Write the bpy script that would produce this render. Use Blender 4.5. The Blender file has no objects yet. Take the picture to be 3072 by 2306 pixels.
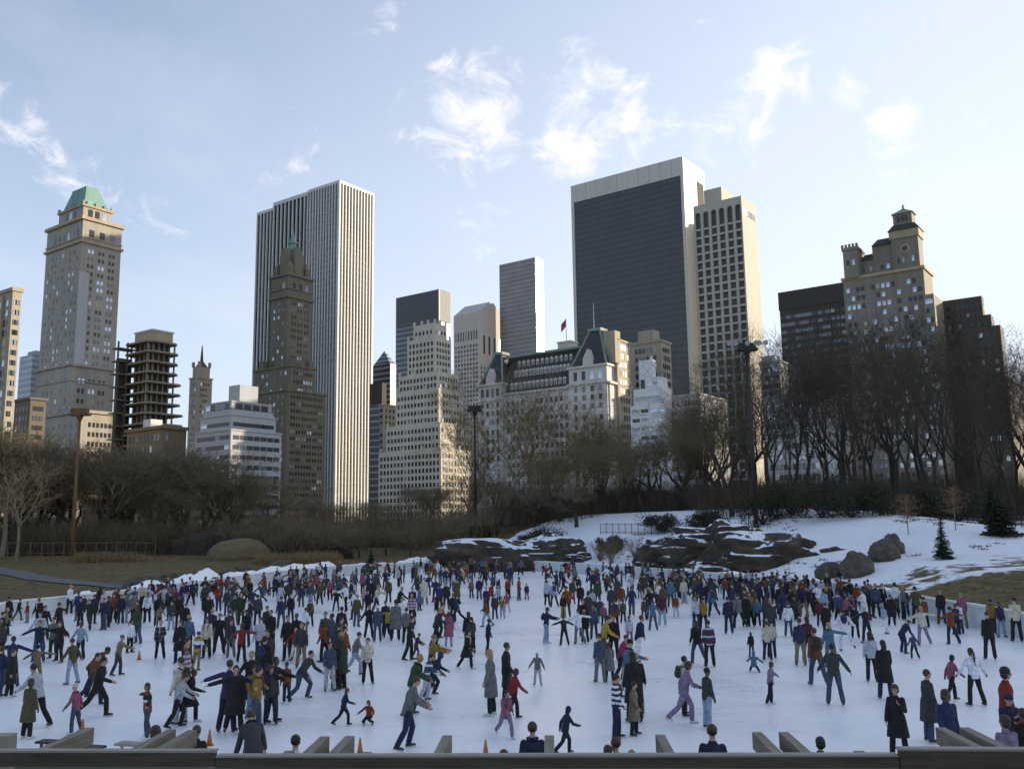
import bpy, bmesh, math, random
import numpy as np
from mathutils import Vector, Matrix, Euler
R=math.radians
rnd=random.Random(7)
scn=bpy.context.scene
COL=scn.collection
# ------------------------------------------------------------------ camera
CAMH=5.25; FPX=2742.0; PITCH=R(8.78); ROLL=R(-0.82)
cam_d=bpy.data.cameras.new('camera'); cam=bpy.data.objects.new('camera',cam_d); COL.objects.link(cam)
CROT=Matrix.Rotation(math.pi/2+PITCH,3,'X')@Matrix.Rotation(ROLL,3,'Z')
cam.matrix_world=Matrix.Translation((0,0,CAMH))@CROT.to_4x4()
cam_d.sensor_width=36; cam_d.lens=36*FPX/3072; cam_d.clip_start=0.1; cam_d.clip_end=6000
scn.camera=cam
K=3072/2211.5
def ray(fx,fy):
    return (CROT@Vector(((fx-1536)/FPX,-(fy-1153)/FPX,-1))).normalized()
def on_z(fx,fy,z):
    d=ray(fx,fy); t=(z-CAMH)/d.z
    return Vector((d.x*t,d.y*t,z))
def at_y(fx,fy,Y):
    d=ray(fx,fy); t=Y/d.y
    return Vector((d.x*t,Y,CAMH+d.z*t))
def dp(x,y): return (x*K,y*K)
# ------------------------------------------------------------------ tagging
def tag(o,label=None,cat=None,group=None,kind=None):
    if label: o['label']=label
    if cat: o['category']=cat
    if group: o['group']=group
    if kind: o['kind']=kind
    return o
def empty(name,loc=(0,0,0),rz=0,**k):
    o=bpy.data.objects.new(name,None); COL.objects.link(o); o.location=loc; o.rotation_euler=(0,0,rz)
    o.empty_display_size=0.3
    return tag(o,**k)
def obj(name,me,parent=None,mat=None,loc=None,**k):
    o=bpy.data.objects.new(name,me); COL.objects.link(o)
    if mat is not None:
        if len(me.materials): me.materials.clear()
        for m in (mat if isinstance(mat,(list,tuple)) else [mat]): me.materials.append(m)
    if parent is not None: o.parent=parent
    if loc is not None: o.location=loc
    return tag(o,**k)
# ------------------------------------------------------------------ mesh collector
class MB:
    def __init__(s): s.v=[]; s.f=[]; s.m=[]
    def add(s,vs,fs,mi=0):
        n=len(s.v); s.v.extend([tuple(v) for v in vs]); s.f.extend([tuple(i+n for i in f) for f in fs]); s.m.extend([mi]*len(fs)); return s
    def box(s,x0,x1,y0,y1,z0,z1,mi=0):
        vs=[(x0,y0,z0),(x1,y0,z0),(x1,y1,z0),(x0,y1,z0),(x0,y0,z1),(x1,y0,z1),(x1,y1,z1),(x0,y1,z1)]
        return s.add(vs,[(0,3,2,1),(4,5,6,7),(0,1,5,4),(1,2,6,5),(2,3,7,6),(3,0,4,7)],mi)
    def frustum(s,a,b,z0,z1,mi=0):   # a,b=(x0,x1,y0,y1) bottom, top
        vs=[(a[0],a[2],z0),(a[1],a[2],z0),(a[1],a[3],z0),(a[0],a[3],z0),(b[0],b[2],z1),(b[1],b[2],z1),(b[1],b[3],z1),(b[0],b[3],z1)]
        return s.add(vs,[(0,3,2,1),(4,5,6,7),(0,1,5,4),(1,2,6,5),(2,3,7,6),(3,0,4,7)],mi)
    def bar(s,p,q,w,h,mi=0,up=(0,0,1)):
        p=Vector(p);q=Vector(q);d=(q-p).normalized();u=Vector(up)
        sd=d.cross(u)
        if sd.length<1e-3: sd=d.cross(Vector((0,1,0)))
        sd.normalize();u=sd.cross(d).normalized()
        vs=[]
        for c in (p,q):
            for a,b in ((-1,-1),(1,-1),(1,1),(-1,1)): vs.append(c+sd*(a*w/2)+u*(b*h/2))
        return s.add(vs,[(0,1,2,3),(7,6,5,4),(0,4,5,1),(1,5,6,2),(2,6,7,3),(3,7,4,0)],mi)
    def tube(s,pts,rs,n=8,mi=0,cap=True):
        pts=[Vector(p) for p in pts]; m=len(pts); vs=[];ref=None
        for i,p in enumerate(pts):
            d=(pts[min(i+1,m-1)]-pts[max(i-1,0)]).normalized()
            if ref is None:
                ref=Vector((1,0,0)) if abs(d.x)<.9 else Vector((0,1,0))
            a=d.cross(ref).normalized();b=d.cross(a).normalized();ref=-b if False else ref
            for k in range(n):
                t=2*math.pi*k/n; r=rs[i]
                r1,r2=(r if isinstance(r,tuple) else (r,r))
                vs.append(p+a*(math.cos(t)*r1)+b*(math.sin(t)*r2))
        fs=[]
        for i in range(m-1):
            for k in range(n):
                k2=(k+1)%n; fs.append((i*n+k,i*n+k2,(i+1)*n+k2,(i+1)*n+k))
        if cap: fs.append(tuple(range(n-1,-1,-1))); fs.append(tuple((m-1)*n+k for k in range(n)))
        return s.add(vs,fs,mi)
    def ell(s,c,r,n=12,m=8,rot=None,mi=0):
        vs=[];fs=[]
        for i in range(m+1):
            ph=math.pi*i/m
            for k in range(n):
                t=2*math.pi*k/n
                v=Vector((r[0]*math.sin(ph)*math.cos(t),r[1]*math.sin(ph)*math.sin(t),r[2]*math.cos(ph)))
                if rot is not None: v=rot@v
                vs.append(Vector(c)+v)
        for i in range(m):
            for k in range(n):
                k2=(k+1)%n
                fs.append((i*n+k,(i+1)*n+k,(i+1)*n+k2,i*n+k2))
        # merge poles
        return s.add(vs,fs,mi)
    def mesh(s,name,smooth=False,weld=0):
        me=bpy.data.meshes.new(name); me.from_pydata(s.v,[],s.f)
        if any(s.m): me.polygons.foreach_set('material_index',s.m)
        if weld:
            bm=bmesh.new(); bm.from_mesh(me); bmesh.ops.remove_doubles(bm,verts=bm.verts,dist=weld)
            bmesh.ops.recalc_face_normals(bm,faces=bm.faces); bm.to_mesh(me); bm.free()
        if smooth: me.polygons.foreach_set('use_smooth',[True]*len(me.polygons))
        me.update(); return me
    def build(s,name,mat,parent=None,smooth=False,weld=0,**k):
        return obj(name,s.mesh(name,smooth,weld),parent,mat,**k)
# ------------------------------------------------------------------ materials
def newmat(name):
    m=bpy.data.materials.new(name); m.use_nodes=True; nt=m.node_tree
    return m,nt,nt.nodes['Principled BSDF']
def N(nt,t,**k):
    n=nt.nodes.new(t)
    for a,b in k.items(): setattr(n,a,b)
    return n
def noise(nt,scale,detail=4,vec='Object',rough=.6,sc=None):
    tc=N(nt,'ShaderNodeTexCoord'); n=N(nt,'ShaderNodeTexNoise')
    n.inputs['Scale'].default_value=scale; n.inputs['Detail'].default_value=detail; n.inputs['Roughness'].default_value=rough
    if sc:
        mp=N(nt,'ShaderNodeMapping'); mp.inputs['Scale'].default_value=sc
        nt.links.new(tc.outputs[vec],mp.inputs[0]); nt.links.new(mp.outputs[0],n.inputs['Vector'])
    else: nt.links.new(tc.outputs[vec],n.inputs['Vector'])
    return n
def ramp(nt,src,stops):
    r=N(nt,'ShaderNodeValToRGB'); e=r.color_ramp.elements
    while len(e)<len(stops): e.new(.5)
    for el,(p,c) in zip(e,stops): el.position=p; el.color=(*c,1) if len(c)==3 else c
    nt.links.new(src,r.inputs[0]); return r
def bump(nt,src,bsdf,st,dist=.05):
    b=N(nt,'ShaderNodeBump'); b.inputs['Strength'].default_value=st; b.inputs['Distance'].default_value=dist
    nt.links.new(src,b.inputs['Height']); nt.links.new(b.outputs[0],bsdf.inputs['Normal'])
def simple(name,c,rough=.8,var=.18,scale=3,metal=0,sc=None,bmp=0,spec=None,vec='Object'):
    m,nt,b=newmat(name)
    n=noise(nt,scale,5,sc=sc,vec=vec)
    lo=tuple(x*(1-var) for x in c); hi=tuple(min(1,x*(1+var)) for x in c)
    r=ramp(nt,n.outputs[0],[(.3,lo),(.7,hi)])
    nt.links.new(r.outputs[0],b.inputs['Base Color'])
    b.inputs['Roughness'].default_value=rough; b.inputs['Metallic'].default_value=metal
    if spec is not None: b.inputs['Specular IOR Level'].default_value=spec
    if bmp: bump(nt,n.outputs[0],b,bmp)
    return m
def masonry(name,c,var=.14,streak=.25,rough=.85,brick=True,course=.6):
    """stone or brick wall: soot streaks running down plus fine courses"""
    m,nt,b=newmat(name)
    n1=noise(nt,.05,5,sc=(1,1,.25)); n2=noise(nt,.5,4,sc=(1,1,.06))
    mx=N(nt,'ShaderNodeMath',operation='MULTIPLY'); nt.links.new(n1.outputs[0],mx.inputs[0]); nt.links.new(n2.outputs[0],mx.inputs[1])
    r=ramp(nt,mx.outputs[0],[(.12,tuple(x*(1-streak) for x in c)),(.3,c),(.45,tuple(min(1,x*(1+var)) for x in c))])
    out=r.outputs[0]
    if brick:
        tc=N(nt,'ShaderNodeTexCoord'); sx=N(nt,'ShaderNodeSeparateXYZ'); nt.links.new(tc.outputs['Object'],sx.inputs[0])
        w=N(nt,'ShaderNodeMath',operation='MULTIPLY'); w.inputs[1].default_value=1/course; nt.links.new(sx.outputs[2],w.inputs[0])
        fr=N(nt,'ShaderNodeMath',operation='FRACT'); nt.links.new(w.outputs[0],fr.inputs[0])
        rr=ramp(nt,fr.outputs[0],[(.0,(.8,.8,.8)),(.12,(1,1,1))])
        mm=N(nt,'ShaderNodeMixRGB',blend_type='MULTIPLY'); mm.inputs[0].default_value=.6
        nt.links.new(out,mm.inputs[1]); nt.links.new(rr.outputs[0],mm.inputs[2]); out=mm.outputs[0]
    nt.links.new(out,b.inputs['Base Color']); b.inputs['Roughness'].default_value=rough
    return m
def glass(name,c,rough=.08,spec=.8,metal=0):
    m,nt,b=newmat(name)
    n=noise(nt,.35,2)
    r=ramp(nt,n.outputs[0],[(.35,tuple(x*.6 for x in c)),(.65,tuple(x*1.3 for x in c))]); nt.links.new(r.outputs[0],b.inputs['Base Color'])
    b.inputs['Roughness'].default_value=rough; b.inputs['Specular IOR Level'].default_value=spec; b.inputs['Metallic'].default_value=metal
    return m
# ------------------------------------------------------------------ light
SUN_AZ=70; SUN_EL=13.8
sd=bpy.data.lights.new('sun','SUN'); sun=bpy.data.objects.new('sun',sd); COL.objects.link(sun)
sd.energy=4.4; sd.angle=R(.5); sd.color=(1,.84,.62)
svec=Vector((math.sin(R(SUN_AZ))*math.cos(R(SUN_EL)),math.cos(R(SUN_AZ))*math.cos(R(SUN_EL)),math.sin(R(SUN_EL))))
sun.rotation_euler=svec.to_track_quat('Z','Y').to_euler()
sun.location=(0,0,300)
w=bpy.data.worlds.new('World'); scn.world=w; w.use_nodes=True; nt=w.node_tree; nt.nodes.clear()
out=N(nt,'ShaderNodeOutputWorld'); bg=N(nt,'ShaderNodeBackground'); sky=N(nt,'ShaderNodeTexSky')
sky.sky_type='NISHITA'; sky.sun_disc=False; sky.sun_elevation=R(SUN_EL); sky.sun_rotation=R(SUN_AZ)
sky.air_density=1.0; sky.dust_density=1.2; sky.ozone_density=2.0; sky.altitude=0
tc=N(nt,'ShaderNodeTexCoord')
# thin clouds: soft patches round fixed compass directions, broken up by noise
def dirmask(fx,fy,rad,soft):
    d=ray(fx,fy)
    dt=N(nt,'ShaderNodeVectorMath',operation='DISTANCE'); nt.links.new(tc.outputs['Generated'],dt.inputs[0]); dt.inputs[1].default_value=d
    mr=N(nt,'ShaderNodeMapRange'); mr.interpolation_type='SMOOTHSTEP'
    mr.inputs['From Min'].default_value=rad*(1+soft); mr.inputs['From Max'].default_value=rad*(1-soft)
    nt.links.new(dt.outputs['Value'],mr.inputs['Value']); return mr.outputs[0]
def wnoise(scale,detail,sc,rough=.6,dist=0,loc=(0,0,0)):
    mp=N(nt,'ShaderNodeMapping'); mp.inputs['Scale'].default_value=sc; mp.inputs['Location'].default_value=loc
    mp.inputs['Rotation'].default_value=(0,R(-20),0)
    nt.links.new(tc.outputs['Generated'],mp.inputs[0])
    n=N(nt,'ShaderNodeTexNoise'); n.inputs['Scale'].default_value=scale; n.inputs['Detail'].default_value=detail; n.inputs['Roughness'].default_value=rough
    n.inputs['Distortion'].default_value=dist
    nt.links.new(mp.outputs[0],n.inputs['Vector']); return n.outputs[0]
def mth(op,a,b=None,c=None):
    m=N(nt,'ShaderNodeMath',operation=op)
    for i,x in enumerate((a,b,c)):
        if x is None: continue
        if isinstance(x,(int,float)): m.inputs[i].default_value=x
        else: nt.links.new(x,m.inputs[i])
    return m.outputs[0]
acc=None
for fx,fy,rad,wt in [(1390,330,.085,.9),(1330,240,.06,.6),(1440,400,.05,.7),(1740,330,.08,.72),(1700,430,.055,.8),(1870,340,.07,.78),(1980,350,.055,.6),(2260,340,.07,.7),(2330,230,.055,.75),(2140,420,.06,.6),(1730,160,.04,.6),(110,420,.05,.62),(230,500,.05,.6),(400,600,.06,.6),(80,380,.04,.7),(2700,410,.05,.8),(2530,270,.035,.75),(900,520,.05,.45),(920,360,.04,.42),(940,430,.05,.42),(1440,680,.045,.7),(1380,480,.05,.6),(1240,30,.1,.42),(1080,330,.05,.45),(40,310,.05,.6),(3000,260,.04,.4),(2900,380,.05,.45),(2050,140,.09,.35),(2480,520,.1,.3),(640,150,.12,.25),(700,450,.1,.3)]:
    m_=mth('MULTIPLY',dirmask(fx,fy,rad*.82,.95),wt)
    acc=m_ if acc is None else mth('MAXIMUM',acc,m_)
n1=wnoise(17,11,(1,1,1.35),.66,.5); n2=wnoise(2.2,6,(1,1,2.6),.6,.3,(3,1,2))
c1=mth('ADD',mth('MULTIPLY',acc,.55),n1)
mr=N(nt,'ShaderNodeMapRange'); mr.interpolation_type='SMOOTHSTEP'; mr.inputs['From Min'].default_value=.765; mr.inputs['From Max'].default_value=1.07; nt.links.new(c1,mr.inputs['Value'])
mr2=N(nt,'ShaderNodeMapRange'); mr2.interpolation_type='SMOOTHSTEP'; mr2.inputs['From Min'].default_value=.46; mr2.inputs['From Max'].default_value=.78; mr2.inputs['To Max'].default_value=.16; nt.links.new(n2,mr2.inputs['Value'])
cl=mth('MINIMUM',mth('ADD',mr.outputs[0],mr2.outputs[0]),1)
# whitish veil: thicker low down and towards the sun's side
sx=N(nt,'ShaderNodeSeparateXYZ'); nt.links.new(tc.outputs['Generated'],sx.inputs[0])
veil=N(nt,'ShaderNodeMapRange'); veil.inputs['From Min'].default_value=.62; veil.inputs['From Max'].default_value=.0; veil.inputs['To Min'].default_value=0.12; veil.inputs['To Max'].default_value=.74
nt.links.new(sx.outputs[2],veil.inputs['Value'])
sdv=N(nt,'ShaderNodeVectorMath',operation='DOT_PRODUCT'); nt.links.new(tc.outputs['Generated'],sdv.inputs[0]); sdv.inputs[1].default_value=svec
vr=N(nt,'ShaderNodeMapRange'); vr.inputs['From Min'].default_value=.0; vr.inputs['From Max'].default_value=.75; vr.inputs['To Max'].default_value=.5; nt.links.new(sdv.outputs['Value'],vr.inputs['Value'])
vt=mth('MINIMUM',mth('ADD',veil.outputs[0],vr.outputs[0]),.92)
tintm=N(nt,'ShaderNodeMixRGB',blend_type='MULTIPLY'); tintm.inputs[0].default_value=1
nt.links.new(sky.outputs[0],tintm.inputs[1]); SKYT=tintm
mixv=N(nt,'ShaderNodeMixRGB'); nt.links.new(vt,mixv.inputs[0]); nt.links.new(tintm.outputs[0],mixv.inputs[1]); 
mixc=N(nt,'ShaderNodeMixRGB'); nt.links.new(cl,mixc.inputs[0]); nt.links.new(mixv.outputs[0],mixc.inputs[1]); 
nt.links.new(mixc.outputs[0],bg.inputs[0]); nt.links.new(bg.outputs[0],out.inputs[0])
SKYT.inputs[2].default_value=(1.0,1.08,1.22,1)
mixv.inputs[2].default_value=(5.05,5.5,6.2,1); mixc.inputs[2].default_value=(6.1,6.0,6.3,1)
bg.inputs[1].default_value=.1
scn.view_settings.view_transform='Standard'; scn.view_settings.look='None'; scn.view_settings.gamma=1
scn.view_settings.exposure=0.87
scn.render.engine='CYCLES'
# ------------------------------------------------------------------ rink and ground
WB=[(-2.0,629),(0,621),(40,617),(80,612),(127,606),(165,600),(197,595.5),(240,588),(290,581),(340,576),(380,573.5),(418,572),(470,570.5),(511,570),(550,571.5),(581,573.6),(640,579),(709,586),(770,592),(832,599),(880,608),(907,613.7),(936,621),(982,629),(1024,639),(1060,650)]
rk=[on_z(x*3,y*3,0) for x,y in WB]
near=[(36,31),(33,24),(25,17.9),(0,17.0),(-24,17.9),(-34,24),(-40,34)]
rink=[(p.x,p.y) for p in rk]+near
rp=np.array(rink)
def smooth_poly(p,it=2):
    for _ in range(it):
        q=np.roll(p,-1,0); p=np.stack([.75*p+.25*q,.25*p+.75*q],1).reshape(-1,2)
    return p
rp=smooth_poly(rp,2)
def seg_dist(P):
    a=rp; b=np.roll(rp,-1,0); d=b-a; L=(d**2).sum(1)
    best=np.full(len(P),1e9); inside=np.zeros(len(P),bool)
    for i in range(len(a)):
        t=np.clip(((P-a[i])@d[i])/max(L[i],1e-9),0,1); c=a[i]+t[:,None]*d[i]
        best=np.minimum(best,np.hypot(*(P-c).T))
        cond=((a[i,1]>P[:,1])!=(b[i,1]>P[:,1]))
        with np.errstate(divide='ignore',invalid='ignore'):
            xi=(b[i,0]-a[i,0])*(P[:,1]-a[i,1])/(b[i,1]-a[i,1]+1e-12)+a[i,0]
        inside^=cond&(P[:,0]<xi)
    return best,inside
AZ=np.array([-60,-35,-17,-6,0,5.6,16.7,24,30,60.]); DD=np.array([0,3,10,25,50,100,250,600.])
ZT=np.array([[.3,.5,.9,1.5,2.2,3,4.5,5],[.3,.5,.9,1.5,2.2,3,4.5,5],[.3,.6,1.1,1.5,2.3,3.6,4.8,5],[.3,.6,1.3,2.3,3.4,4.4,5.2,5],
 [.4,.9,2.9,5.1,5.1,5.3,6,6],[.4,1.1,3.8,7.0,6.7,7,8,8],[.4,1.0,3.0,6.7,6.9,7.4,9,9],[.4,.9,2.4,5.5,6.2,7,9,9],[.4,.8,1.7,3.8,5.2,6.8,9,9],[.4,.8,1.7,3.6,5,6.5,9,9]])
def vnoise(x,y,s,seed=0):
    x=x/s+seed*17.3;y=y/s+seed*9.1
    xi=np.floor(x).astype(int);yi=np.floor(y).astype(int);fx=x-xi;fy=y-yi;fx=fx*fx*(3-2*fx);fy=fy*fy*(3-2*fy)
    h=lambda a,b:(np.sin(a*127.1+b*311.7+seed*74.7)*43758.5453)%1
    return (h(xi,yi)*(1-fx)+h(xi+1,yi)*fx)*(1-fy)+(h(xi,yi+1)*(1-fx)+h(xi+1,yi+1)*fx)*fy
def ground_z(X,Y,full=False):
    X=np.atleast_1d(np.asarray(X,float));Y=np.atleast_1d(np.asarray(Y,float))
    d,ins=seg_dist(np.stack([X,Y],1)); az=np.degrees(np.arctan2(X,np.maximum(Y,1e-3)))
    ia=np.clip(np.searchsorted(AZ,az)-1,0,len(AZ)-2); ta=np.clip((az-AZ[ia])/(AZ[ia+1]-AZ[ia]),0,1)
    idd=np.clip(np.searchsorted(DD,d)-1,0,len(DD)-2); td=np.clip((d-DD[idd])/(DD[idd+1]-DD[idd]),0,1)
    td=td*td*(3-2*td)*.5+td*.5
    z=(ZT[ia,idd]*(1-td)+ZT[ia,idd+1]*td)*(1-ta)+(ZT[ia+1,idd]*(1-td)+ZT[ia+1,idd+1]*td)*ta
    f=np.clip((Y-20)/16,0,1); f=f*f*(3-2*f)
    z=z*f+(vnoise(X,Y,9,1)-.5)*.5*np.clip(d/8,0,1)*f+(vnoise(X,Y,3,2)-.5)*.16*np.clip(d/3,0,1)*f
    z=np.where(ins,-.25,np.maximum(z,.02)*np.clip(d/.8,0,1)-.25*(1-np.clip(d/.8,0,1)))
    if full: return z,d,ins,az
    return z
def gz(x,y): return float(ground_z(x,y)[0])
def snow_cover(az,d):
    """1 = snow lies, 0 = bare ground"""
    top=np.interp(az,[-8,-5,-2,0,3,5,8,16,24,32],[0,3,9,17,27,30,31,31,34,36])
    low=np.interp(az,[-8,14,17,20,23,26,30,40],[-5,-5,-1,2,5,9,15,18])
    s=np.clip((top-d)/3+.5,0,1)*np.clip((d-low)/11+.5,0,1)
    far=np.where((d>33)&(az>-14),.33,0); farL=np.where((d>40)&(az<=-14),.18,0)
    return np.maximum(s,np.maximum(far,farL))
# non-uniform grid: dense near, out to the horizon
def axis(lo,hi,step,far,grow=1.18):
    a=list(np.arange(lo,hi+1e-6,step)); s=step
    while a[-1]<far: s*=grow; a.append(a[-1]+s)
    s=step; b=[]; c=lo
    while c>-far: s*=grow; c-=s; b.append(c)
    return np.array(b[::-1]+a)
gx=axis(-110,110,1.0,2500); gy=axis(-2,170,1.0,2500)
GX,GY=np.meshgrid(gx,gy); fxx=GX.ravel(); fyy=GY.ravel()
z,d,ins,az=ground_z(fxx,fyy,True)
nx,ny=len(gx),len(gy)
me=bpy.data.meshes.new('ground'); idx=np.arange(nx*ny).reshape(ny,nx)
q=np.stack([idx[:-1,:-1],idx[:-1,1:],idx[1:,1:],idx[1:,:-1]],-1).reshape(-1,4)
me.from_pydata(np.stack([fxx,fyy,z],1).tolist(),[],q.tolist())
at=me.attributes.new('snow','FLOAT','POINT')
sc_=snow_cover(az,d); sc_=np.where((fyy<25)|ins,0,sc_)*np.where(sc_>.4,.60+.22*vnoise(fxx,fyy,6,6),1.15); at.data.foreach_set('value',sc_.astype(np.float32))
me.polygons.foreach_set('use_smooth',[True]*len(me.polygons))
def ground_mat():
    m,nt,b=newmat('park_ground')
    n=noise(nt,.22,8,rough=.62); n2=noise(nt,1.6,8,rough=.75); n3=noise(nt,.9,6)
    tc=N(nt,'ShaderNodeTexCoord')
    gr=ramp(nt,n2.outputs[0],[(.32,(.045,.034,.015)),(.5,(.125,.095,.045)),(.68,(.24,.19,.10))])
    a=N(nt,'ShaderNodeAttribute'); a.attribute_name='snow'
    ad=N(nt,'ShaderNodeMath',operation='MULTIPLY_ADD'); nt.links.new(a.outputs['Fac'],ad.inputs[0]); ad.inputs[1].default_value=1.0
    s=N(nt,'ShaderNodeMath',operation='MULTIPLY_ADD'); nt.links.new(n3.outputs[0],s.inputs[0]); s.inputs[1].default_value=.45; 
    nt.links.new(n.outputs[0],s.inputs[2]); 
    nt.links.new(s.outputs[0],ad.inputs[2])
    mr=N(nt,'ShaderNodeMapRange'); mr.inputs['From Min'].default_value=1.10; mr.inputs['From Max'].default_value=1.17; nt.links.new(ad.outputs[0],mr.inputs['Value'])
    sn=ramp(nt,n2.outputs[0],[(.3,(.76,.79,.85)),(.7,(.90,.91,.94))])
    mx=N(nt,'ShaderNodeMixRGB'); nt.links.new(mr.outputs[0],mx.inputs[0]); nt.links.new(gr.outputs[0],mx.inputs[1]); nt.links.new(sn.outputs[0],mx.inputs[2])
    nt.links.new(mx.outputs[0],b.inputs['Base Color']); b.inputs['Roughness'].default_value=.9; b.inputs['Specular IOR Level'].default_value=.15
    bp=N(nt,'ShaderNodeBump'); bp.inputs['Strength'].default_value=.7; bp.inputs['Distance'].default_value=.25
    h=N(nt,'ShaderNodeMath',operation='MULTIPLY_ADD'); nt.links.new(mr.outputs[0],h.inputs[0]); h.inputs[1].default_value=.5; nt.links.new(n2.outputs[0],h.inputs[2])
    nt.links.new(h.outputs[0],bp.inputs['Height']); nt.links.new(bp.outputs[0],b.inputs['Normal'])
    return m
MG=ground_mat()
obj('ground',me,None,MG,kind='structure')
# ice sheet
def ice_mat():
    m,nt,b=newmat('skated_ice')
    n=noise(nt,.12,6,rough=.6); f=noise(nt,1.1,10,rough=.8,sc=(1,2.2,1)); g=noise(nt,14,6,rough=.7,sc=(.35,1.4,1))
    mx=N(nt,'ShaderNodeMath',operation='MULTIPLY_ADD'); nt.links.new(f.outputs[0],mx.inputs[0]); mx.inputs[1].default_value=.7; nt.links.new(n.outputs[0],mx.inputs[2])
    r=ramp(nt,mx.outputs[0],[(.5,(.70,.74,.82)),(.75,(.84,.86,.90)),(1.0,(.92,.93,.95))])
    g2=noise(nt,11,7,rough=.75,sc=(1.6,.22,1)); g3=noise(nt,16,5,rough=.7,sc=(1,.9,1)); ml=N(nt,'ShaderNodeMath',operation='MINIMUM'); nt.links.new(g.outputs[0],ml.inputs[0]); nt.links.new(g2.outputs[0],ml.inputs[1])
    m4=N(nt,'ShaderNodeMath',operation='MULTIPLY_ADD'); nt.links.new(g3.outputs[0],m4.inputs[0]); m4.inputs[1].default_value=.12; nt.links.new(ml.outputs[0],m4.inputs[2])
    gg=ramp(nt,m4.outputs[0],[(.36,(.62,.67,.74)),(.50,(1,1,1))])
    mm=N(nt,'ShaderNodeMixRGB',blend_type='MULTIPLY'); mm.inputs[0].default_value=.45; nt.links.new(r.outputs[0],mm.inputs[1]); nt.links.new(gg.outputs[0],mm.inputs[2])
    # scuffed dirty puddle area by the cone
    nt.links.new(mm.outputs[0],b.inputs['Base Color'])
    rr=ramp(nt,mx.outputs[0],[(.5,(.14,)*3),(.85,(.36,)*3)]); nt.links.new(rr.outputs[0],b.inputs['Roughness'])
    b.inputs['Specular IOR Level'].default_value=.45
    bump(nt,g.outputs[0],b,.12,.01)
    return m
MICE=ice_mat()
bm=bmesh.new(); vs=[bm.verts.new((x,y,0)) for x,y in rp]; bm.faces.new(vs); me=bpy.data.meshes.new('ice'); bm.to_mesh(me); bm.free()
obj('ice',me,None,MICE,kind='structure')
# rink wall: pale boards with a rounded cap, swept round the rink
def sweep_ring(prof,name,mat,i0,i1,hvar=None):
    n=len(rp); mb=MB(); rows=[]
    ids=[i%n for i in range(i0,i1+1)]
    cen=rp.mean(0)
    for k,i in enumerate(ids):
        a=rp[(i-1)%n]; b=rp[(i+1)%n]; t=(b-a)/np.linalg.norm(b-a); nrm=np.array([t[1],-t[0]])
        # outward normal
        if np.dot(nrm,rp[i]-cen)<0: nrm=-nrm
        rows.append([(rp[i][0]+nrm[0]*o,rp[i][1]+nrm[1]*o,zz*(hvar(k) if hvar else 1)) for o,zz in prof])
    m=len(prof); mb.v=[p for r in rows for p in r]
    for k in range(len(rows)-1):
        for j in range(m-1): mb.f.append((k*m+j,k*m+j+1,(k+1)*m+j+1,(k+1)*m+j)); mb.m.append(0)
    mb.f.append(tuple(range(m))); mb.m.append(0); mb.f.append(tuple((len(rows)-1)*m+j for j in range(m-1,-1,-1))); mb.m.append(0)
    me=mb.mesh(name); bm=bmesh.new(); bm.from_mesh(me); bmesh.ops.recalc_face_normals(bm,faces=bm.faces); bm.to_mesh(me); bm.free()
    return me
MWALL=simple('painted_rink_boards',(.52,.56,.56),.55,.12,1.2,sc=(1,1,3))
MCAP=simple('rink_wall_cap',(.68,.70,.70),.5,.1,2)
nr=len(rp); nfar=len(WB)*4
wroot=empty('rink_wall',(0,0,0),label='pale grey curved boards closing the far side of the ice, snow along the top',cat='wall')
obj('board_panel',sweep_ring([(0,-.02),(0,1.08),(.16,1.08),(.16,-.02)],'board_panel',MWALL,0,nfar-1),wroot,MWALL)
obj('wall_cap',sweep_ring([(-.03,1.084),(-.03,1.15),(.0,1.18),(.18,1.18),(.21,1.15),(.21,1.084)],'wall_cap',MCAP,0,nfar-1),wroot,MCAP)
nroot=empty('rink_wall',(0,0,0),label='low pale boards closing the near edge of the ice behind the timber beam',cat='wall')
obj('board_panel',sweep_ring([(0,-.02),(0,.9),(.16,.9),(.16,-.02)],'board_panel',MWALL,nfar,nr-1),nroot,MWALL)
obj('wall_cap',sweep_ring([(-.03,.904),(-.03,.96),(.21,.96),(.21,.904)],'wall_cap',MCAP,nfar,nr-1),nroot,MCAP)
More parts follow.
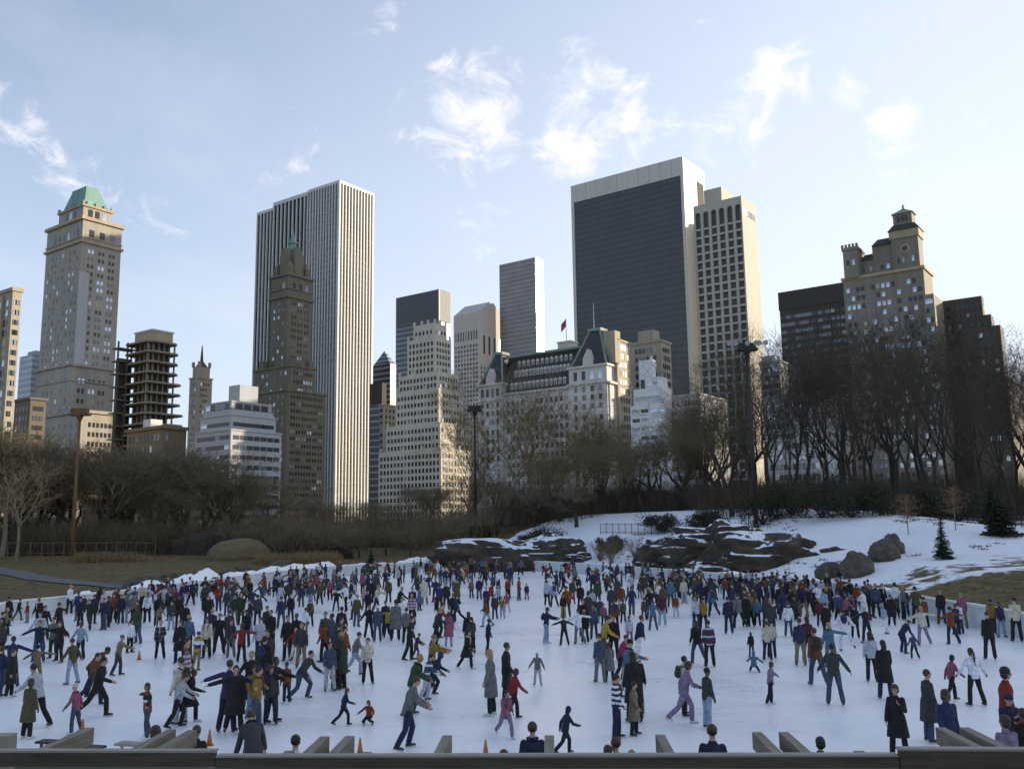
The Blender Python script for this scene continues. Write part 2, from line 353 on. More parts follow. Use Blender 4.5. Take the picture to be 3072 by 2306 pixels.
# shovelled snow heaped outside the boards
MSNOW=simple('heaped_snow',(.86,.88,.92),.9,.08,1.3,bmp=.4)
def snowbank():
    n=len(rp); cen=rp.mean(0); vs=[];fs=[]; W=9; rows=0
    for i in range(6,nfar-4):
        for sub in range(4):
            t=sub/4; p=rp[i]*(1-t)+rp[i+1]*t
            a=rp[i-1]; b=rp[i+2]; tt=(b-a)/np.linalg.norm(b-a); nrm=np.array([tt[1],-tt[0]])
            if np.dot(nrm,p-cen)<0: nrm=-nrm
            az_=math.degrees(math.atan2(p[0],p[1]))
            am=np.interp(az_,[-40,-24,-20,-14,-8,-5,0,6,12,20,26,32],[.3,.5,.9,1.0,.9,1.0,.7,.5,.5,.45,.4,.3])
            h=(.55+1.15*vnoise(np.array([p[0]]),np.array([p[1]]),3.1,4)[0]**1.4+.4*vnoise(np.array([p[0]]),np.array([p[1]]),1.1,5)[0])*am
            for j in range(W):
                s=j/(W-1); o=.2+s*2.6
                prof=[.55,.9,1,.95,.82,.6,.38,.15,-.3][j]
                q=p+nrm*o; zz=(h*prof+.15*rnd.random())*1.0+(.45 if j==0 else .1)*0
                vs.append((q[0],q[1],max(zz+ (0.25 if j<7 else 0),-.3)))
            rows+=1
    for r in range(rows-1):
        for j in range(W-1): fs.append((r*W+j,r*W+j+1,(r+1)*W+j+1,(r+1)*W+j))
    mb=MB().add(vs,fs); me=mb.mesh('snow_bank',True); bm=bmesh.new(); bm.from_mesh(me)
    bmesh.ops.recalc_face_normals(bm,faces=bm.faces); bm.to_mesh(me); bm.free()
    obj('snow_bank',me,None,MSNOW,kind='stuff',label='shovelled white snow heaped along the outside of the rink boards',cat='snow')
snowbank()
# asphalt path on the left
MASPH=simple('grey_asphalt',(.10,.10,.105),.85,.15,2)
def path(pts,w,name,mat,**k):
    vs=[];fs=[];P=[Vector((*p,0)) for p in pts]; Q=[]
    for i in range(len(P)-1):
        for s in range(12): Q.append(P[i].lerp(P[i+1],s/12))
    Q.append(P[-1])
    for i,p in enumerate(Q):
        t=(Q[min(i+1,len(Q)-1)]-Q[max(i-1,0)]).normalized(); n=Vector((-t.y,t.x,0))
        for s in (-1,-.5,0,.5,1):
            q=p+n*(s*w/2); vs.append((q.x,q.y,gz(q.x,q.y)+.07))
    for i in range(len(Q)-1):
        for j in range(4): fs.append((i*5+j,i*5+j+1,(i+1)*5+j+1,(i+1)*5+j))
    return MB().add(vs,fs).build(name,mat,smooth=True,**k)
pl=[on_z(*p,1.0) for p in [(-60,1725),(120,1742),(300,1752),(430,1752),(560,1738)]]
path([(p.x,p.y) for p in pl],2.6,'path',MASPH,kind='structure')
# ------------------------------------------------------------------ rock outcrops
def rock_mat():
    m,nt,b=newmat('schist_rock_with_snow')
    n=noise(nt,.55,9,rough=.7,sc=(1,1,1.6)); n2=noise(nt,.5,6,rough=.6)
    r=ramp(nt,n.outputs[0],[(.3,(.016,.013,.008)),(.5,(.045,.037,.024)),(.72,(.12,.10,.07))])
    g=N(nt,'ShaderNodeNewGeometry'); sx=N(nt,'ShaderNodeSeparateXYZ'); nt.links.new(g.outputs['Normal'],sx.inputs[0])
    ad=N(nt,'ShaderNodeMath',operation='MULTIPLY_ADD'); nt.links.new(n2.outputs[0],ad.inputs[0]); ad.inputs[1].default_value=1.0; nt.links.new(sx.outputs[2],ad.inputs[2])
    mr=N(nt,'ShaderNodeMapRange'); mr.inputs['From Min'].default_value=1.34; mr.inputs['From Max'].default_value=1.38; nt.links.new(ad.outputs[0],mr.inputs['Value'])
    mx=N(nt,'ShaderNodeMixRGB'); nt.links.new(mr.outputs[0],mx.inputs[0]); nt.links.new(r.outputs[0],mx.inputs[1]); mx.inputs[2].default_value=(.78,.81,.87,1)
    nt.links.new(mx.outputs[0],b.inputs['Base Color']); b.inputs['Roughness'].default_value=.85
    bump(nt,n.outputs[0],b,.8,.3)
    return m
MROCK=rock_mat()
MBOUL=simple('grey_boulder_stone',(.08,.072,.055),.9,.45,1.6,bmp=.4)
def nz3(p,s,seed):
    from mathutils import noise as mn
    return mn.noise(Vector((p.x/s+seed*3.7,p.y/s+seed*1.3,p.z/s+seed*2.1)))
def V_(q): return Vector((q.x*.55,q.y*.8,q.z*2.2))
def rock(name,cen,r,seed,mat,rz=0,sub=4,amp=.35,ledge=.0,**k):
    bm=bmesh.new(); bmesh.ops.create_icosphere(bm,subdivisions=sub,radius=1)
    Rm=Matrix.Rotation(rz,3,'Z')
    for v in bm.verts:
        u=v.co.copy(); q=Vector((u.x*r[0],u.y*r[1],u.z*r[2]))
        s=max(r)
        k1=1+amp*nz3(q,s*.5,seed)+amp*.38*nz3(V_(q),s*.2,seed+2)+amp*.22*nz3(V_(q),s*.07,seed+5)
        q=q*k1
        if ledge: q.z=q.z*(1-ledge)+ledge*(round(q.z/(r[2]*.3))*r[2]*.3)
        q=Rm@q; v.co=q
    me=bpy.data.meshes.new(name); bm.to_mesh(me); bm.free()
    if sub>4: me.polygons.foreach_set('use_smooth',[True]*len(me.polygons))
    return obj(name,me,None,mat,loc=cen,**k)
def place(fx,fy,D):
    """point on the ground seen in this direction, about D metres out"""
    d=ray(fx,fy); h=math.hypot(d.x,d.y); x=d.x/h*D; y=d.y/h*D
    return Vector((x,y,gz(x,y)))
rnd2=random.Random(5)
OUT=[ # fx, D, (rx,ry,rz), dz, rz, label
 (1570,113,(10.5,4.5,3.0),0.0,.22,'long dark rock outcrop streaked with snow, left one behind the far boards'),
 (1415,114,(6.5,3,1.1),-.3,.3,'low flat dark ledge of rock at the left tip of the snowy slope'),
 (2060,93,(4.6,4.2,2.9),-.5,-.1,'rounded dark rock hump in the middle of the snowy slope'),
 (2190,92,(6.2,4.6,2.9),-.6,-.25,'largest dark rock outcrop with snow patches, right of the rounded hump'),
 (2340,85,(6.2,3.6,2.3),-.6,-.3,'dark ragged rock ledge on the right of the largest outcrop'),
 (2215,84,(5,2.6,1.4),-.5,-.1,'dark rock shelf just behind the boards below the largest outcrop'),
 (1735,107,(2.0,1.5,.9),-.1,.1,'small dark rock at the foot of the snow slope between the two outcrops')]
for i,(fx,D,r,dz,rz,lb) in enumerate(OUT):
    p=place(fx,1650,D); p.z+=dz; rock('rock_outcrop',p,r,i+1,MROCK,rz,5,.5,.3,label=lb,cat='rock')
BO=[(2490,74,(1.15,.9,.8),'pale grey rounded boulder, left of the three beside the snow field'),
 (2570,73,(1.3,1.1,1.25),'tallest grey boulder standing at the edge of the snow field'),
 (2655,77,(1.35,1.1,1.1),'broad grey boulder behind the tallest one on the snow field'),
 (2682,80,(.9,.8,1.2),'brownish upright rock leaning behind the broad boulder'),
 (2507,67,(.9,.7,.6),'small dark rock poking out of snow behind the right boards')]
for i,(fx,D,r,lb) in enumerate(BO):
    p=place(fx,1680,D); p.z+=r[2]*.3; rock('boulder',p,r,i+20,MBOUL,.4*i,5,.2,label=lb,cat='boulder',group='boulders on the snow field')
# stony edge left of the rink
STN=[]
for i in range(46):
    fx=rnd2.uniform(400,860); 
    b0=on_z(fx,(np.interp(fx/3,[w[0] for w in WB],[w[1] for w in WB]))*3,0)
    k=1+rnd2.uniform(.05,.16); x,y=b0.x*k,b0.y*k; r=rnd2.uniform(.4,1.0)
    STN.append((x,y,r))
mb=MB()
bmx=bmesh.new()
for i,(x,y,r) in enumerate(STN):
    mt=Matrix.Translation((x,y,gz(x,y)+r*.2))@Matrix.Rotation(rnd2.uniform(0,3),4,'Z')@Matrix.Diagonal((r*1.5,r,r*.8,1))
    res=bmesh.ops.create_icosphere(bmx,subdivisions=2,radius=1,matrix=Matrix())
    for v in res['verts']:
        u=v.co*(1+.5*nz3(v.co,.8,i)); v.co=mt@u
me=bpy.data.meshes.new('rubble'); bmx.to_mesh(me); bmx.free()
obj('rubble',me,None,simple('dark_rubble',(.07,.065,.05),.95,.6,2),kind='stuff',label='dark loose stones piled behind the left boards',cat='stones')
# ------------------------------------------------------------------ buildings on one street grid
GA=R(54); UR=Vector((math.cos(GA),math.sin(GA),0)); UL=Vector((-math.sin(GA),math.cos(GA),0))
BR=random.Random(11)
G_DARK=glass('dark_window_glass',(.018,.02,.024),.25,.5)
G_MID=glass('grey_window_glass',(.07,.08,.095),.12,.9)
G_SKY=glass('reflecting_window_glass',(.40,.44,.50),.1,1,.55)
G_WARM=simple('drawn_blinds',(.42,.38,.30),.6,.2,2)
ucache={}
def unit_box(mat):
    k=mat.name
    if k not in ucache:
        mb=MB().box(-.5,.5,-.5,.5,-.5,.5); me=mb.mesh('window'); me.materials.append(mat); ucache[k]=me
    return ucache[k]
class B:
    def __init__(s,D,c,label,cat='building',name='building',group=None):
        s.P=s.corner(D,c); s.D=D
        s.root=empty(name,(s.P.x,s.P.y,0),GA,label=label,cat=cat,group=group)
        s.wins=[]; s.nw='window'
    def corner(s,D,c):
        d=ray(*c); h=math.hypot(d.x,d.y); return Vector((d.x/h*D,d.y/h*D,CAMH+d.z/h*D))
    def loc(s,v): # world->local xy
        q=v-s.P; return q.x*UR.x+q.y*UR.y, q.x*UL.x+q.y*UL.y
    def tier(s,D,c,l,r):
        """near corner pixel, left and right end pixels -> x0,x1,y0,y1,z"""
        p=s.corner(D,c); x0,y0=s.loc(p)
        dr=ray(*r); dl=ray(*l)
        # right end: p + a*UR parallel (in plan) to dr
        det=lambda a,b:a.x*b.y-a.y*b.x
        a=det(Vector((-p.x,-p.y)),dr)/det(UR,dr); b=det(Vector((-p.x,-p.y)),dl)/det(UL,dl)
        return [x0,x0+a,y0,y0+b,p.z]
    def mesh(s,name,mat,fn,parent=None,**k):
        mb=MB(); fn(mb); return mb.build(name,mat,parent or s.root,**k)
    def grid(s,face,t,n,fh,w,h,z0,z1,mg=1.0,pair=0,pal=None,u0=None,u1=None,off=0,skip=0):
        pal=pal or ((G_DARK,.6),(G_MID,.25),(G_SKY,.1),(G_WARM,.05))
        x0,x1,y0,y1=t[:4]
        a,b=(x0,x1) if face=='R' else (y0,y1)
        if u0 is not None: a,b=a+(b-a)*u0,a+(b-a)*(u1 if u1 is not None else 1)
        a+=mg;b-=mg; nz=max(1,int((z1-z0)/fh)); fh=(z1-z0)/nz
        for i in range(n):
            for j in range(nz):
                if skip and BR.random()<skip: continue
                u=a+(b-a)*(i+.5)/n; z=z0+(j+.5)*fh
                q=BR.random(); m=pal[-1][0]
                for mm,pp in pal:
                    if q<pp: m=mm;break
                    q-=pp
                if pair:
                    for sgn in (-1,1): s.wins.append((face,u+sgn*pair,z,w,h,m,(y0 if face=='R' else x0)+off))
                else: s.wins.append((face,u,z,w,h,m,(y0 if face=='R' else x0)+off))
    def finish(s,cap=100):
        W=sorted(s.wins,key=lambda q:-q[2]*1-(.5 if q[0]=='R' else 0))
        # visible ones spread from the top down
        for f,u,z,w,h,m,o in W[:cap]:
            ob=bpy.data.objects.new(s.nw,unit_box(m)); COL.objects.link(ob); ob.parent=s.root
            if f=='R': ob.location=(u,o-.02,z); ob.scale=(w,.12,h)
            else: ob.location=(o-.02,u,z); ob.scale=(.12,w,h)
        rest=W[cap:]
        if rest:
            mats=[];mb=MB()
            for f,u,z,w,h,m,o in rest:
                if m not in mats: mats.append(m)
                mi=mats.index(m)
                if f=='R': mb.box(u-w/2,u+w/2,o-.08,o+.04,z-h/2,z+h/2,mi)
                else: mb.box(o-.08,o+.04,u-w/2,u+w/2,z-h/2,z+h/2,mi)
            me=mb.mesh(s.nw)
            ob=obj(s.nw,me,s.root,mats,kind='stuff')
def cornice(mb,t,z,h,o):
    mb.box(t[0]-o,t[1]+o,t[2]-o,t[3]+o,z,z+h)
WBRICK=masonry('weathered_limestone',(.36,.33,.27)); TBRICK=masonry('tan_brick',(.39,.34,.25)); DBRICK=masonry('dark_brown_brick',(.15,.125,.09))
PIERRE_M=masonry('buff_brick',(.37,.345,.29)); COPPER=simple('green_copper_roof',(.17,.31,.27),.7,.3,.15,sc=(1,1,.2))
MARBLE=masonry('white_marble_cladding',(.60,.60,.58),.08,.12,.6,course=4); TRAV=masonry('pale_travertine',(.56,.54,.49),.06,.08,.6,course=3)
CONC=masonry('pale_concrete',(.46,.44,.38),.06,.1,course=3.2); SLATE=simple('dark_slate_roof',(.045,.045,.04),.7,.4,.4)
CREAM=masonry('cream_limestone',(.62,.57,.46),.08,.15); GREYB=masonry('grey_white_concrete',(.42,.43,.44),.06,.1)
DKGL=glass('black_curtain_glass',(.012,.013,.015),.15,.35); STEEL=simple('rusted_steel_frame',(.10,.075,.05),.8,.3,.3)
GRNST=simple('green_copper_trim',(.20,.27,.23),.7,.2,.3); BROWN=masonry('brown_brick_hotel',(.24,.215,.165)); DARKB=masonry('dark_slab_cladding',(.06,.052,.045))
LIMEY=masonry('yellowed_sandstone',(.42,.34,.22))
def facade_lines(name,c,line,nzs,vs=0,rough=.3,spec=.5,duty=.5):
    """curtain wall: repeating horizontal bands (spandrel/glass) in metres"""
    m,nt,b=newmat(name); tc=N(nt,'ShaderNodeTexCoord'); sx=N(nt,'ShaderNodeSeparateXYZ'); nt.links.new(tc.outputs['Object'],sx.inputs[0])
    mm=N(nt,'ShaderNodeMath',operation='MULTIPLY'); mm.inputs[1].default_value=1/nzs; nt.links.new(sx.outputs[2],mm.inputs[0])
    fr=N(nt,'ShaderNodeMath',operation='FRACT'); nt.links.new(mm.outputs[0],fr.inputs[0])
    r=ramp(nt,fr.outputs[0],[(duty-.03,c),(duty+.03,line)]); o=r.outputs[0]
    n=noise(nt,.08,4); nr_=ramp(nt,n.outputs[0],[(.3,(.8,)*3),(.7,(1.1,)*3)]); mx=N(nt,'ShaderNodeMixRGB',blend_type='MULTIPLY'); mx.inputs[0].default_value=1
    nt.links.new(o,mx.inputs[1]); nt.links.new(nr_.outputs[0],mx.inputs[2]); o=mx.outputs[0]
    if vs:
        ad=N(nt,'ShaderNodeMath',operation='ADD'); nt.links.new(sx.outputs[0],ad.inputs[0]); nt.links.new(sx.outputs[1],ad.inputs[1])
        m2=N(nt,'ShaderNodeMath',operation='MULTIPLY'); m2.inputs[1].default_value=1/vs; nt.links.new(ad.outputs[0],m2.inputs[0])
        f2=N(nt,'ShaderNodeMath',operation='FRACT'); nt.links.new(m2.outputs[0],f2.inputs[0])
        r2=ramp(nt,f2.outputs[0],[(.0,(.5,.5,.5)),(.06,(1,1,1))]); m3=N(nt,'ShaderNodeMixRGB',blend_type='MULTIPLY'); m3.inputs[0].default_value=1
        nt.links.new(o,m3.inputs[1]); nt.links.new(r2.outputs[0],m3.inputs[2]); o=m3.outputs[0]
    nt.links.new(o,b.inputs['Base Color']); b.inputs['Roughness'].default_value=rough; b.inputs['Specular IOR Level'].default_value=spec
    return m
PALB=((G_SKY,.22),(G_MID,.3),(G_DARK,.44),(G_WARM,.04))
# --- far-left apartment tower
b=B(330,(39,872),'tan apartment tower cut by the left edge of the photo','tower','apartment_tower'); t=b.tier(330,(39,872),(-120,870),(66,876))
b.mesh('wall',TBRICK,lambda m:(m.box(t[0],t[1],t[2],t[3],0,t[4]),cornice(m,t,t[4],1.2,.4)))
b.grid('L',t,7,3.3,2.6,2.0,8,t[4]-2,pal=PALB); b.grid('R',t,2,3.3,1.4,1.7,8,t[4]-2)
L=t[3]-t[2]
for i in range(1,7): b.mesh('pier',TBRICK,lambda m:m.box(t[0]-.7,t[0]+.05,t[2]+L*i/7-.35,t[2]+L*i/7+.35,0,t[4]-1))
b.finish()
# --- green-roofed hotel tower
b=B(475,(250,657),'tall buff hotel tower with green copper hipped roof, at left','tower','hotel_tower')
t=b.tier(475,(250,657),(142,708),(366,690)); z1=t[4]; wx=t[1]-t[0]; wy=t[3]-t[2]
tc_=b.corner(475,(248,726)).z; up=b.corner(475,(287,622)).z+2
b.mesh('wall',PIERRE_M,lambda m:m.box(*t[:4],0,z1))
ia,ib=wx*.20,wy*.14
u=[t[0]+ia*.55,t[1]-ia*.8,t[2]+ib,t[3]-ib*1.3]
b.mesh('upper_storeys',PIERRE_M,lambda m:(m.box(*u,z1,up),[m.box(u[0]-.5+dx,u[0]+.5+dx,u[2]-.5,u[2]+.5,up,up+2.6) for dx in (0,u[1]-u[0])],m.box(u[0]-.5,u[0]+.5,u[3]-.5,u[3]+.5,up,up+2.6)))
b.mesh('cornice',LIMEY,lambda m:(cornice(m,t,z1,1.6,1.0),cornice(m,t,tc_,1.2,.9),cornice(m,t,z1-9,.7,.4),cornice(m,[u[0],u[1],u[2],u[3]],up-.2,1.1,.7)))
rt=b.corner(475,(292,563)).z+2.5; rx=(u[1]-u[0]); ry=(u[3]-u[2])
r0=[u[0]+1,u[1]-1,u[2]+1,u[3]-1]; r1=[u[0]+rx*.16,u[1]-rx*.38,u[2]+ry*.12,u[3]-ry*.30]
b.mesh('roof',COPPER,lambda m:(m.frustum([r0[0],r0[1],r0[2],r0[3]],[r1[0],r1[1],r1[2],r1[3]],up+.9,rt),m.box(*r1,rt,rt+.8)))
for i in range(3):
    xx=u[0]+rx*(.2+.3*i); b.mesh('dormer',COPPER,lambda m:m.box(xx-.7,xx+.7,u[2]+.6,u[2]+3.5,up+.9,up+3))
    yy=u[2]+ry*(.2+.3*i); b.mesh('dormer',COPPER,lambda m:m.box(u[0]+.6,u[0]+3.5,yy-.7,yy+.7,up+.9,up+3))
b.grid('R',t,3,7,2.6,4.6,tc_+2,z1-4,2); b.grid('L',t,7,7,1.5,4.6,tc_+2,z1-4,2)
b.grid('R',[u[0],u[1],u[2],u[3]],3,11,2.4,6,z1+3,up-3,2); b.grid('L',u,5,11,2.2,6,z1+3,up-3,2)
zl=b.corner(475,(211,1096)).z
b.grid('R',t,3,3.5,1.15,1.9,zl,tc_-2,2,pair=.95,pal=PALB); b.grid('L',t,9,3.5,1.2,1.9,zl,tc_-2,1.5,pal=((G_DARK,.45),(G_MID,.4),(G_SKY,.15)))
b.mesh('corner_strip',GREYB,lambda m:(m.box(t[0]-.6,t[0]+4.2,t[2]-.6,t[2]+.05,0,b.corner(475,(250,815)).z)))
t2=b.tier(462,(211,1096),(108,1130),(340,1102)); t3=b.tier(448,(245,1237),(99,1262),(379,1242))
b.mesh('lower_wing',PIERRE_M,lambda m:m.box(*t2[:4],0,t2[4])); b.mesh('base_wing',PIERRE_M,lambda m:m.box(*t3[:4],0,t3[4]))
b.mesh('cornice',PIERRE_M,lambda m:(cornice(m,t2,t2[4],1.2,.8),cornice(m,t3,t3[4],1.4,.9),cornice(m,t2,t2[4]-7,.6,.4)))
b.grid('R',t2,3,3.9,1.2,2.1,t3[4],t2[4]-4,3,pair=1.0); b.grid('L',t2,7,3.9,1.2,2.1,t3[4],t2[4]-4,1.5)
b.grid('R',t3,4,4,1.2,2.1,12,t3[4]-3,3,pair=1.0); b.grid('L',t3,8,4,1.3,2.1,12,t3[4]-3,1.5)
b.finish()
b=B(577,(2420,900),'plain brick tower mostly hidden behind the black slab and the balcony tower','tower','shade_tower'); c_=Vector((112,540))  # hidden tower added to throw shade on the green-roofed hotel tower
r_=b.root; r_.location=(c_.x,c_.y,0); MB().box(0,40,-18,14,0,185).box(8,30,-12,8,185,189).build('wall',BROWN,r_)
MB().box(-.08,.05,-16,-14,20,180).box(-.08,.05,-10,-8,20,180).box(-.08,.05,-4,-2,20,180).box(-.08,.05,2,4,20,180).box(-.08,.05,8,10,20,180).build('window_strip',G_DARK,r_)
# --- small blocks between them
b=B(600,(98,1062),'blue-grey glass block behind the green-roofed tower','building','office_block'); t=b.tier(600,(98,1062),(60,1068),(150,1066))
b.mesh('wall',facade_lines('blue_grey_bands',(.16,.2,.24),(.3,.34,.38),3.6,0,.3,.6),lambda m:m.box(*t[:4],0,t[4]))
b.mesh('roof',GREYB,lambda m:m.box(t[0]+3,t[1]-3,t[2]+3,t[3]-3,t[4],t[4]+3))
b=B(395,(96,1196),'dark low brick block at the foot of the green-roofed tower','building','brick_block'); t=b.tier(395,(92,1198),(44,1210),(140,1200))
b.mesh('wall',DBRICK,lambda m:(m.box(*t[:4],0,t[4]),cornice(m,t,t[4],1,.5))); b.grid('R',t,3,3.5,1.2,1.8,10,t[4]-1.5); b.grid('L',t,4,3.5,1.2,1.8,10,t[4]-1.5); b.finish()
# --- concrete frame under construction
b=B(420,(456,1024),'unfinished tower of open floor slabs and columns','building','unfinished_tower')
t=b.tier(420,(452,1024),(384,1032),(532,1030)); ws=(t[1]-t[0]); wl=t[3]-t[2]; zt=t[4]
SL=simple('raw_concrete_slab',(.24,.215,.17),.9,.25,.5)
nfl=18; zb=10
for i in range(nfl):
    z=zb+(zt-zb)*i/(nfl-1); g=(nfl-1-i)/(nfl-1)
    ex=[.8,2.0,3.0,3.8,4.6][min(4,int((1-g)*0+ (nfl-1-i)/3.2))] if i<nfl-1 else .3
    # chamfered slab outline
    x0,x1,y0,y1=t[0]-1.5,t[1]+ex*1.6,t[2]-1.5,t[3]+1.5; ch=2.2
    def slab(m,x0=x0,x1=x1,y0=y0,y1=y1,z=z):
        P=[(x0+ch,y0),(x1-ch,y0),(x1,y0+ch),(x1,y1-ch),(x1-ch,y1),(x0+ch,y1),(x0,y1-ch),(x0,y0+ch)]
        n=8; m.add([(a,c,z) for a,c in P]+[(a,c,z+.75) for a,c in P],[tuple(range(7,-1,-1)),tuple(range(8,16))]+[(k,(k+1)%8,8+(k+1)%8,8+k) for k in range(8)])
    b.mesh('floor_slab',SL,slab)
for fx_ in np.linspace(0,1,6):
    b.mesh('column',SL,lambda m:m.box(t[0]+ws*fx_-.3,t[0]+ws*fx_+.3,t[2]+1.6,t[2]+2.2,0,zt))
for fy_ in np.linspace(.2,1,5):
    b.mesh('column',SL,lambda m:m.box(t[0]+1.6,t[0]+2.2,t[2]+wl*fy_-.3,t[2]+wl*fy_+.3,0,zt))
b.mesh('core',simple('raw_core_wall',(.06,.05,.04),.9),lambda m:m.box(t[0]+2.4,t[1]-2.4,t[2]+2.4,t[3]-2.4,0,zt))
b.mesh('crown',LIMEY,lambda m:(m.box(t[0]+2,t[1]-1,t[2]+2,t[3]-2,zt+.5,zt+5.6),m.box(t[0]+5,t[1]-3,t[2]+5,t[3]-5,zt+5.6,zt+7)))
b.mesh('parapet',MARBLE,lambda m:m.box(t[0]+1.6,t[1]-.6,t[2]+1.6,t[3]-1.6,zt+5.6,zt+6.3))
t2=b.tier(430,(356,1030),(334,1032),(412,1022)); z2=t2[4]-2
for i in range(14):
    z=10+(z2-10)*i/13; b.mesh('floor_slab',SL,lambda m:m.box(*t2[:4],z,z+.45))
for q in (0,.5,1): b.mesh('column',STEEL,lambda m:m.box(t2[0]+(t2[1]-t2[0])*q-.3,t2[0]+(t2[1]-t2[0])*q+.3,t2[2]-.3,t2[2]+.3,0,z2+3))
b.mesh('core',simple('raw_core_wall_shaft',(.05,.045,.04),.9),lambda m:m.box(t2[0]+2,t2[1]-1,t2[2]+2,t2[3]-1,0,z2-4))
# --- little low block and classical low building below it
b=B(360,(487,1285),'low brown stone building with round-arched windows','building','stone_building'); t=b.tier(360,(487,1285),(382,1292),(560,1290))
b.mesh('wall',masonry('dark_sandstone',(.20,.16,.10)),lambda m:(m.box(*t[:4],0,t[4]),cornice(m,t,t[4],1.2,.7))); b.grid('L',t,9,4,1.1,2.4,8,t[4]-1); b.grid('R',t,4,4,1.1,2.2,8,t[4]-1,skip=.5)
b.mesh('penthouse',MARBLE,lambda m:m.box(t[0]+4,t[0]+9,t[2]+14,t[2]+19,t[4]+1.2,t[4]+5)); b.finish()
# --- small spired tower
b=B(700,(596,1134),'slim brown brick tower with a stepped top and thin spire','tower','spired_tower'); t=b.tier(700,(594,1134),(569,1138),(637,1138))
b.mesh('wall',TBRICK,lambda m:(m.box(*t[:4],0,t[4]),cornice(m,t,t[4],1,.5)))
wx,wy=t[1]-t[0],t[3]-t[2]; za=b.corner(700,(600,1098)).z; zb_=b.corner(700,(605,1076)).z; zc=b.corner(700,(605,1030)).z
b.mesh('upper_storeys',TBRICK,lambda m:(m.box(t[0]+wx*.12,t[1]-wx*.12,t[2]+wy*.12,t[3]-wy*.12,t[4],za),*[m.box(t[0]+wx*a-.8,t[0]+wx*a+.8,t[2]+wy*c-.8,t[2]+wy*c+.8,za,za+4) for a in (.14,.86) for c in (.14,.86)]))
b.mesh('roof',simple('red_brown_roof',(.14,.08,.05),.8),lambda m:m.frustum([t[0]+wx*.2,t[1]-wx*.2,t[2]+wy*.2,t[3]-wy*.2],[t[0]+wx*.45,t[1]-wx*.45,t[2]+wy*.45,t[3]-wy*.45],za,zb_))
b.mesh('spire',STEEL,lambda m:m.tube([(t[0]+wx*.5,t[2]+wy*.5,zb_-1),(t[0]+wx*.5,t[2]+wy*.5,zb_+8),(t[0]+wx*.5,t[2]+wy*.5,zc)],[1.2,.6,.25],8))
b.grid('R',t,4,4,1.3,2,60,t[4]-2,2); b.grid('L',t,3,4,1.3,2,60,t[4]-2,2); b.finish()
# --- grey-white midrise
b=B(330,(693,1290),'grey-white concrete midrise with stepped terraces and plain penthouse','building','midrise_block')
t=b.tier(330,(693,1290),(587,1302),(845,1288)); t1=b.tier(335,(694,1245),(600,1262),(828,1250)); t2=b.tier(340,(695,1205),(613,1222),(815,1206)); t3=b.tier(348,(720,1153),(687,1158),(775,1155))
b.mesh('wall',GREYB,lambda m:m.box(*t[:4],0,t[4])); b.mesh('terrace_storeys',GREYB,lambda m:(m.box(*t1[:4],t[4],t1[4]),m.box(t1[0]+.7,t1[1]-.7,t1[2]+.7,t1[3]-.7,t1[4],t2[4]-3),m.box(*t2[:4],t1[4]+3.2,t2[4])))
b.mesh('penthouse',GREYB,lambda m:(m.box(*t3[:4],t2[4],t3[4]),))
b.mesh('railing',GREYB,lambda m:(cornice(m,t,t[4],.5,.3),cornice(m,t1,t1[4],.5,.3),cornice(m,t2,t2[4],.5,.3)))
PD=((G_DARK,.72),(G_MID,.23),(G_SKY,.05))
b.grid('R',t,7,3.3,2.6,1.5,8,t[4]-.6,.8,pal=PD); b.grid('L',t,7,3.3,2.4,1.5,8,t[4]-.6,.8,pal=PD)
b.grid('R',t1,4,3.1,5.2,1.4,t[4]+.4,t1[4]-.6,1.4,pal=PD); b.grid('L',t1,5,3.1,3.4,1.4,t[4]+.4,t1[4]-.6,1,pal=PD)
b.grid('R',t2,4,3.1,3.2,2,t1[4]+3.2,t2[4]-.5,1.4,pal=PD); b.grid('L',t2,5,3.1,2.4,2,t1[4]+3.2,t2[4]-.5,1,pal=PD); b.finish()
# --- dark hotel tower with green spire
b=B(520,(866,825),'slender dark brown hotel tower with gothic crown and green spire','tower','hotel_tower')
t=b.tier(520,(866,825),(813,836),(938,837)); z1=t[4]; wx,wy=t[1]-t[0],t[3]-t[2]; zl=b.corner(520,(868,891)).z
SHN=masonry('dark_olive_stone',(.19,.17,.12))
b.mesh('wall',SHN,lambda m:m.box(*t[:4],0,z1)); 
b.mesh('cornice',SHN,lambda m:(cornice(m,t,z1,1.3,1),cornice(m,t,zl,1.1,1.0),cornice(m,t,zl+5,.5,.5)))
zr=b.corner(520,(880,775)).z; cx,cy=(t[0]+t[1])/2,(t[2]+t[3])/2
hx,hy=wx*.32,wy*.32
b.mesh('crown',SHN,lambda m:(m.box(cx-hx,cx+hx,cy-hy,cy+hy,z1+1,z1+6),
  *[(m.box(cx+sx_*hx*1.05-1.6,cx+sx_*hx*1.05+1.6,cy+sy_*hy*1.05-1.6,cy+sy_*hy*1.05+1.6,z1+1,z1+6.5),m.frustum([cx+sx_*hx*1.05-1.6,cx+sx_*hx*1.05+1.6,cy+sy_*hy*1.05-1.6,cy+sy_*hy*1.05+1.6],[cx+sx_*hx*1.05-.1,cx+sx_*hx*1.05+.1,cy+sy_*hy*1.05-.1,cy+sy_*hy*1.05+.1],z1+6.5,z1+10)) for sx_ in (-1,1) for sy_ in (-1,1)]))
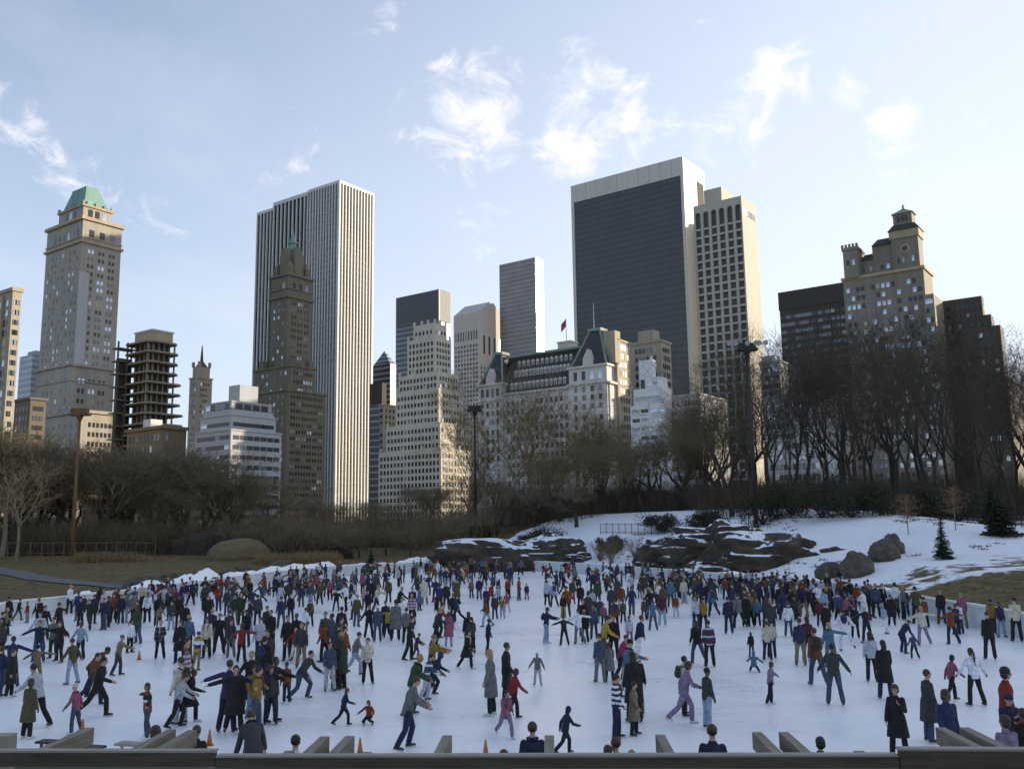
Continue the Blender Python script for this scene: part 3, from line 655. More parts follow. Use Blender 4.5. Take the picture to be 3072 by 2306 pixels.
for k,(ax,ay) in enumerate([(0,-1),(-1,0)]):
    def gab(m,ax=ax,ay=ay):
        if ay: m.add([(cx-3.4,cy-hy-1,z1+1),(cx+3.4,cy-hy-1,z1+1),(cx+3.4,cy-hy-1,z1+13),(cx+1.3,cy-hy-1,z1+19),(cx-1.3,cy-hy-1,z1+19),(cx-3.4,cy-hy-1,z1+13),(cx-3.4,cy-hy+3,z1+1),(cx+3.4,cy-hy+3,z1+1),(cx+3.4,cy-hy+3,z1+13),(cx+1.3,cy-hy+3,z1+19),(cx-1.3,cy-hy+3,z1+19),(cx-3.4,cy-hy+3,z1+13)],[(0,1,2,3,4,5),(11,10,9,8,7,6)]+[(i,i+6,(i+1)%6+6,(i+1)%6) for i in range(6)])
        else: m.add([(cx-hx-1,cy-3,z1+1),(cx-hx-1,cy+3,z1+1),(cx-hx-1,cy+3,z1+13),(cx-hx-1,cy+1.2,z1+18),(cx-hx-1,cy-1.2,z1+18),(cx-hx-1,cy-3,z1+13),(cx-hx+3,cy-3,z1+1),(cx-hx+3,cy+3,z1+1),(cx-hx+3,cy+3,z1+13),(cx-hx+3,cy+1.2,z1+18),(cx-hx+3,cy-1.2,z1+18),(cx-hx+3,cy-3,z1+13)],[(0,1,2,3,4,5),(11,10,9,8,7,6)]+[(i,i+6,(i+1)%6+6,(i+1)%6) for i in range(6)])
    b.mesh('gable',SHN,gab)
tipz=b.corner(520,(885,663)).z; lz=b.corner(520,(885,735)).z
b.mesh('roof',simple('grey_green_lead_roof',(.13,.17,.14),.6,.3,.2),lambda m:(m.frustum([cx-hx*.9,cx+hx*.9,cy-hy*.9,cy+hy*.9],[cx-1.9,cx+1.9,cy-1.9,cy+1.9],z1+5.5,lz),))
b.mesh('spire',COPPER,lambda m:(m.tube([(cx,cy,lz-1),(cx,cy,lz+4)],[2.2,2.0],8),m.tube([(cx,cy,lz+4),(cx,cy,lz+5)],[2.9,2.9],8),m.tube([(cx,cy,lz+5),(cx,cy,lz+9),(cx,cy,tipz)],[1.8,.8,.12],8)))
zb2=b.corner(512,(875,1093)).z
b.grid('R',t,3,3.6,1.1,1.9,zb2,zl-1,2,pair=1.0,pal=PALB); b.grid('L',t,3,3.6,1.2,1.9,zb2,zl-1,2,pal=PALB)
b.grid('R',t,3,7,2.2,4.4,zl+3,z1-2,2); b.grid('L',t,3,7,2.0,4.4,zl+3,z1-2,2)
t1=b.tier(510,(872,1098),(762,1112),(946,1104)); t2=b.tier(500,(862,1172),(774,1185),(978,1178))
b.mesh('lower_wing',SHN,lambda m:(m.box(*t1[:4],0,t1[4]),cornice(m,t1,t1[4],1,.6),*[m.box(t1[0]+(t1[1]-t1[0])*q,t1[0]+(t1[1]-t1[0])*q+3,t1[2]+1,t1[2]+5,t1[4],t1[4]+5) for q in (.1,.8)],m.box(t1[0]+1,t1[0]+4,t1[3]-7,t1[3]-3,t1[4],t1[4]+6)))
b.mesh('base_wing',SHN,lambda m:(m.box(*t2[:4],0,t2[4]),cornice(m,t2,t2[4],1,.6),m.box(t2[0]+1,t2[0]+6,t2[2]+1,t2[2]+6,t2[4],t2[4]+4)))
b.grid('R',t1,4,3.6,1.1,1.9,t2[4],t1[4]-1,2,pair=.95,pal=PALB); b.grid('L',t1,7,3.6,1.3,1.9,t2[4],t1[4]-1,2,pal=PALB)
b.grid('R',t2,6,3.6,1.0,1.7,10,t2[4]-1,2,pair=.9,pal=((G_DARK,.6),(G_MID,.2),(G_SKY,.16),(G_WARM,.04))); b.grid('L',t2,6,3.6,1.1,1.7,10,t2[4]-1,2,pal=PALB); b.finish()
# --- white marble slab tower with vertical piers
b=B(575,(1019,539),'tall slab tower of white vertical marble piers behind the green spire','tower','office_tower')
t=b.tier(575,(1019,539),(757,630),(1123,581)); zt=t[4]; wx,wy=t[1]-t[0],t[3]-t[2]
ya=b.tier(575,(1019,539),(920,572),(1123,581))[3]; yb=b.tier(575,(1019,539),(811,607),(1123,581))[3]
b.mesh('glass_wall',DKGL,lambda m:(m.box(t[0]+1,t[1]-1,t[2]+1,ya,0,zt-2),m.box(t[0]+3.5,t[1]-3,ya,yb,0,zt-2),m.box(t[0]+5,t[1]-5,yb,t[3]-1,0,zt-4)))
b.mesh('parapet',MARBLE,lambda m:(m.box(t[0],t[1],t[2],ya-1,zt-2,zt),m.box(t[0]+2.5,t[1]-2,ya+.5,yb,zt-2,zt+.5),m.box(t[0]+4,t[1]-4,yb+.4,t[3],zt-4,zt-2)))
nR=11
for i in range(nR+1):
    x=t[0]+.7+(wx-1.4)*i/nR; w_=.9 if 0<i<nR else 1.4
    b.mesh('pier',MARBLE,lambda m:m.box(x-w_/2,x+w_/2,t[2]-.05,t[2]+1.1,0,zt-2))
def pl_(y0,y1,x,n,zz):
    for i in range(n+1):
        y=y0+(y1-y0)*i/n
        b.mesh('pier',MARBLE,lambda m:m.box(x-.05,x+1.1,y-.5,y+.5,0,zz))
pl_(t[2]+1.6,ya-1,t[0],11,zt-2); pl_(ya+1,yb-.5,t[0]+2.5,9,zt-2); pl_(yb+1,t[3]-.5,t[0]+4,5,zt-4)
# projecting window bays between piers: dark glass with pale horizontal spandrels
SPN=simple('grey_spandrel',(.16,.16,.155),.5)
b.mesh('spandrel',SPN,lambda m:[m.box(t[0]+1.2,t[1]-1.2,t[2]+.88,t[2]+1.2,z,z+.9) for z in np.arange(6,zt-16,3.9)],kind='stuff')
b.mesh('spandrel',SPN,lambda m:[m.box(t[0]+.88,t[0]+1.2,t[2]+1.5,ya-1,z,z+.9) for z in np.arange(6,zt-16,3.9)],kind='stuff')
# --- dark glass tower behind
b=B(700,(1317,867),'dark grey glass tower with a blank windowless top','tower','office_tower'); t=b.tier(700,(1317,867),(1188,897),(1351,876))
b.mesh('wall',facade_lines('striped_glass',(.035,.04,.045),(.22,.25,.28),4.0,0,.25,.6,.62),lambda m:m.box(*t[:4],0,t[4]-26))
b.mesh('blank_top',simple('grey_louvre_panels',(.10,.105,.11),.6,.15,.2,sc=(1,1,4)),lambda m:m.box(t[0],t[1],t[2],t[3],t[4]-26,t[4])); b.mesh('corner_strip',MARBLE,lambda m:m.box(t[0]-.5,t[0]+.5,t[2]-.5,t[2]+.5,0,t[4]+.3))
# --- cream stepped tower
b=B(470,(1302,967),'cream limestone art deco tower with stepped setbacks, centre','tower','stepped_tower')
TT=[(480,(1302,968),(1240,976),(1341,975)),(477,(1305,1010),(1222,1020),(1353,1018)),(473,(1314,1114),(1196,1122),(1376,1122)),(470,(1316,1163),(1188,1172),(1388,1171)),(464,(1320,1266),(1158,1276),(1420,1272)),(458,(1323,1345),(1136,1352),(1432,1350))]
ts=[b.tier(*q) for q in TT]
for i,t in enumerate(ts):
    zt=t[4]; zlow=ts[i+1][4] if i+1<len(ts) else 0; top=i==0
    b.mesh('wall' if i==2 else 'setback_storeys',CREAM,lambda m:(m.box(*t[:4],zlow-.01*i,zt),*([m.box(t[0]+(t[1]-t[0])*q-.6,t[0]+(t[1]-t[0])*q+.6,t[2]-.12,t[2]+.5,zt,zt+2.2) for q in (.08,.5,.92)] ),*[m.box(t[0]-.12,t[0]+.5,t[2]+(t[3]-t[2])*q-.6,t[2]+(t[3]-t[2])*q+.6,zt,zt+2.2) for q in (.3,.6,.97)]))
    n1=[4,5,7,8,11,12][i]; n2=[5,7,11,12,15,17][i]
    P2=((G_DARK,.75),(G_MID,.22),(G_SKY,.03))
    if zt-zlow>5:
        b.grid('R',t,n1,3.5,1.3,2.1,max(zlow,6)+.3,zt-1.5,.8,pal=P2); b.grid('L',t,n2,3.5,1.3,2.1,max(zlow,6)+.3,zt-1.5,.8,pal=P2)
b.finish()
# --- pyramid-topped glass tower and dark blocks
b=B(640,(1173,1090),'small glass tower with a pyramid top beside the marble slab','tower','office_tower'); t=b.tier(640,(1171,1090),(1119,1097),(1188,1092))
b.mesh('wall',facade_lines('silver_bands',(.05,.055,.06),(.33,.35,.38),3.8,0,.25,.6,.5),lambda m:m.box(*t[:4],0,t[4])); ap=b.corner(640,(1168,1048)).z; mx_,my_=(t[0]+t[1])/2,(t[2]+t[3])/2
b.mesh('roof',facade_lines('sloped_glazing',(.10,.12,.14),(.4,.43,.46),3,2.5,.2,.8,.5),lambda m:m.frustum(t[:4],[mx_-.3,mx_+.3,my_-.3,my_+.3],t[4],ap))
b=B(560,(1146,1147),'black glass office block low beside the marble slab','building','office_block'); t=b.tier(560,(1146,1147),(1110,1150),(1160,1149))
b.mesh('wall',facade_lines('black_bands',(.02,.022,.024),(.28,.3,.33),3.9,0,.25,.5,.75),lambda m:m.box(*t[:4],0,t[4]-13)); b.mesh('blank_top',DARKB,lambda m:m.box(*t[:4],t[4]-13,t[4]))
b=B(540,(1176,1215),'small brown brick block between black glass block and stepped tower','building','brick_block'); t=b.tier(540,(1150,1216),(1138,1217),(1200,1217))
b.mesh('wall',TBRICK,lambda m:(m.box(*t[:4],0,t[4]),cornice(m,t,t[4],1,.4))); b.grid('R',t,4,3.6,1.2,1.9,20,t[4]-1); b.grid('L',t,2,3.6,1.2,1.9,20,t[4]-1); b.finish()
# --- pedimented stone tower
b=B(860,(1436,935),'pale pink stone tower with sloped pediment top','tower','office_tower'); t=b.tier(860,(1436,935),(1361,948),(1512,950)); zt=t[4]
PNK=masonry('pink_granite',(.52,.475,.42),.05,.08)
b.mesh('wall',PNK,lambda m:m.box(*t[:4],0,zt)); xm=(t[0]+t[1])/2; za=zt+13
b.mesh('pediment',PNK,lambda m:m.add([(t[0],t[2],zt),(t[1],t[2],zt),(xm+3,t[2],za),(xm+1.5,t[2],za-4),(xm-1.5,t[2],za-4),(xm-3,t[2],za),(t[0],t[3],zt),(t[1],t[3],zt),(xm+3,t[3],za),(xm+1.5,t[3],za-4),(xm-1.5,t[3],za-4),(xm-3,t[3],za)],[(0,1,2,3,4,5),(11,10,9,8,7,6)]+[(i,i+6,(i+1)%6+6,(i+1)%6) for i in range(6)]))
PK=((G_DARK,.75),(G_MID,.25)); b.grid('L',t,8,4.4,2.0,2.6,60,zt-30,1,pal=PK); b.grid('R',t,8,4.4,1.8,2.6,60,zt-52,1,pal=PK); b.grid('R',t,4,22,2.4,18,zt-44,zt-18,4,pal=((G_DARK,1),)); b.grid('L',t,9,12,1.4,9,zt-30,zt-14,1,pal=PK); b.finish()
# --- mirror-glass tower catching the sun
b=B(850,(1605,771),'grey banded glass tower whose right side flashes with sunlight','tower','office_tower'); t=b.tier(850,(1605,771),(1497,797),(1628,777))
b.mesh('wall',facade_lines('grey_bands',(.19,.175,.175),(.27,.25,.25),4.2,0,.35,.5,.55),lambda m:m.box(t[0]+.4,t[1],t[2]+.4,t[3],0,t[4]))
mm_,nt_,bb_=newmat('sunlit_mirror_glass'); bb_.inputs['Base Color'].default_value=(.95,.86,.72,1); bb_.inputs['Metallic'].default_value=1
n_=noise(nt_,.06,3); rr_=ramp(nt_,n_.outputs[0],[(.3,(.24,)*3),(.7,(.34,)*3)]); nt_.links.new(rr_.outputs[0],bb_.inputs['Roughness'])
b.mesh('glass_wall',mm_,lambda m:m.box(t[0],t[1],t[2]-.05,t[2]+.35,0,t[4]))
b.mesh('corner_strip',MARBLE,lambda m:(m.box(t[0]-.3,t[0]+.38,t[2]-.4,t[2]-.06,0,t[4]+.4)))
# --- big dark glass slab in white frame
b=B(540,(2047,469),'huge black glass slab tower edged in pale travertine, right of centre','tower','office_tower'); t=b.tier(540,(2047,469),(1712,557),(2112,513)); zt=t[4]; wx,wy=t[1]-t[0],t[3]-t[2]
zg=b.corner(540,(2043,525)).z; fl=34; 
def flare(z): return -6.0*max(0,1-z/ (fl*2.6))**2.2
zs=[0,8,16,26,38,52,68,88,110,140,170,zg]
def gw(m):
    for a_,c_ in zip(zs[:-1],zs[1:]): m.frustum([t[0]+.6+flare(a_),t[1]-2,t[2]+2,t[3]-2.2],[t[0]+.6+flare(c_),t[1]-2,t[2]+2,t[3]-2.2],a_,c_)
SOLG=facade_lines('dark_solar_glass',(.034,.034,.036),(.050,.050,.053),3.75,5.6,.22,.5,.5)
b.mesh('glass_wall',SOLG,gw)
def fr(m):
    m.box(t[0],t[1],t[2],t[3],zg,zt)
    for a_,c_ in zip(zs[:-1],zs[1:]):
        m.frustum([t[0]+flare(a_),t[1]-flare(a_)*.3,t[2],t[2]+1.9],[t[0]+flare(c_),t[1]-flare(c_)*.3,t[2],t[2]+1.9],a_,c_)
        m.frustum([t[0]+flare(a_),t[0]+8,t[3]-2.1,t[3]],[t[0]+flare(c_),t[0]+8,t[3]-2.1,t[3]],a_,c_)
b.mesh('frame',TRAV,fr)
for i in range(1,11): b.mesh('panel_joint',SPN,lambda m:m.box(t[0]-.04,t[0]+.1,t[2]+wy*i/10.5-.07,t[2]+wy*i/10.5+.07,zg,zt-.05))
b.mesh('louvre',DARKB,lambda m:m.box(t[0]+wx*.62,t[0]+wx*.92,t[2]-.12,t[2]+.3,zg-40,zg+2)); b.mesh('louvre',DARKB,lambda m:m.box(t[0]+wx*.12,t[0]+wx*.26,t[2]-.12,t[2]+.3,zg-3,zg+5)) if False else None
# --- concrete balcony tower
b=B(490,(2223,587),'pale concrete tower with stacked balconies under rounded arches','tower','apartment_tower'); t=b.tier(490,(2223,587),(2080,625),(2267,626)); zt=t[4]; wx,wy=t[1]-t[0],t[3]-t[2]
b.mesh('wall',CONC,lambda m:(m.box(t[0]+1.6,t[1],t[2],t[3],0,zt),m.box(t[0],t[0]+1.6,t[2],t[3],zt-4.2,zt)))
nb=6; bw=wy/nb
for i in range(nb+1):
    y=t[2]+bw*i; b.mesh('pier',CONC,lambda m:m.box(t[0],t[0]+1.58,max(t[2],y-.75),min(t[3],y+.75),0,zt-4.21))
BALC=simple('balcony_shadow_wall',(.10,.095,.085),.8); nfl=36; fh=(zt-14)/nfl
for i in range(nb):
    ya_,yb_=t[2]+bw*i+.76,t[2]+bw*(i+1)-.76
    b.mesh('glass_wall',BALC,lambda m:m.box(t[0]+1.4,t[0]+1.55,ya_,yb_,0,zt-4.3))  # recessed back wall, balcony shade put into its dark colour
    for j in range(nfl-16,nfl): b.mesh('balcony',CONC,lambda m:m.box(t[0]+.25,t[0]+1.38,ya_+.02,yb_-.02,4+fh*j,4+fh*j+1.15))
    b.mesh('balcony',CONC,lambda m:[m.box(t[0]+.25,t[0]+1.38,ya_+.02,yb_-.02,4+fh*j,4+fh*j+1.15) for j in range(nfl-16)],kind='stuff')
    def arch(m):
        n=10; r_=(yb_-ya_)/2; yc=(ya_+yb_)/2; zz=zt-4.3-r_
        for k in range(n):
            a0,a1=math.pi*k/n,math.pi*(k+1)/n
            p0=(yc-r_*math.cos(a0),zz+r_*math.sin(a0)); p1=(yc-r_*math.cos(a1),zz+r_*math.sin(a1))
            m.add([(t[0]+.02,p0[0],p0[1]),(t[0]+.02,p1[0],p1[1]),(t[0]+.02,p1[0],zt-4.2),(t[0]+.02,p0[0],zt-4.2),(t[0]+1.5,p0[0],p0[1]),(t[0]+1.5,p1[0],p1[1]),(t[0]+1.5,p1[0],zt-4.2),(t[0]+1.5,p0[0],zt-4.2)],[(0,1,2,3),(7,6,5,4),(0,4,5,1),(3,2,6,7),(0,3,7,4),(1,5,6,2)])
    b.mesh('arch',CONC,arch)
b.grid('R',t,3,8,2.2,3.5,zt-12,zt-4,2,pair=1.6)
t2=b.tier(497,(2163,560),(2111,572),(2195,575)); b.mesh('penthouse',CONC,lambda m:m.box(*t2[:4],zt,t2[4])); b.finish()
# --- château-like hotel
b=B(370,(1829,1100),'grand white hotel with dark mansard roof, dormers and green copper edges','hotel','grand_hotel')
WHT=masonry('white_glazed_brick',(.60,.57,.52),.08,.15); t=b.tier(370,(1829,1150),(1437,1195),(1888,1140)); wx,wy=t[1]-t[0],t[3]-t[2]
ze=t[4]+1
zr=b.corner(370,(1829,1010)).z+3
b.mesh('wall',WHT,lambda m:m.box(*t[:4],0,ze)); b.mesh('cornice',WHT,lambda m:(cornice(m,t,ze-1,.9,1.0),m.box(t[0]-.5,t[0]+.2,t[2],t[3],ze-14,ze-13.3)))
# mansard
m0=[t[0]+.3,t[1]-8,t[2]+6,t[3]-4]
zr1=ze+17
b.mesh('roof',SLATE,lambda m:m.frustum([t[0]+.4,t[1]-2,t[2]+14,t[3]-12],[t[0]+9,t[1]-10,t[2]+14,t[3]-12],ze,zr1))
b.mesh('roof_ridge',GRNST,lambda m:(m.box(t[0]+8.4,t[1]-9.4,t[2]+12,t[3]-10,zr1,zr1+1.1)))
def pav(y0,y1,zw,zt_,dx,tag_):
    b.mesh('pavilion_wall',WHT,lambda m:(m.box(t[0]-1.2,t[0]+dx,y0,y1,0,zw),m.box(t[0]-2,t[0]+dx+.5,y0-.7,y1+.7,zw-7,zw-6.2),m.box(t[0]-2,t[0]+dx+.5,y0-.7,y1+.7,zw,zw+.9)))
    a=[t[0]-.4,t[0]+dx-.5,y0+.5,y1-.5]; c=[t[0]+dx*.33,t[0]+dx*.62,y0+(y1-y0)*.36,y1-(y1-y0)*.36]
    b.mesh('pavilion_roof',SLATE,lambda m:m.frustum(a,c,zw+.9,zt_)); 
    def ribs(m):
        for p,q in (((a[0],a[2]),(c[0],c[2])),((a[0],a[3]),(c[0],c[3])),((a[1],a[2]),(c[1],c[2]))): m.bar((p[0],p[1],zw+1),(q[0],q[1],zt_),.8,.8)
        m.box(c[0]-.6,c[1]+.6,c[2]-.6,c[3]+.6,zt_,zt_+1.2)
    b.mesh('roof_ridge',GRNST,ribs)
    ym=(y0+y1)/2
    b.mesh('dormer',WHT,lambda m:m.add([(t[0]-1.1,ym-2.4,zw+.9),(t[0]-1.1,ym+2.4,zw+.9),(t[0]-1.1,ym+2.2,zw+4),(t[0]-1.1,ym,zw+8),(t[0]-1.1,ym-2.2,zw+4),(t[0]+4,ym-2.4,zw+.9),(t[0]+4,ym+2.4,zw+.9),(t[0]+4,ym+2.2,zw+4),(t[0]+4,ym,zw+8),(t[0]+4,ym-2.2,zw+4)],[(0,1,2,3,4),(9,8,7,6,5)]+[(i,i+5,(i+1)%5+5,(i+1)%5) for i in range(5)]))
    tt=[t[0]-1.2,t[1],y0,y1]
    b.grid('L',tt,4,3.4,1.5,2.2,zw-18,zw-7,1.2,pal=PALB); b.grid('L',tt,4,5.5,1.6,3.6,zw-6,zw-.4,1.2,pal=PALB)
    b.grid('L',tt,4,3.6,1.4,2.1,6,zw-19,1.2,pal=PALB)
yp=b.tier(370,(1829,1150),(1712,1160),(1888,1140))[3]; yq=b.tier(370,(1829,1150),(1512,1190),(1888,1140))[3]
pav(t[2]+.5,yp,ze+6.5,ze+23,17,'r'); pav(yq,t[3]-.3,ze+4,ze+19,16,'l')
b.mesh('end_wall',TBRICK,lambda m:(m.box(t[0]+5,t[1],t[2]-1.0,t[2]+13,0,ze+17.5),m.box(t[0]+3,t[0]+7.5,t[2]-1.4,t[2]+4,ze+8,ze+21.5),m.box(t[0]+5,t[1]+.3,t[2]-1.4,t[2]+13.4,ze+17.5,ze+18.4)))
b.grid('R',[t[0]+5,t[1],t[2]-1.0,0],4,3.6,1.2,2.1,6,ze+17,1.5)
tm=[t[0],t[1],yp+.5,yq-.5]
b.grid('L',tm,13,3.6,1.4,2.1,6,ze-3,.6,pal=PALB)
for k,(zz,ins_,nn) in enumerate([(ze+2.6,.9,13),(ze+8.6,4.1,15),(ze+13.2,6.6,12)]):
    for i in range(nn):
        y=tm[2]+2+(tm[3]-tm[2]-4)*(i+.5)/nn
        d_=b.mesh('dormer',WHT,lambda m:(m.box(t[0]+ins_,t[0]+ins_+3.2,y-.68,y+.68,zz-1.2,zz+1.0),m.frustum([t[0]+ins_-.2,t[0]+ins_+3.2,y-.9,y+.9],[t[0]+ins_,t[0]+ins_+3.2,y-.1,y+.1],zz+1.0,zz+1.9)))
        b.mesh('pane',G_MID,lambda m:m.box(t[0]+ins_-.1,t[0]+ins_+.05,y-.42,y+.42,zz-.9,zz+.7),parent=d_)
b.mesh('penthouse',CREAM,lambda m:(m.box(t[0]+16,t[0]+22,tm[2]+(tm[3]-tm[2])*.27,tm[2]+(tm[3]-tm[2])*.47,zr1,zr1+5.5),m.box(t[0]+15.6,t[0]+22.4,tm[2]+(tm[3]-tm[2])*.26,tm[2]+(tm[3]-tm[2])*.48,zr1+5.5,zr1+6.2)))
yf=tm[2]+(tm[3]-tm[2])*.37
fp=b.mesh('flagpole',STEEL,lambda m:m.tube([(t[0]+18,yf,zr1+6.2),(t[0]+18,yf,zr1+17)],[.15,.1],6))
def flag(m):
    n=8
    for i in range(n):
        for j in range(4):
            f=lambda i,j:(t[0]+18+.3*math.sin(i*.9),yf+.15+i*.34,zr1+13.2+j*.9-i*.34+.2*math.sin(i))
            m.add([f(i,j),f(i+1,j),f(i+1,j+1),f(i,j+1)],[(0,1,2,3)])
b.mesh('flag',simple('faded_red_cloth',(.32,.09,.09),.8,.4,.5),flag,parent=fp)
yc_=(t[2]+yp)/2+2; b.mesh('flagpole',simple('pale_painted_pole',(.5,.5,.48),.5),lambda m:m.tube([(t[0]+8,yc_,ze+22),(t[0]+8,yc_,ze+36)],[.28,.12],6)); b.finish()
# --- behind / right of the hotel
b=B(410,(1985,1021),'tan brick block with corner towers just right of the mansard hotel','building','brick_block'); t=b.tier(410,(1981,1024),(1891,1032),(2012,1030))
b.mesh('wall',TBRICK,lambda m:(m.box(*t[:4],0,t[4]),cornice(m,t,t[4],1,.5),m.box(t[0],t[0]+6,t[3]-12,t[3]-4,t[4],t[4]+6))); b.grid('L',t,6,3.8,1.2,2.2,20,t[4]-1.5,2); b.grid('R',t,4,3.8,1.2,2.2,20,t[4]-1.5,1.5); b.finish()
b=B(350,(1960,1078),'white terraced penthouse block with greenish glass, right of the hotel','building','terraced_block')
WP=simple('white_painted_concrete',(.66,.67,.66),.6,.06,.4)
tA=b.tier(350,(1955,1078),(1916,1080),(1966,1079)); tB=b.tier(346,(1975,1128),(1935,1130),(1988,1130)); tC=b.tier(342,(1985,1160),(1900,1164),(1996,1162)); tD=b.tier(336,(2003,1208),(1890,1213),(2012,1210))
b.mesh('wall',WP,lambda m:(m.box(*tD[:4],0,tD[4]),)); b.mesh('terrace_storeys',WP,lambda m:(m.box(*tA[:4],tC[4],tA[4]),m.box(tB[0],tB[1]+4,tB[2],tB[3],tC[4],tB[4]),m.box(tC[0],tC[1]+5,tC[2],tC[3],tD[4],tC[4])))
GG=glass('green_tinted_glass',(.22,.30,.28),.1,1); PG=((GG,.45),(G_DARK,.3),(G_SKY,.25))
b.grid('L',tD,4,3.2,3.0,1.3,8,tD[4]-.5,.6,pal=PG); b.grid('L',tC,4,3.2,2.4,1.3,tD[4],tC[4]-.5,.6,pal=PG); b.grid('L',tB,2,3.2,1.6,1.3,tC[4],tB[4]-.4,.5,pal=PG); b.grid('L',tA,1,9,1.8,4,tC[4]+2,tA[4]-9,.3,pal=PG,u0=.5,u1=1); b.finish()
b=B(365,(2090,1182),'low grey stone block half hidden by branches below the black slab','building','stone_building'); t=b.tier(365,(2100,1184),(2005,1192),(2180,1188))
b.mesh('wall',GREYB,lambda m:(m.box(*t[:4],0,t[4]),cornice(m,t,t[4],.8,.4))); b.grid('L',t,8,3.6,1.2,1.9,10,t[4]-1); b.grid('R',t,6,3.6,1.2,1.9,10,t[4]-1); b.finish()
# --- dark slab, twin-towered hotel and dark stepped block on the right
b=B(450,(2560,842),'broad dark flat-topped slab left of the brick hotel with turret','building','office_block'); t=b.tier(450,(2560,842),(2336,882),(2640,850))
b.mesh('wall',DARKB,lambda m:(m.box(*t[:4],0,t[4]-9),)); b.mesh('blank_top',simple('black_metal_top',(.03,.026,.022),.6),lambda m:m.box(t[0]-.3,t[1],t[2]-.3,t[3]+.3,t[4]-9,t[4])); b.grid('L',t,16,3.7,2.6,1.7,10,t[4]-11,.6,pal=((G_DARK,.5),(G_MID,.45),(G_WARM,.05))); b.finish()
b=B(385,(2769,801),'tall brown brick hotel with square turret and battlements, at right','hotel','brick_hotel')
t=b.tier(385,(2769,801),(2528,836),(2794,806)); 
tw=b.tier(388,(2749,662),(2668,672),(2762,668)); tl=b.tier(389,(2570,738),(2527,742),(2590,740)); tm=b.tier(390,(2672,702),(2572,738),(2690,705))
b.mesh('wall',BROWN,lambda m:(m.box(*t[:4],0,t[4]),))
b.mesh('turret',BROWN,lambda m:m.box(*tw[:4],t[4],tw[4]-3)); b.mesh('cornice',LIMEY,lambda m:(cornice(m,tw,tw[4]-6,3.2,.5),cornice(m,t,t[4]-.5,1.2,.6)))
def hood(m):
    x0,x1,y0,y1=tw[:4]; m.frustum([x0-.9,x1+.9,y0-.9,y1+.9],[x0+1,x1-.5,y0+1,y1-1],tw[4]-2.7,tw[4])
    w2=(y1-y0); 
b.mesh('turret_roof',SLATE,hood)
x0,x1,y0,y1=tw[:4]; wy=y1-y0; wx=x1-x0; c0=[x0+wx*.15,x1-wx*.1,y0+wy*.18,y1-wy*.12]; zc1=b.corner(388,(2735,634)).z+.5
cup=b.mesh('cupola',BROWN,lambda m:(m.box(*c0,tw[4],zc1),)); b.mesh('roof',GRNST,lambda m:(m.frustum([c0[0]-.6,c0[1]+.6,c0[2]-.6,c0[3]+.6],[(c0[0]+c0[1])/2-.3,(c0[0]+c0[1])/2+.3,(c0[2]+c0[3])/2-.3,(c0[2]+c0[3])/2+.3],zc1,zc1+2.6),m.tube([((c0[0]+c0[1])/2,(c0[2]+c0[3])/2,zc1+2.4),((c0[0]+c0[1])/2,(c0[2]+c0[3])/2,zc1+4.4)],[.5,.3],6)),parent=cup)
for k in (-1,0,1): b.mesh('pane',G_DARK,lambda m:m.box(c0[0]-.15,c0[0]+.05,(c0[2]+c0[3])/2+k*1.5-.5,(c0[2]+c0[3])/2+k*1.5+.5,tw[4]+1.2,zc1-1),parent=cup)
# round window
def ring(m):
    yc=(y0+y1)/2; zc=tw[4]-10.5; n=16
    for k in range(n):
        a0,a1=2*math.pi*k/n,2*math.pi*(k+1)/n
        P=[(yc+r_*math.cos(a),zc+r_*math.sin(a)) for r_ in (1.1,1.9) for a in (a0,a1)]
        m.add([(x0-.2,*P[0]),(x0-.2,*P[1]),(x0-.2,*P[3]),(x0-.2,*P[2]),(x0+.1,*P[0]),(x0+.1,*P[1]),(x0+.1,*P[3]),(x0+.1,*P[2])],[(0,1,2,3),(0,4,5,1),(3,2,6,7)])
b.mesh('round_window',LIMEY,ring); b.mesh('pane',G_DARK,lambda m:m.tube([(x0-.1,(y0+y1)/2,tw[4]-10.5),(x0+.1,(y0+y1)/2,tw[4]-10.5)],[1.1,1.1],14))
b.mesh('left_turret',BROWN,lambda m:(m.box(*tl[:4],t[4],tl[4]),*[m.box(tl[0]-.4,tl[0]+.6,tl[2]+(tl[3]-tl[2])*q/4-.45,tl[2]+(tl[3]-tl[2])*q/4+.45,tl[4],tl[4]+1.3) for q in range(5)],m.box(tl[0]-.4,tl[1]+.4,tl[2]-.4,tl[3]+.4,tl[4]-1.2,tl[4]-.01)))
b.mesh('upper_storeys',BROWN,lambda m:(m.box(tm[0]+1,tm[1],tm[2],tm[3],t[4],tm[4]-9),m.box(tm[0]+1.5,tm[1],tm[2],tm[2]+(tm[3]-tm[2])*.6,tm[4]-9,tm[4]-3.5)))
b.mesh('roof',SLATE,lambda m:(m.frustum([tm[0]+.4,tm[1],tm[2]-.4,tm[2]+(tm[3]-tm[2])*.6],[tm[0]+3,tm[1],tm[2]+1,tm[2]+(tm[3]-tm[2])*.45],tm[4]-3.5,tm[4]-.5),m.frustum([tm[0]+.6,tm[1],tm[2]+(tm[3]-tm[2])*.6,tm[3]],[tm[0]+3,tm[1],tm[2]+(tm[3]-tm[2])*.62,tm[3]-2],tm[4]-9,tm[4]-6)))
PB=((G_SKY,.4),(G_MID,.3),(G_DARK,.26),(G_WARM,.04))
b.grid('L',[tm[0]+1,tm[1],tm[2],tm[3]],5,6,1.2,2,t[4]+1,tm[4]-10,1,pal=PB); b.grid('L',tw,4,9,.9,2.2,t[4]+6,tw[4]-16,1.5); b.grid('L',tl,2,8,1,2.4,t[4]+6,tl[4]-6,.6)
b.grid('L',t,15,3.55,1.3,1.9,10,t[4]-3,.8,pal=PB,skip=.18)
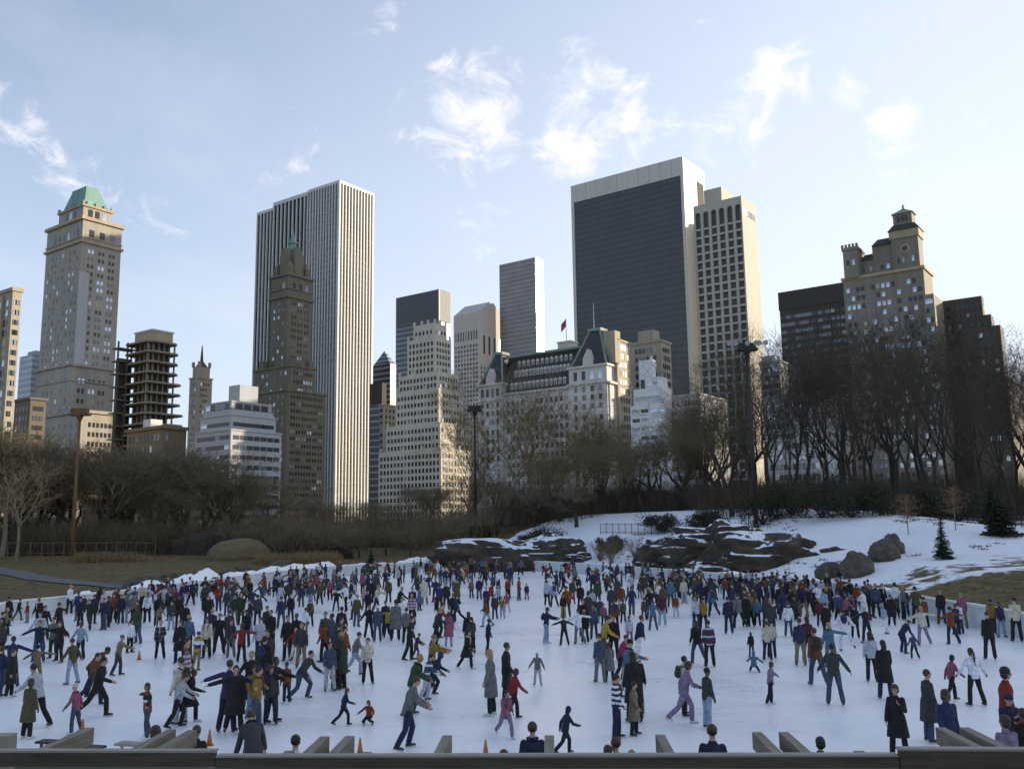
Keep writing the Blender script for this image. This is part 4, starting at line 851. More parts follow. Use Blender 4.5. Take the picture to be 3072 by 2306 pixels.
ts_=b.tier(380,(2800,880),(2770,885),(2826,884)); b.mesh('side_wing',BROWN,lambda m:(m.box(*ts_[:4],0,ts_[4]),m.box(t[1]-.01,t[1]+5,t[2]+3,t[3],0,t[4]-12))); b.grid('L',ts_,2,3.55,1.3,1.9,10,ts_[4]-1,.5,pal=PB); b.finish()
b=B(400,(2944,887),'nearly black stepped apartment block at the right edge','building','apartment_block')
PX=((G_DARK,.8),(G_MID,.12),(G_SKY,.05),(G_WARM,.03))
DKB2=masonry('shadowed_brown_brick',(.085,.072,.055))  # one even near-black brown brick colour
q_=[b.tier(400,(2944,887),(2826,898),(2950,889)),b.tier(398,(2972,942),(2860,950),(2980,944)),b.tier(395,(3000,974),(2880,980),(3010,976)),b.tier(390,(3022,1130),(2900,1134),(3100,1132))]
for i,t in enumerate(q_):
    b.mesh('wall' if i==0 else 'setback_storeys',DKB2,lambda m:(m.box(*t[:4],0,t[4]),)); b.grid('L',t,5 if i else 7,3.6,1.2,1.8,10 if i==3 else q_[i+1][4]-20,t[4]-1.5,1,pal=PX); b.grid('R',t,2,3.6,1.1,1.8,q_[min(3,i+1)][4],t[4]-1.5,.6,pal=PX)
b.finish()
b=B(415,(2335,1078),'low blue-grey stone block left of the dark slab, seen through twigs','building','stone_building'); t=b.tier(415,(2338,1086),(2280,1100),(2400,1090))
b.mesh('wall',GREYB,lambda m:(m.box(*t[:4],0,t[4]),cornice(m,t,t[4],1,.5),m.box(t[0]+3,t[0]+9,t[2]+3,t[2]+9,t[4],t[4]+4))); b.grid('L',t,6,3.6,1.3,2,10,t[4]-1,pal=PALB); b.grid('R',t,6,3.6,1.3,2,10,t[4]-1,pal=PALB); b.finish()
b=B(350,(2480,1180),'grey stone mansion block among the bare trees in front of dark slab','building','stone_building'); t=b.tier(350,(2470,1180),(2290,1200),(2540,1186))
b.mesh('wall',GREYB,lambda m:(m.box(*t[:4],0,t[4]),cornice(m,t,t[4],1,.5))); b.grid('L',t,12,3.8,1.3,2.1,8,t[4]-1.2,pal=PALB); b.grid('R',t,4,3.8,1.3,2.1,8,t[4]-1.2,pal=PALB); b.finish()
# --- the street wall goes on past the right edge of the view and shades the park
P0=Vector((330,235,0))
names=['brick','stone','grey','brown','pale','dark','tan','red']
for i in range(9):
    c=P0+(-UL)*(i*52-40); h=[104,118,112,124,116,126,118,122,120][i]
    r=empty('apartment_block',(c.x,c.y,0),GA,label='tall %s apartment block of the park-side street wall beyond the right edge of the view'%(['brick','limestone','grey','brown','buff','dark','tan','granite','cream'][i]),cat='building')
    m_=[BROWN,CREAM,GREYB,DBRICK,TBRICK,DKB2,LIMEY,CONC,WBRICK][i]
    MB().box(0,30,0,51,0,h).box(4,26,6,44,h,h+7).box(-.6,30.6,-.2,51.2,h-5,h-4).build('wall',m_,r)
    W_=MB()
    for a in range(14):
        for z_ in np.arange(6,h-6,3.6): W_.box(-.06,.05,2+a*3.4,3.4+a*3.4,z_,z_+2)
    W_.build('window',G_DARK,r,kind='stuff')
# ------------------------------------------------------------------ trees
class Tubes:
    """many thin tapered tubes as one numpy mesh"""
    def __init__(s): s.segs=[]
    def seg(s,p,q,r0,r1): s.segs.append((*p,*q,r0,r1))
    def mesh(s,name,mat,n=3):
        A=np.array(s.segs,float); P=A[:,:3];Q=A[:,3:6];r0=A[:,6];r1=A[:,7]
        d=Q-P; d/=np.linalg.norm(d,axis=1,keepdims=True)+1e-9
        ref=np.where(np.abs(d[:,2:3])>.9,np.array([[1.,0,0]]),np.array([[0,0,1.]]))
        a=np.cross(d,ref); a/=np.linalg.norm(a,axis=1,keepdims=True); b=np.cross(d,a)
        V=[]
        for k in range(n):
            t=2*math.pi*k/n; o=a*math.cos(t)+b*math.sin(t)
            V.append(P+o*r0[:,None]); 
        for k in range(n):
            t=2*math.pi*k/n; o=a*math.cos(t)+b*math.sin(t)
            V.append(Q+o*r1[:,None])
        V=np.stack(V,1).reshape(-1,3); m=len(A)
        base=(np.arange(m)*2*n)[:,None,None]
        F=np.array([[k,(k+1)%n,n+(k+1)%n,n+k] for k in range(n)])[None]+base
        F=F.reshape(-1,4)
        me=bpy.data.meshes.new(name); me.vertices.add(len(V)); me.vertices.foreach_set('co',V.ravel())
        me.loops.add(F.size); me.loops.foreach_set('vertex_index',F.ravel().astype(np.int32))
        me.polygons.add(len(F)); me.polygons.foreach_set('loop_start',np.arange(0,F.size,4,dtype=np.int32))
        try: me.polygons.foreach_set('loop_total',np.full(len(F),4,dtype=np.int32))
        except Exception: pass
        me.update(calc_edges=True); me.materials.append(mat); return me
def rv(r): return Vector((r.gauss(0,1),r.gauss(0,1),r.gauss(0,1)))
def gen_tree(seed,H,kind,maxd):
    r=random.Random(seed); T=Tubes(); C=Tubes()
    K={'spread':dict(tr=.28,ang=.62,up=.10,ln=.80,wig=.17,n=(2,3),lean=.04,side=.45),
       'tall':dict(tr=.32,ang=.42,up=.16,ln=.82,wig=.13,n=(2,3),lean=.03,side=.42),
       'dense':dict(tr=.16,ang=.55,up=.10,ln=.80,wig=.2,n=(3,4),lean=.05),
       'golden':dict(tr=.24,ang=.48,up=.12,ln=.82,wig=.17,n=(3,3),lean=.03,side=.5),
       'willow':dict(tr=.14,ang=.5,up=.14,ln=.80,wig=.16,n=(3,4),lean=.05)}[kind]
    def grow(p,d,L,rad,lev):
        bag=T if lev<=1 else C
        ns=4 if lev<2 else (3 if lev<4 else 2); q=p
        pts=[p]
        for i in range(ns):
            d=(d+rv(r)*K['wig']*(1 if lev else .35)+Vector((0,0,K['up']*(1 if lev<5 else .3)))).normalized()
            q2=q+d*(L/ns); ra=rad*(1-.38*i/ns); rb=rad*(1-.38*(i+1)/ns); bag.seg(q,q2,ra,rb); q=q2; pts.append(q)
            # side shoots
            if lev>=1 and lev<maxd and r.random()<(K.get('side',.55) if lev<maxd-1 else .8):
                sd=(d+rv(r)*.75).normalized(); grow(q,sd,L*.55,rb*.45,min(maxd,lev+2))
        if lev>=maxd: return
        nb=r.randint(*K['n']) if lev>0 else r.randint(3,4)
        ph=r.random()*6.28
        for k in range(nb):
            ax=d.cross(Vector((0,0,1)) if abs(d.z)<.95 else Vector((1,0,0))).normalized()
            ax=Matrix.Rotation(ph+k*6.283/nb+r.uniform(-.4,.4),3,d)@ax
            a=K['ang']*r.uniform(.6,1.25)*(1 if (k or lev>1) else .4)
            nd=Matrix.Rotation(a,3,ax)@d
            grow(q,nd,L*K['ln']*r.uniform(.75,1.08)*(1 if lev else .9),rad*.62*(1/(nb**.5))**.35*r.uniform(.8,1),lev+1)
    L0=H*K['tr']; grow(Vector((0,0,-.5)),Vector((r.gauss(0,K['lean']),r.gauss(0,K['lean']),1)).normalized(),L0,H*.0115+.03,0)
    # rescale crown to wanted height
    zmax=max(max(s[2],s[5]) for s in C.segs); k=H/zmax
    for B_ in (T,C): B_.segs=[tuple(v*k for v in s[:6])+(max(s[6]*k,.011),max(s[7]*k,.008)) for s in B_.segs]
    return T,C
def bark(name,c,var=.35): 
    return simple(name,c,.95,var,2.5,sc=(1,1,.3))
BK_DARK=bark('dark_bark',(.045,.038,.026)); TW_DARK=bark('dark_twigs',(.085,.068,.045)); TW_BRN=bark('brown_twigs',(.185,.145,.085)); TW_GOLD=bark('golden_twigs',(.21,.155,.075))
BK_PALE=bark('pale_bark',(.20,.165,.11)); TW_PALE=bark('pale_twigs',(.34,.26,.15)); TW_OLIVE=bark('olive_twigs',(.24,.19,.10))  # pale twigs: sunlit look of the left-edge trees put into the colour
PROTO={}
def proto(key,seed,H,kind,maxd,bm_,tm_):
    T,C=gen_tree(seed,H,kind,maxd); PROTO[key]=(T.mesh('trunk',bm_,6),C.mesh('crown',tm_,3),H); return len(C.segs)
cnt=[]
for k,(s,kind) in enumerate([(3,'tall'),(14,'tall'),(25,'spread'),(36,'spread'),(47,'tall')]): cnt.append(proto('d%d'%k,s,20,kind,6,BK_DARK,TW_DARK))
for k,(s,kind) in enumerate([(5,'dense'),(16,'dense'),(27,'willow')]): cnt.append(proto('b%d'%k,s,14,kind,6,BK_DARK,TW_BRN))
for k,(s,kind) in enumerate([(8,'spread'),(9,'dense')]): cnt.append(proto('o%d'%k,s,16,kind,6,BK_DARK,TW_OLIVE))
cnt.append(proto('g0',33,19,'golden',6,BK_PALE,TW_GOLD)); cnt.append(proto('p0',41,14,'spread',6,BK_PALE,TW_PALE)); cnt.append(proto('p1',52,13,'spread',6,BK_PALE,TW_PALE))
print('TWIGS',cnt)
TG={'d':'dark bare trees on the rise right of the rink','b':'brown bare trees across the middle and left','o':'olive brown bare trees','g':'','p':''}
NTREE=0
def tree(key,fx,D,topy,label,group=None,rz=None,wide=1.0):
    """tree whose foot is D metres out in direction fx and whose top reaches image row topy"""
    global NTREE
    p=place(fx,1500,D); dr=ray(fx,topy); h=math.hypot(dr.x,dr.y); zt=CAMH+dr.z/h*D
    T,C,H=PROTO[key]; s=max(.15,(zt-p.z)/H)
    r=empty('bare_tree',p,rnd.uniform(0,6.28) if rz is None else rz,label=label,cat='tree',group=group); r.scale=(s*wide,s*wide,s)
    obj('trunk',T,r); obj('crown',C,r); NTREE+=1; return r
LAB=set()
def uniq(l):
    assert l not in LAB,l; LAB.add(l); return l
# single trees one can pick out
tree('p0',12,132,1270,'pale sunlit bare tree cut by the left edge, beside the floodlight mast',wide=1.3)
tree('p1',60,124,1360,'smaller pale forked tree right beside the left edge tree',wide=1.25)
tree('g0',1522,138,1050,'tall golden-twigged tree standing before the mansard hotel',wide=1.15)
tree('o0',1640,146,1190,'olive-twigged bare tree just right of the golden-twigged one')
tree('d2',2195,113,1040,'big forked dark tree directly behind the right floodlight mast',rz=1.0,wide=1.25)
tree('d0',2260,112,960,'tall thin dark tree right of the right floodlight mast, top against the sky',rz=2,wide=1.1)
tree('g0',1400,150,1245,'tan-twigged tree left of the middle floodlight mast')
tree('g0',1462,146,1110,'golden-twigged tree whose crown overlaps the left end of the mansard hotel',wide=1.2)
tree('g0',1600,150,1080,'golden-twigged tree whose crown overlaps the middle of the mansard hotel',wide=1.1)
tree('g0',1730,152,1130,'golden-twigged tree whose crown overlaps the right end of the mansard hotel',wide=1.1)
# rows: (count, fx0, fx1, D0, D1, top function, keys, description)
def topline(fx): return np.interp(fx,[-400,0,150,260,400,560,700,800,950,1100,1250,1400,1500,1650,1800,1900,2050,2150,2300,2450,2600,2700,2800,2900,3000,3072,3400],
                                   [1200,1270,1300,1320,1315,1325,1380,1405,1425,1425,1420,1385,1330,1290,1245,1235,1215,1120,965,940,960,900,900,880,960,1000,900])
rows=[(17,-260,720,138,168,'b',0,'brown'),(12,-150,720,142,158,'b',60,'brown'),(13,700,1500,150,190,'b',30,'brown'),(9,720,1420,118,140,'b',150,'low brown'),
      (11,1460,2140,150,185,'o',10,'olive brown'),(10,1500,2160,125,145,'b',90,'dark brown'),
      (13,2100,3300,150,190,'d',10,'dark'),(16,2140,3300,118,148,'d',25,'dark'),(8,2180,3250,112,122,'d',130,'dark'),(10,-500,3500,205,260,'d',60,'distant dark')]
HEADS=['slender','broad','crooked','leaning','many-stemmed','rounded','open-crowned','twiggy','ragged','fine-twigged','upright','spreading','low-forked','thick-limbed','bushy','narrow']
ANCH=[(-600,'beyond the left edge of the grass'),(60,'below the tan apartment tower'),(180,'below the green-roofed tower'),(330,'right of the left floodlight mast'),(480,'below the unfinished tower'),(620,'left of the stone bridge'),(760,'below the grey-white midrise'),(900,'below the green-spired tower'),(1070,'below the marble slab tower'),(1250,'below the cream stepped tower'),(1420,'beside the middle floodlight mast'),(1540,'below the left half of the mansard hotel'),(1720,'below the right half of the mansard hotel'),(1880,'below the white terraced block'),(2020,'below the black glass slab'),(2180,'below the balcony tower'),(2300,'right of the right floodlight mast'),(2440,'in front of the flat dark slab'),(2600,'before the brick hotel battlements'),(2730,'before the brick hotel turret'),(2880,'before the black stepped block'),(3030,'at the right edge of the picture'),(3200,'just beyond the right edge of the picture')]
def near_anchor(fx): return min(ANCH,key=lambda a:abs(a[0]-fx))[1]
DEP=['farthest','rear','middle-row','front']
ti=0
for ri,(n,a,c,D0,D1,kk,drop,desc) in enumerate(rows):
    keys=[k for k in PROTO if k[0]==kk]
    for i in range(n):
        fx=a+(c-a)*(i+.5)/n+rnd.uniform(-.3,.3)*(c-a)/n; D=rnd.uniform(D0,D1)
        ty=topline(fx)+drop+rnd.uniform(-25,45)
        dep='farthest' if D>200 else ('rear' if D>149 else ('middle-row' if D>117 else 'front'))
        base=desc.split()[-1] if desc.split()[0]!='olive' else 'olive'
        for hh in sorted(HEADS,key=lambda q:rnd.random()):
            l='%s %s bare tree of the %s row, %s'%(hh,base,dep,near_anchor(fx))
            if l not in LAB: break
        tree(rnd.choice(keys),fx,D,ty,uniq(l),{'b':'brown bare trees behind the rink','o':'olive bare trees behind the rink','d':'dark bare trees behind the rink'}[kk],wide=rnd.uniform(1.0,1.35) if kk!='b' else rnd.uniform(1.4,1.8))
# undergrowth: brushwood between the trunks
def brush(name,regions,mat,label,seed,hh=(1.5,3.5),per=7):
    r=random.Random(seed); T=Tubes(); P=[]
    for fx0,fx1,D0,D1,n in regions:
        for i in range(n):
            fx=r.uniform(fx0,fx1); D=r.uniform(D0,D1); d=ray(fx,1500); h=math.hypot(d.x,d.y); P.append((d.x/h*D,d.y/h*D))
    P=np.array(P); Z=ground_z(P[:,0],P[:,1])
    for (x,y),z in zip(P,Z):
        H=r.uniform(*hh)
        for k in range(per):
            d=Vector((r.gauss(0,.35),r.gauss(0,.35),1)).normalized(); p=Vector((x+r.gauss(0,.5),y+r.gauss(0,.5),z-.1)); L=H*r.uniform(.5,1)
            q=p+d*L*.5; T.seg(p,q,.028,.02); d2=(d+rv(r)*.3).normalized(); q2=q+d2*L*.5; T.seg(q,q2,.02,.008)
            for j in range(2):
                d3=(d+rv(r)*.5).normalized(); T.seg(q,q+d3*L*.4,.014,.006)
    me=T.mesh(name,mat,3); return obj(name,me,kind='stuff',label=label,cat='brush')
brush('undergrowth',[(-300,3400,140,230,2300),(2100,3400,112,140,800),(-300,1300,135,155,700),(1500,2100,130,150,400)],TW_DARK,'tangled leafless brushwood between the trunks of the wood',3,(2,5.5),8)
brush('brushwood',[(-200,760,137,160,620),(700,1500,128,165,420)],TW_BRN,'soft brown mass of leafless brush filling the left and middle of the wood',13,(3.5,7.5),12)
brush('thicket',[(2080,3300,122,165,560),(1500,2100,140,170,300)],TW_DARK,'dark leafless thicket below the tall trees on the right',17,(4,8.5),11)
# dry reeds and long grass
MREED=simple('dry_straw_reed',(.26,.19,.085),.9,.35,3)
brush('reeds',[(250,430,119,125,190),(790,1010,113,121,260)],MREED,'straw-coloured dry reeds behind the left bank',9,(.9,1.7),14)
# straw mound
p=place(715,1640,126); rock('weeping_shrub',p+Vector((0,0,.1)),(4.2,3,2.5),77,simple('straw_thatch',(.15,.12,.06),.95,.35,5,bmp=.9),0,5,.08,label='low dome of straw-coloured weeping shrub in front of the stone bridge',cat='shrub')
# ------------------------------------------------------------------ evergreens
NEEDLE=simple('dark_green_needles',(.028,.045,.016),.9,.4,3); YEW=simple('dark_yew_leaves',(.034,.036,.017),.9,.45,2)
def fir(fx,D,H,label,W=.33,seed=1):
    r=random.Random(seed); p=place(fx,1650,D); root=empty('fir_tree',p,label=label,cat='tree')
    MB().tube([(0,0,-.2),(0,0,H*.96)],[H*.03,.015],6).build('trunk',BK_DARK,root)
    mb=MB(); z=H*.06
    while z<H*.98:
        f=1-z/H; R_=H*W*f+.05; n=max(5,int(9*f+5))
        for k in range(n):
            a=r.uniform(0,6.28); L=R_*r.uniform(.7,1.15); dz=-L*.18+r.uniform(-.05,.1)*L
            d=Vector((math.cos(a),math.sin(a),0)); s=Vector((-d.y,d.x,0))
            for q in range(5):
                t0=q/5; c=d*(L*t0)+Vector((0,0,z+dz*t0)); w_=(.32*L*(1-t0)+.05)*r.uniform(.7,1.2)
                for sg in (-1,1):
                    e=c+s*(sg*w_)+d*(L*.22)+Vector((0,0,r.uniform(-.12,.1)*L))
                    mb.add([c,c+d*(L*.22),e],[(0,1,2)])
                    mb.add([c+Vector((0,0,.05)),c+d*(L*.15)-Vector((0,0,.1*L)),e*1.0+Vector((0,0,-.05))],[(0,1,2)])
            mb.add([d*(L*.8)+Vector((0,0,z+dz*.8))+s*.04,d*(L*1.1)+Vector((0,0,z+dz*.7)),d*(L*.8)+Vector((0,0,z+dz*.8))-s*.04],[(0,1,2)])
        z+=H*.035
    mb.build('crown',NEEDLE,root); return root
fir(2828,76,3.2,'thin scraggly young fir on the snow, left of the fuller one',.24,4)
fir(3008,86,3.6,'full dark cone-shaped fir on the snow near the right edge',.42,6)
fir(2985,95,4.2,'small dark fir hidden behind the full cone-shaped one',.3,8)
fir(1113,108,3.0,'small dark evergreen on the brown slope left of the middle mast',.35,12)
def bush(fx,D,rx,h,label,seed,mat=None,n=2600,name='evergreen_shrub'):
    r=random.Random(seed); p=place(fx,1600,D); root=empty(name,p,label=label,cat='shrub',group=None)
    T=Tubes()
    for k in range(14):
        a=r.uniform(0,6.28); T.seg((0,0,-.2),(math.cos(a)*rx*.6,math.sin(a)*rx*.6,h*.7),.07,.02)
    obj('stems',T.mesh('stems',BK_DARK,4),root)
    V=[];mb=MB(); cl=[(r.uniform(-.75,.75),r.uniform(-.75,.75),r.uniform(.25,.85),r.uniform(.25,.5)) for _ in range(16)]
    for i in range(n):
        c=r.choice(cl); v=rv(r).normalized()*(r.random()**.4)*c[3]
        q=Vector(((c[0]+v.x)*rx,(c[1]+v.y)*rx,max(.05,(c[2]*1.05-.16+v.z*.8)*h)))
        a=rv(r).normalized()*.19; b_=rv(r).normalized()*.12
        mb.add([q-a,q+b_,q+a],[(0,1,2)])
    mb.build('foliage',mat or YEW,root); return root
for i,(fx,D,rx,h,l) in enumerate([(1835,106,2.0,1.9,'round dark yew on the snow crest between the two rock outcrops'),(2290,104,3.0,4.4,'dark yew at the foot of the right floodlight mast'),(2470,102,4.0,5.2,'broad dark evergreen mass above the snow, left one'),(2560,100,4.0,4.9,'broad dark evergreen mass above the snow, middle one'),(2650,101,3.4,4.0,'dark evergreen above the snow, right one of the mass'),(2770,100,3.4,4.2,'dark evergreen behind the thin scraggly fir'),(2880,101,3.8,3.8,'dark evergreen left of the full cone-shaped fir'),(1620,120,3.2,2.0,'low dark bush behind the left snow crest'),(1460,132,3.0,1.8,'low dark bush right of the middle floodlight mast'),(1010,122,2.4,1.7,'dark bush on the slope below the marble slab tower'),(2380,106,3,3.4,'dark evergreen just right of the right floodlight mast'),(1990,112,3,2.2,'low dark bush behind the snow crest, centre right'),(2120,110,2.6,2.0,'low dark bush left of the right floodlight mast')]): bush(fx,D,rx,h,l,i+50)
# saplings with dead brown leaves
LEAF=simple('dead_brown_leaves',(.19,.115,.06),.9,.3,3)
def sapling(fx,D,h,label,seed):
    r=random.Random(seed); p=place(fx,1600,D); root=empty('sapling',p,label=label,cat='tree')
    T=Tubes(); T.seg((0,0,-.1),(0,0,h*.6),.05,.04); T.seg((0,0,h*.6),(0,0,h),.04,.01)
    for k in range(40):
        z=r.uniform(.4,.95)*h; a=r.uniform(0,6.28); L=r.uniform(.3,1.2); T.seg((0,0,z),(math.cos(a)*L,math.sin(a)*L,z+r.uniform(0,.3)),.015,.006)
    obj('trunk',T.mesh('trunk',BK_PALE,4),root); mb=MB()
    for k in range(700):
        a=r.uniform(0,6.28); zz=r.uniform(.42,1.02); L=r.uniform(.1,1.45)*math.sin(math.pi*(zz-.35)/.72)**.7; q=Vector((math.cos(a)*L,math.sin(a)*L,h*zz+r.gauss(0,.12))); u=rv(r).normalized()*.09; v=rv(r).normalized()*.06
        mb.add([q-u,q+v,q+u],[(0,1,2)])
    mb.build('crown',LEAF,root)
sapling(2725,87,3.3,'young tree with dead brown leaves on the snow, left of the two',1); sapling(2868,88,3.6,'young tree with dead brown leaves on the snow, right of the two',2)
# little bare shrubs on the snow slope
for i,(fx,D,h,l) in enumerate([(1800,104,2.6,'leafless low shrub on the snow slope between outcrops, left one'),(1832,101,3.2,'leafless low shrub on the snow slope between outcrops, middle one'),(1905,100,2.6,'leafless low shrub on the snow slope between outcrops, right one')]):
    p=place(fx,1650,D); T=Tubes(); r=random.Random(i)
    for k in range(60):
        d=Vector((r.gauss(0,.45),r.gauss(0,.45),1)).normalized(); q=d*h*.5; T.seg((0,0,-.1),q,.018,.012); T.seg(q,q+(d+rv(r)*.3).normalized()*h*.5,.012,.006); T.seg(q,q+(d+rv(r)*.5).normalized()*h*.4,.01,.005)
    obj('bare_shrub',T.mesh('bare_shrub',TW_BRN,3),loc=p,label=l,cat='shrub')
# ------------------------------------------------------------------ floodlight masts
RUST=simple('rust_brown_steel',(.17,.095,.04),.8,.35,2,sc=(1,1,.3)); BLK=simple('black_painted_steel',(.02,.018,.014),.6,.3,2); LAMPM=simple('grey_lamp_housing',(.35,.37,.4),.4,.2,4)
def mast(fx,fy,ftop,D,label,mat,lean=0,nl=4,nf=False):
    p=place(fx,fy,D); dr=ray(fx,ftop); h=math.hypot(dr.x,dr.y); H=CAMH+dr.z/h*D-p.z
    root=empty('floodlight_mast',p,math.atan2(-p.x,p.y)*-1*0,label=label,cat='lamp post',group='floodlight masts round the rink')
    MB().tube([(0,0,-.3),(0,0,H*.5),(0,0,H)],[.24,.19,.15],10).build('pole',mat,root,smooth=True)
    MB().tube([(0,0,0),(0,0,.5)],[.34,.32],10).build('base',mat,root)
    MB().box(-1.15,1.15,-.55,.55,H-.1,H+.15).box(-.95,.95,-.4,.4,H+.15,H+.75).tube([(0,0,H-.8),(0,0,H-.1)],[.2,.45],8).build('platform',mat,root)
    for k in range(nl):
        x=[-1.3,-2.0,1.3,2.0,0,.9][k]; l=MB().bar((x*.6,0,H+.5),(x,0,H+.75),.07,.07).tube([(x,-.1,H+.85),(x,-.5,H+.7)],[.16,.3],8); l.build('lamp',LAMPM,root)
    return root
mast(214,1683,1243,121,'rust-brown floodlight mast standing on the grass at the left',RUST,nl=2)
mast(1427,1607,1232,136,'dark floodlight mast in the centre, beside the cream stepped tower',BLK,nl=2)
mast(2266,1528,1048,103,'black floodlight mast with a cluster of lamps, at the right',BLK,nl=6)
# ------------------------------------------------------------------ fences, bridge
def fence(pts,h,n,label,mat,pick=None,rail=(1.0,.15)):
    Q=[Vector((*p,gz(*p))) for p in pts]; root=empty('park_fence',(Q[0].x,Q[0].y,Q[0].z),label=label,cat='fence')
    O=Q[0]; P=[]
    for i in range(n+1):
        t=i/n*(len(Q)-1); k=min(int(t),len(Q)-2); q=Q[k].lerp(Q[k+1],t-k); P.append(Vector((q.x,q.y,gz(q.x,q.y)))-O)
    for q in P: MB().bar(q-Vector((0,0,.2)),q+Vector((0,0,h)),.07,.07).build('post',mat,root)
    for rr in rail:
        mb=MB()
        for a,c in zip(P[:-1],P[1:]): mb.bar(a+Vector((0,0,h*rr-.04)),c+Vector((0,0,h*rr-.04)),.05,.05)
        mb.build('rail',mat,root)
    if pick:
        mb=MB()
        for a,c in zip(P[:-1],P[1:]):
            for j in range(1,pick): q=a.lerp(c,j/pick); mb.bar(q+Vector((0,0,.1)),q+Vector((0,0,h-.05)),.02,.02)
        mb.build('pickets',mat,root,kind='stuff')
def dirp(fx,D):
    d=ray(fx,1550); h=math.hypot(d.x,d.y); return (d.x/h*D,d.y/h*D)
OLDI=simple('weathered_iron',(.11,.095,.055),.8,.3,3)
fence([dirp(-40,118),dirp(230,118),dirp(470,122)],2.4,16,'thin wire fence behind the grass bank at the left',OLDI,rail=(.97,.5))
fence([dirp(800,120),dirp(1000,122),dirp(1180,126)],1.7,14,'thin wire fence behind the dry reeds, left of centre',OLDI,rail=(.97,))
fence([dirp(1800,116),dirp(2100,107),dirp(2420,104)],1.3,30,'black iron railing along the path behind the snow crest',BLK,6,(.95,.2))
fence([dirp(2620,103),dirp(2900,100),dirp(3120,98)],1.4,24,'black iron railing above the snow field at the right',BLK,6,(.95,.2))
# stone arch bridge
br=place(750,1620,139); rz=math.atan2(-br.x,br.y)
root=empty('stone_bridge',(br.x,br.y,br.z-.5),rz,label='low grey stone arch bridge half hidden by trees at the left',cat='bridge')
def bridge(mb):
    n=28; W=10.5
    for i in range(n):
        f=lambda i:(-W+2*W*i/n); a,c=f(i),f(i+1)
        top=lambda x:3.7-1.9*(abs(x)/W)**2; und=lambda x:(max(0,3.3**2-(x*.75)**2))**.5 if abs(x*.75)<3.3 else -.5
        for y0,y1 in ((-2.4,2.4),):
            mb.add([(a,y0,und(a)),(c,y0,und(c)),(c,y0,top(c)),(a,y0,top(a)),(a,y1,und(a)),(c,y1,und(c)),(c,y1,top(c)),(a,y1,top(a))],[(0,1,2,3),(7,6,5,4),(3,2,6,7),(0,4,5,1)])
mb=MB(); bridge(mb); mb.build('arch',masonry('rough_bridge_stone',(.06,.056,.045),.3,.4,course=.4),root)
for s in (-2.4,2.2):
    mb=MB(); n=20
    for i in range(n):
        a,c=-10.5+21*i/n,-10.5+21*(i+1)/n; tp=lambda x:3.7-1.9*(abs(x)/10.5)**2
        mb.bar((a,s+.1,tp(a)+.4),(c,s+.1,tp(c)+.4),.3,.9)
    mb.build('parapet',masonry('bridge_parapet_stone',(.085,.08,.065),.3,.3,course=.3),root)
# ------------------------------------------------------------------ foreground pergola
WOOD=simple('weathered_grey_timber',(.20,.175,.135),.85,.3,3,sc=(6,.5,6),bmp=.3); WOODD=simple('shade_dark_timber',(.062,.052,.035),.8,.35,3,sc=(.6,5,5),bmp=.3); WOODG=simple('silvery_top_board',(.27,.25,.205),.7,.15,3,sc=(.6,5,5))  # dark timber: shade on the beam's front put into its colour
PZ=3.45; 
def pt(fx,fy,z): return on_z(fx,fy,z)
perg=empty('timber_pergola',(0,7,0),label='weathered timber pergola, its long beam crossing the foot of the picture',cat='pergola')
def pm(name,mat,fn):
    mb=MB(); fn(mb); mb.v=[(x,y-7,z) for x,y,z in mb.v]; return mb.build(name,mat,perg)
def beam(fx0,fx1,fy0,fy1,z,h,th=.12):
    a=pt(fx0,fy0,z); c=pt(fx1,fy1,z)
    pm('beam',WOODD,lambda m:m.bar(a-Vector((0,0,h/2)),c-Vector((0,0,h/2)),th,h))
    pm('top_board',WOODG,lambda m:m.bar(a+Vector((0,.02,.012)),c+Vector((0,.02,.012)),th+.03,.018))
beam(-60,648,2256,2256,3.30,.115,.06); beam(650,2693,2271,2268,3.26,.085,.06); beam(2695,3150,2250,2252,3.31,.15,.06)
yb=pt(1536,2268,3.26).y
# rafters: parallel, all pointing at the rink
def rafter(fx,fy,w=.10,h=.17,zt=3.04,back=4.5):
    e=pt(fx,fy,zt); dv=Vector((0.040,1,0)).normalized()
    a=e-dv*back
    pm('rafter',WOOD,lambda m:m.bar(Vector((a.x,a.y,zt-h/2)),Vector((e.x,e.y,zt-h/2)),w,h))
for fx,fy in [(270,2181),(515,2186),(578,2188),(975,2207),(1050,2206),(1342,2204),(1648,2204),(1980,2202),(2270,2194),(2350,2194),(2820,2180),(2892,2180)]: rafter(fx,fy)
for fx,fy in [(1102,2254),(1062,2258),(2575,2250),(1712,2262),(2120,2258),(870,2250)]: rafter(fx,fy,.10,.12,2.9,3.0)
for i in range(14):
    q=pt(60+i*225,2285,3.2); q.y-=.05
    pm('bolt',BLK,lambda m:m.tube([q,q-Vector((0,.03,0))],[.014,.012],8))
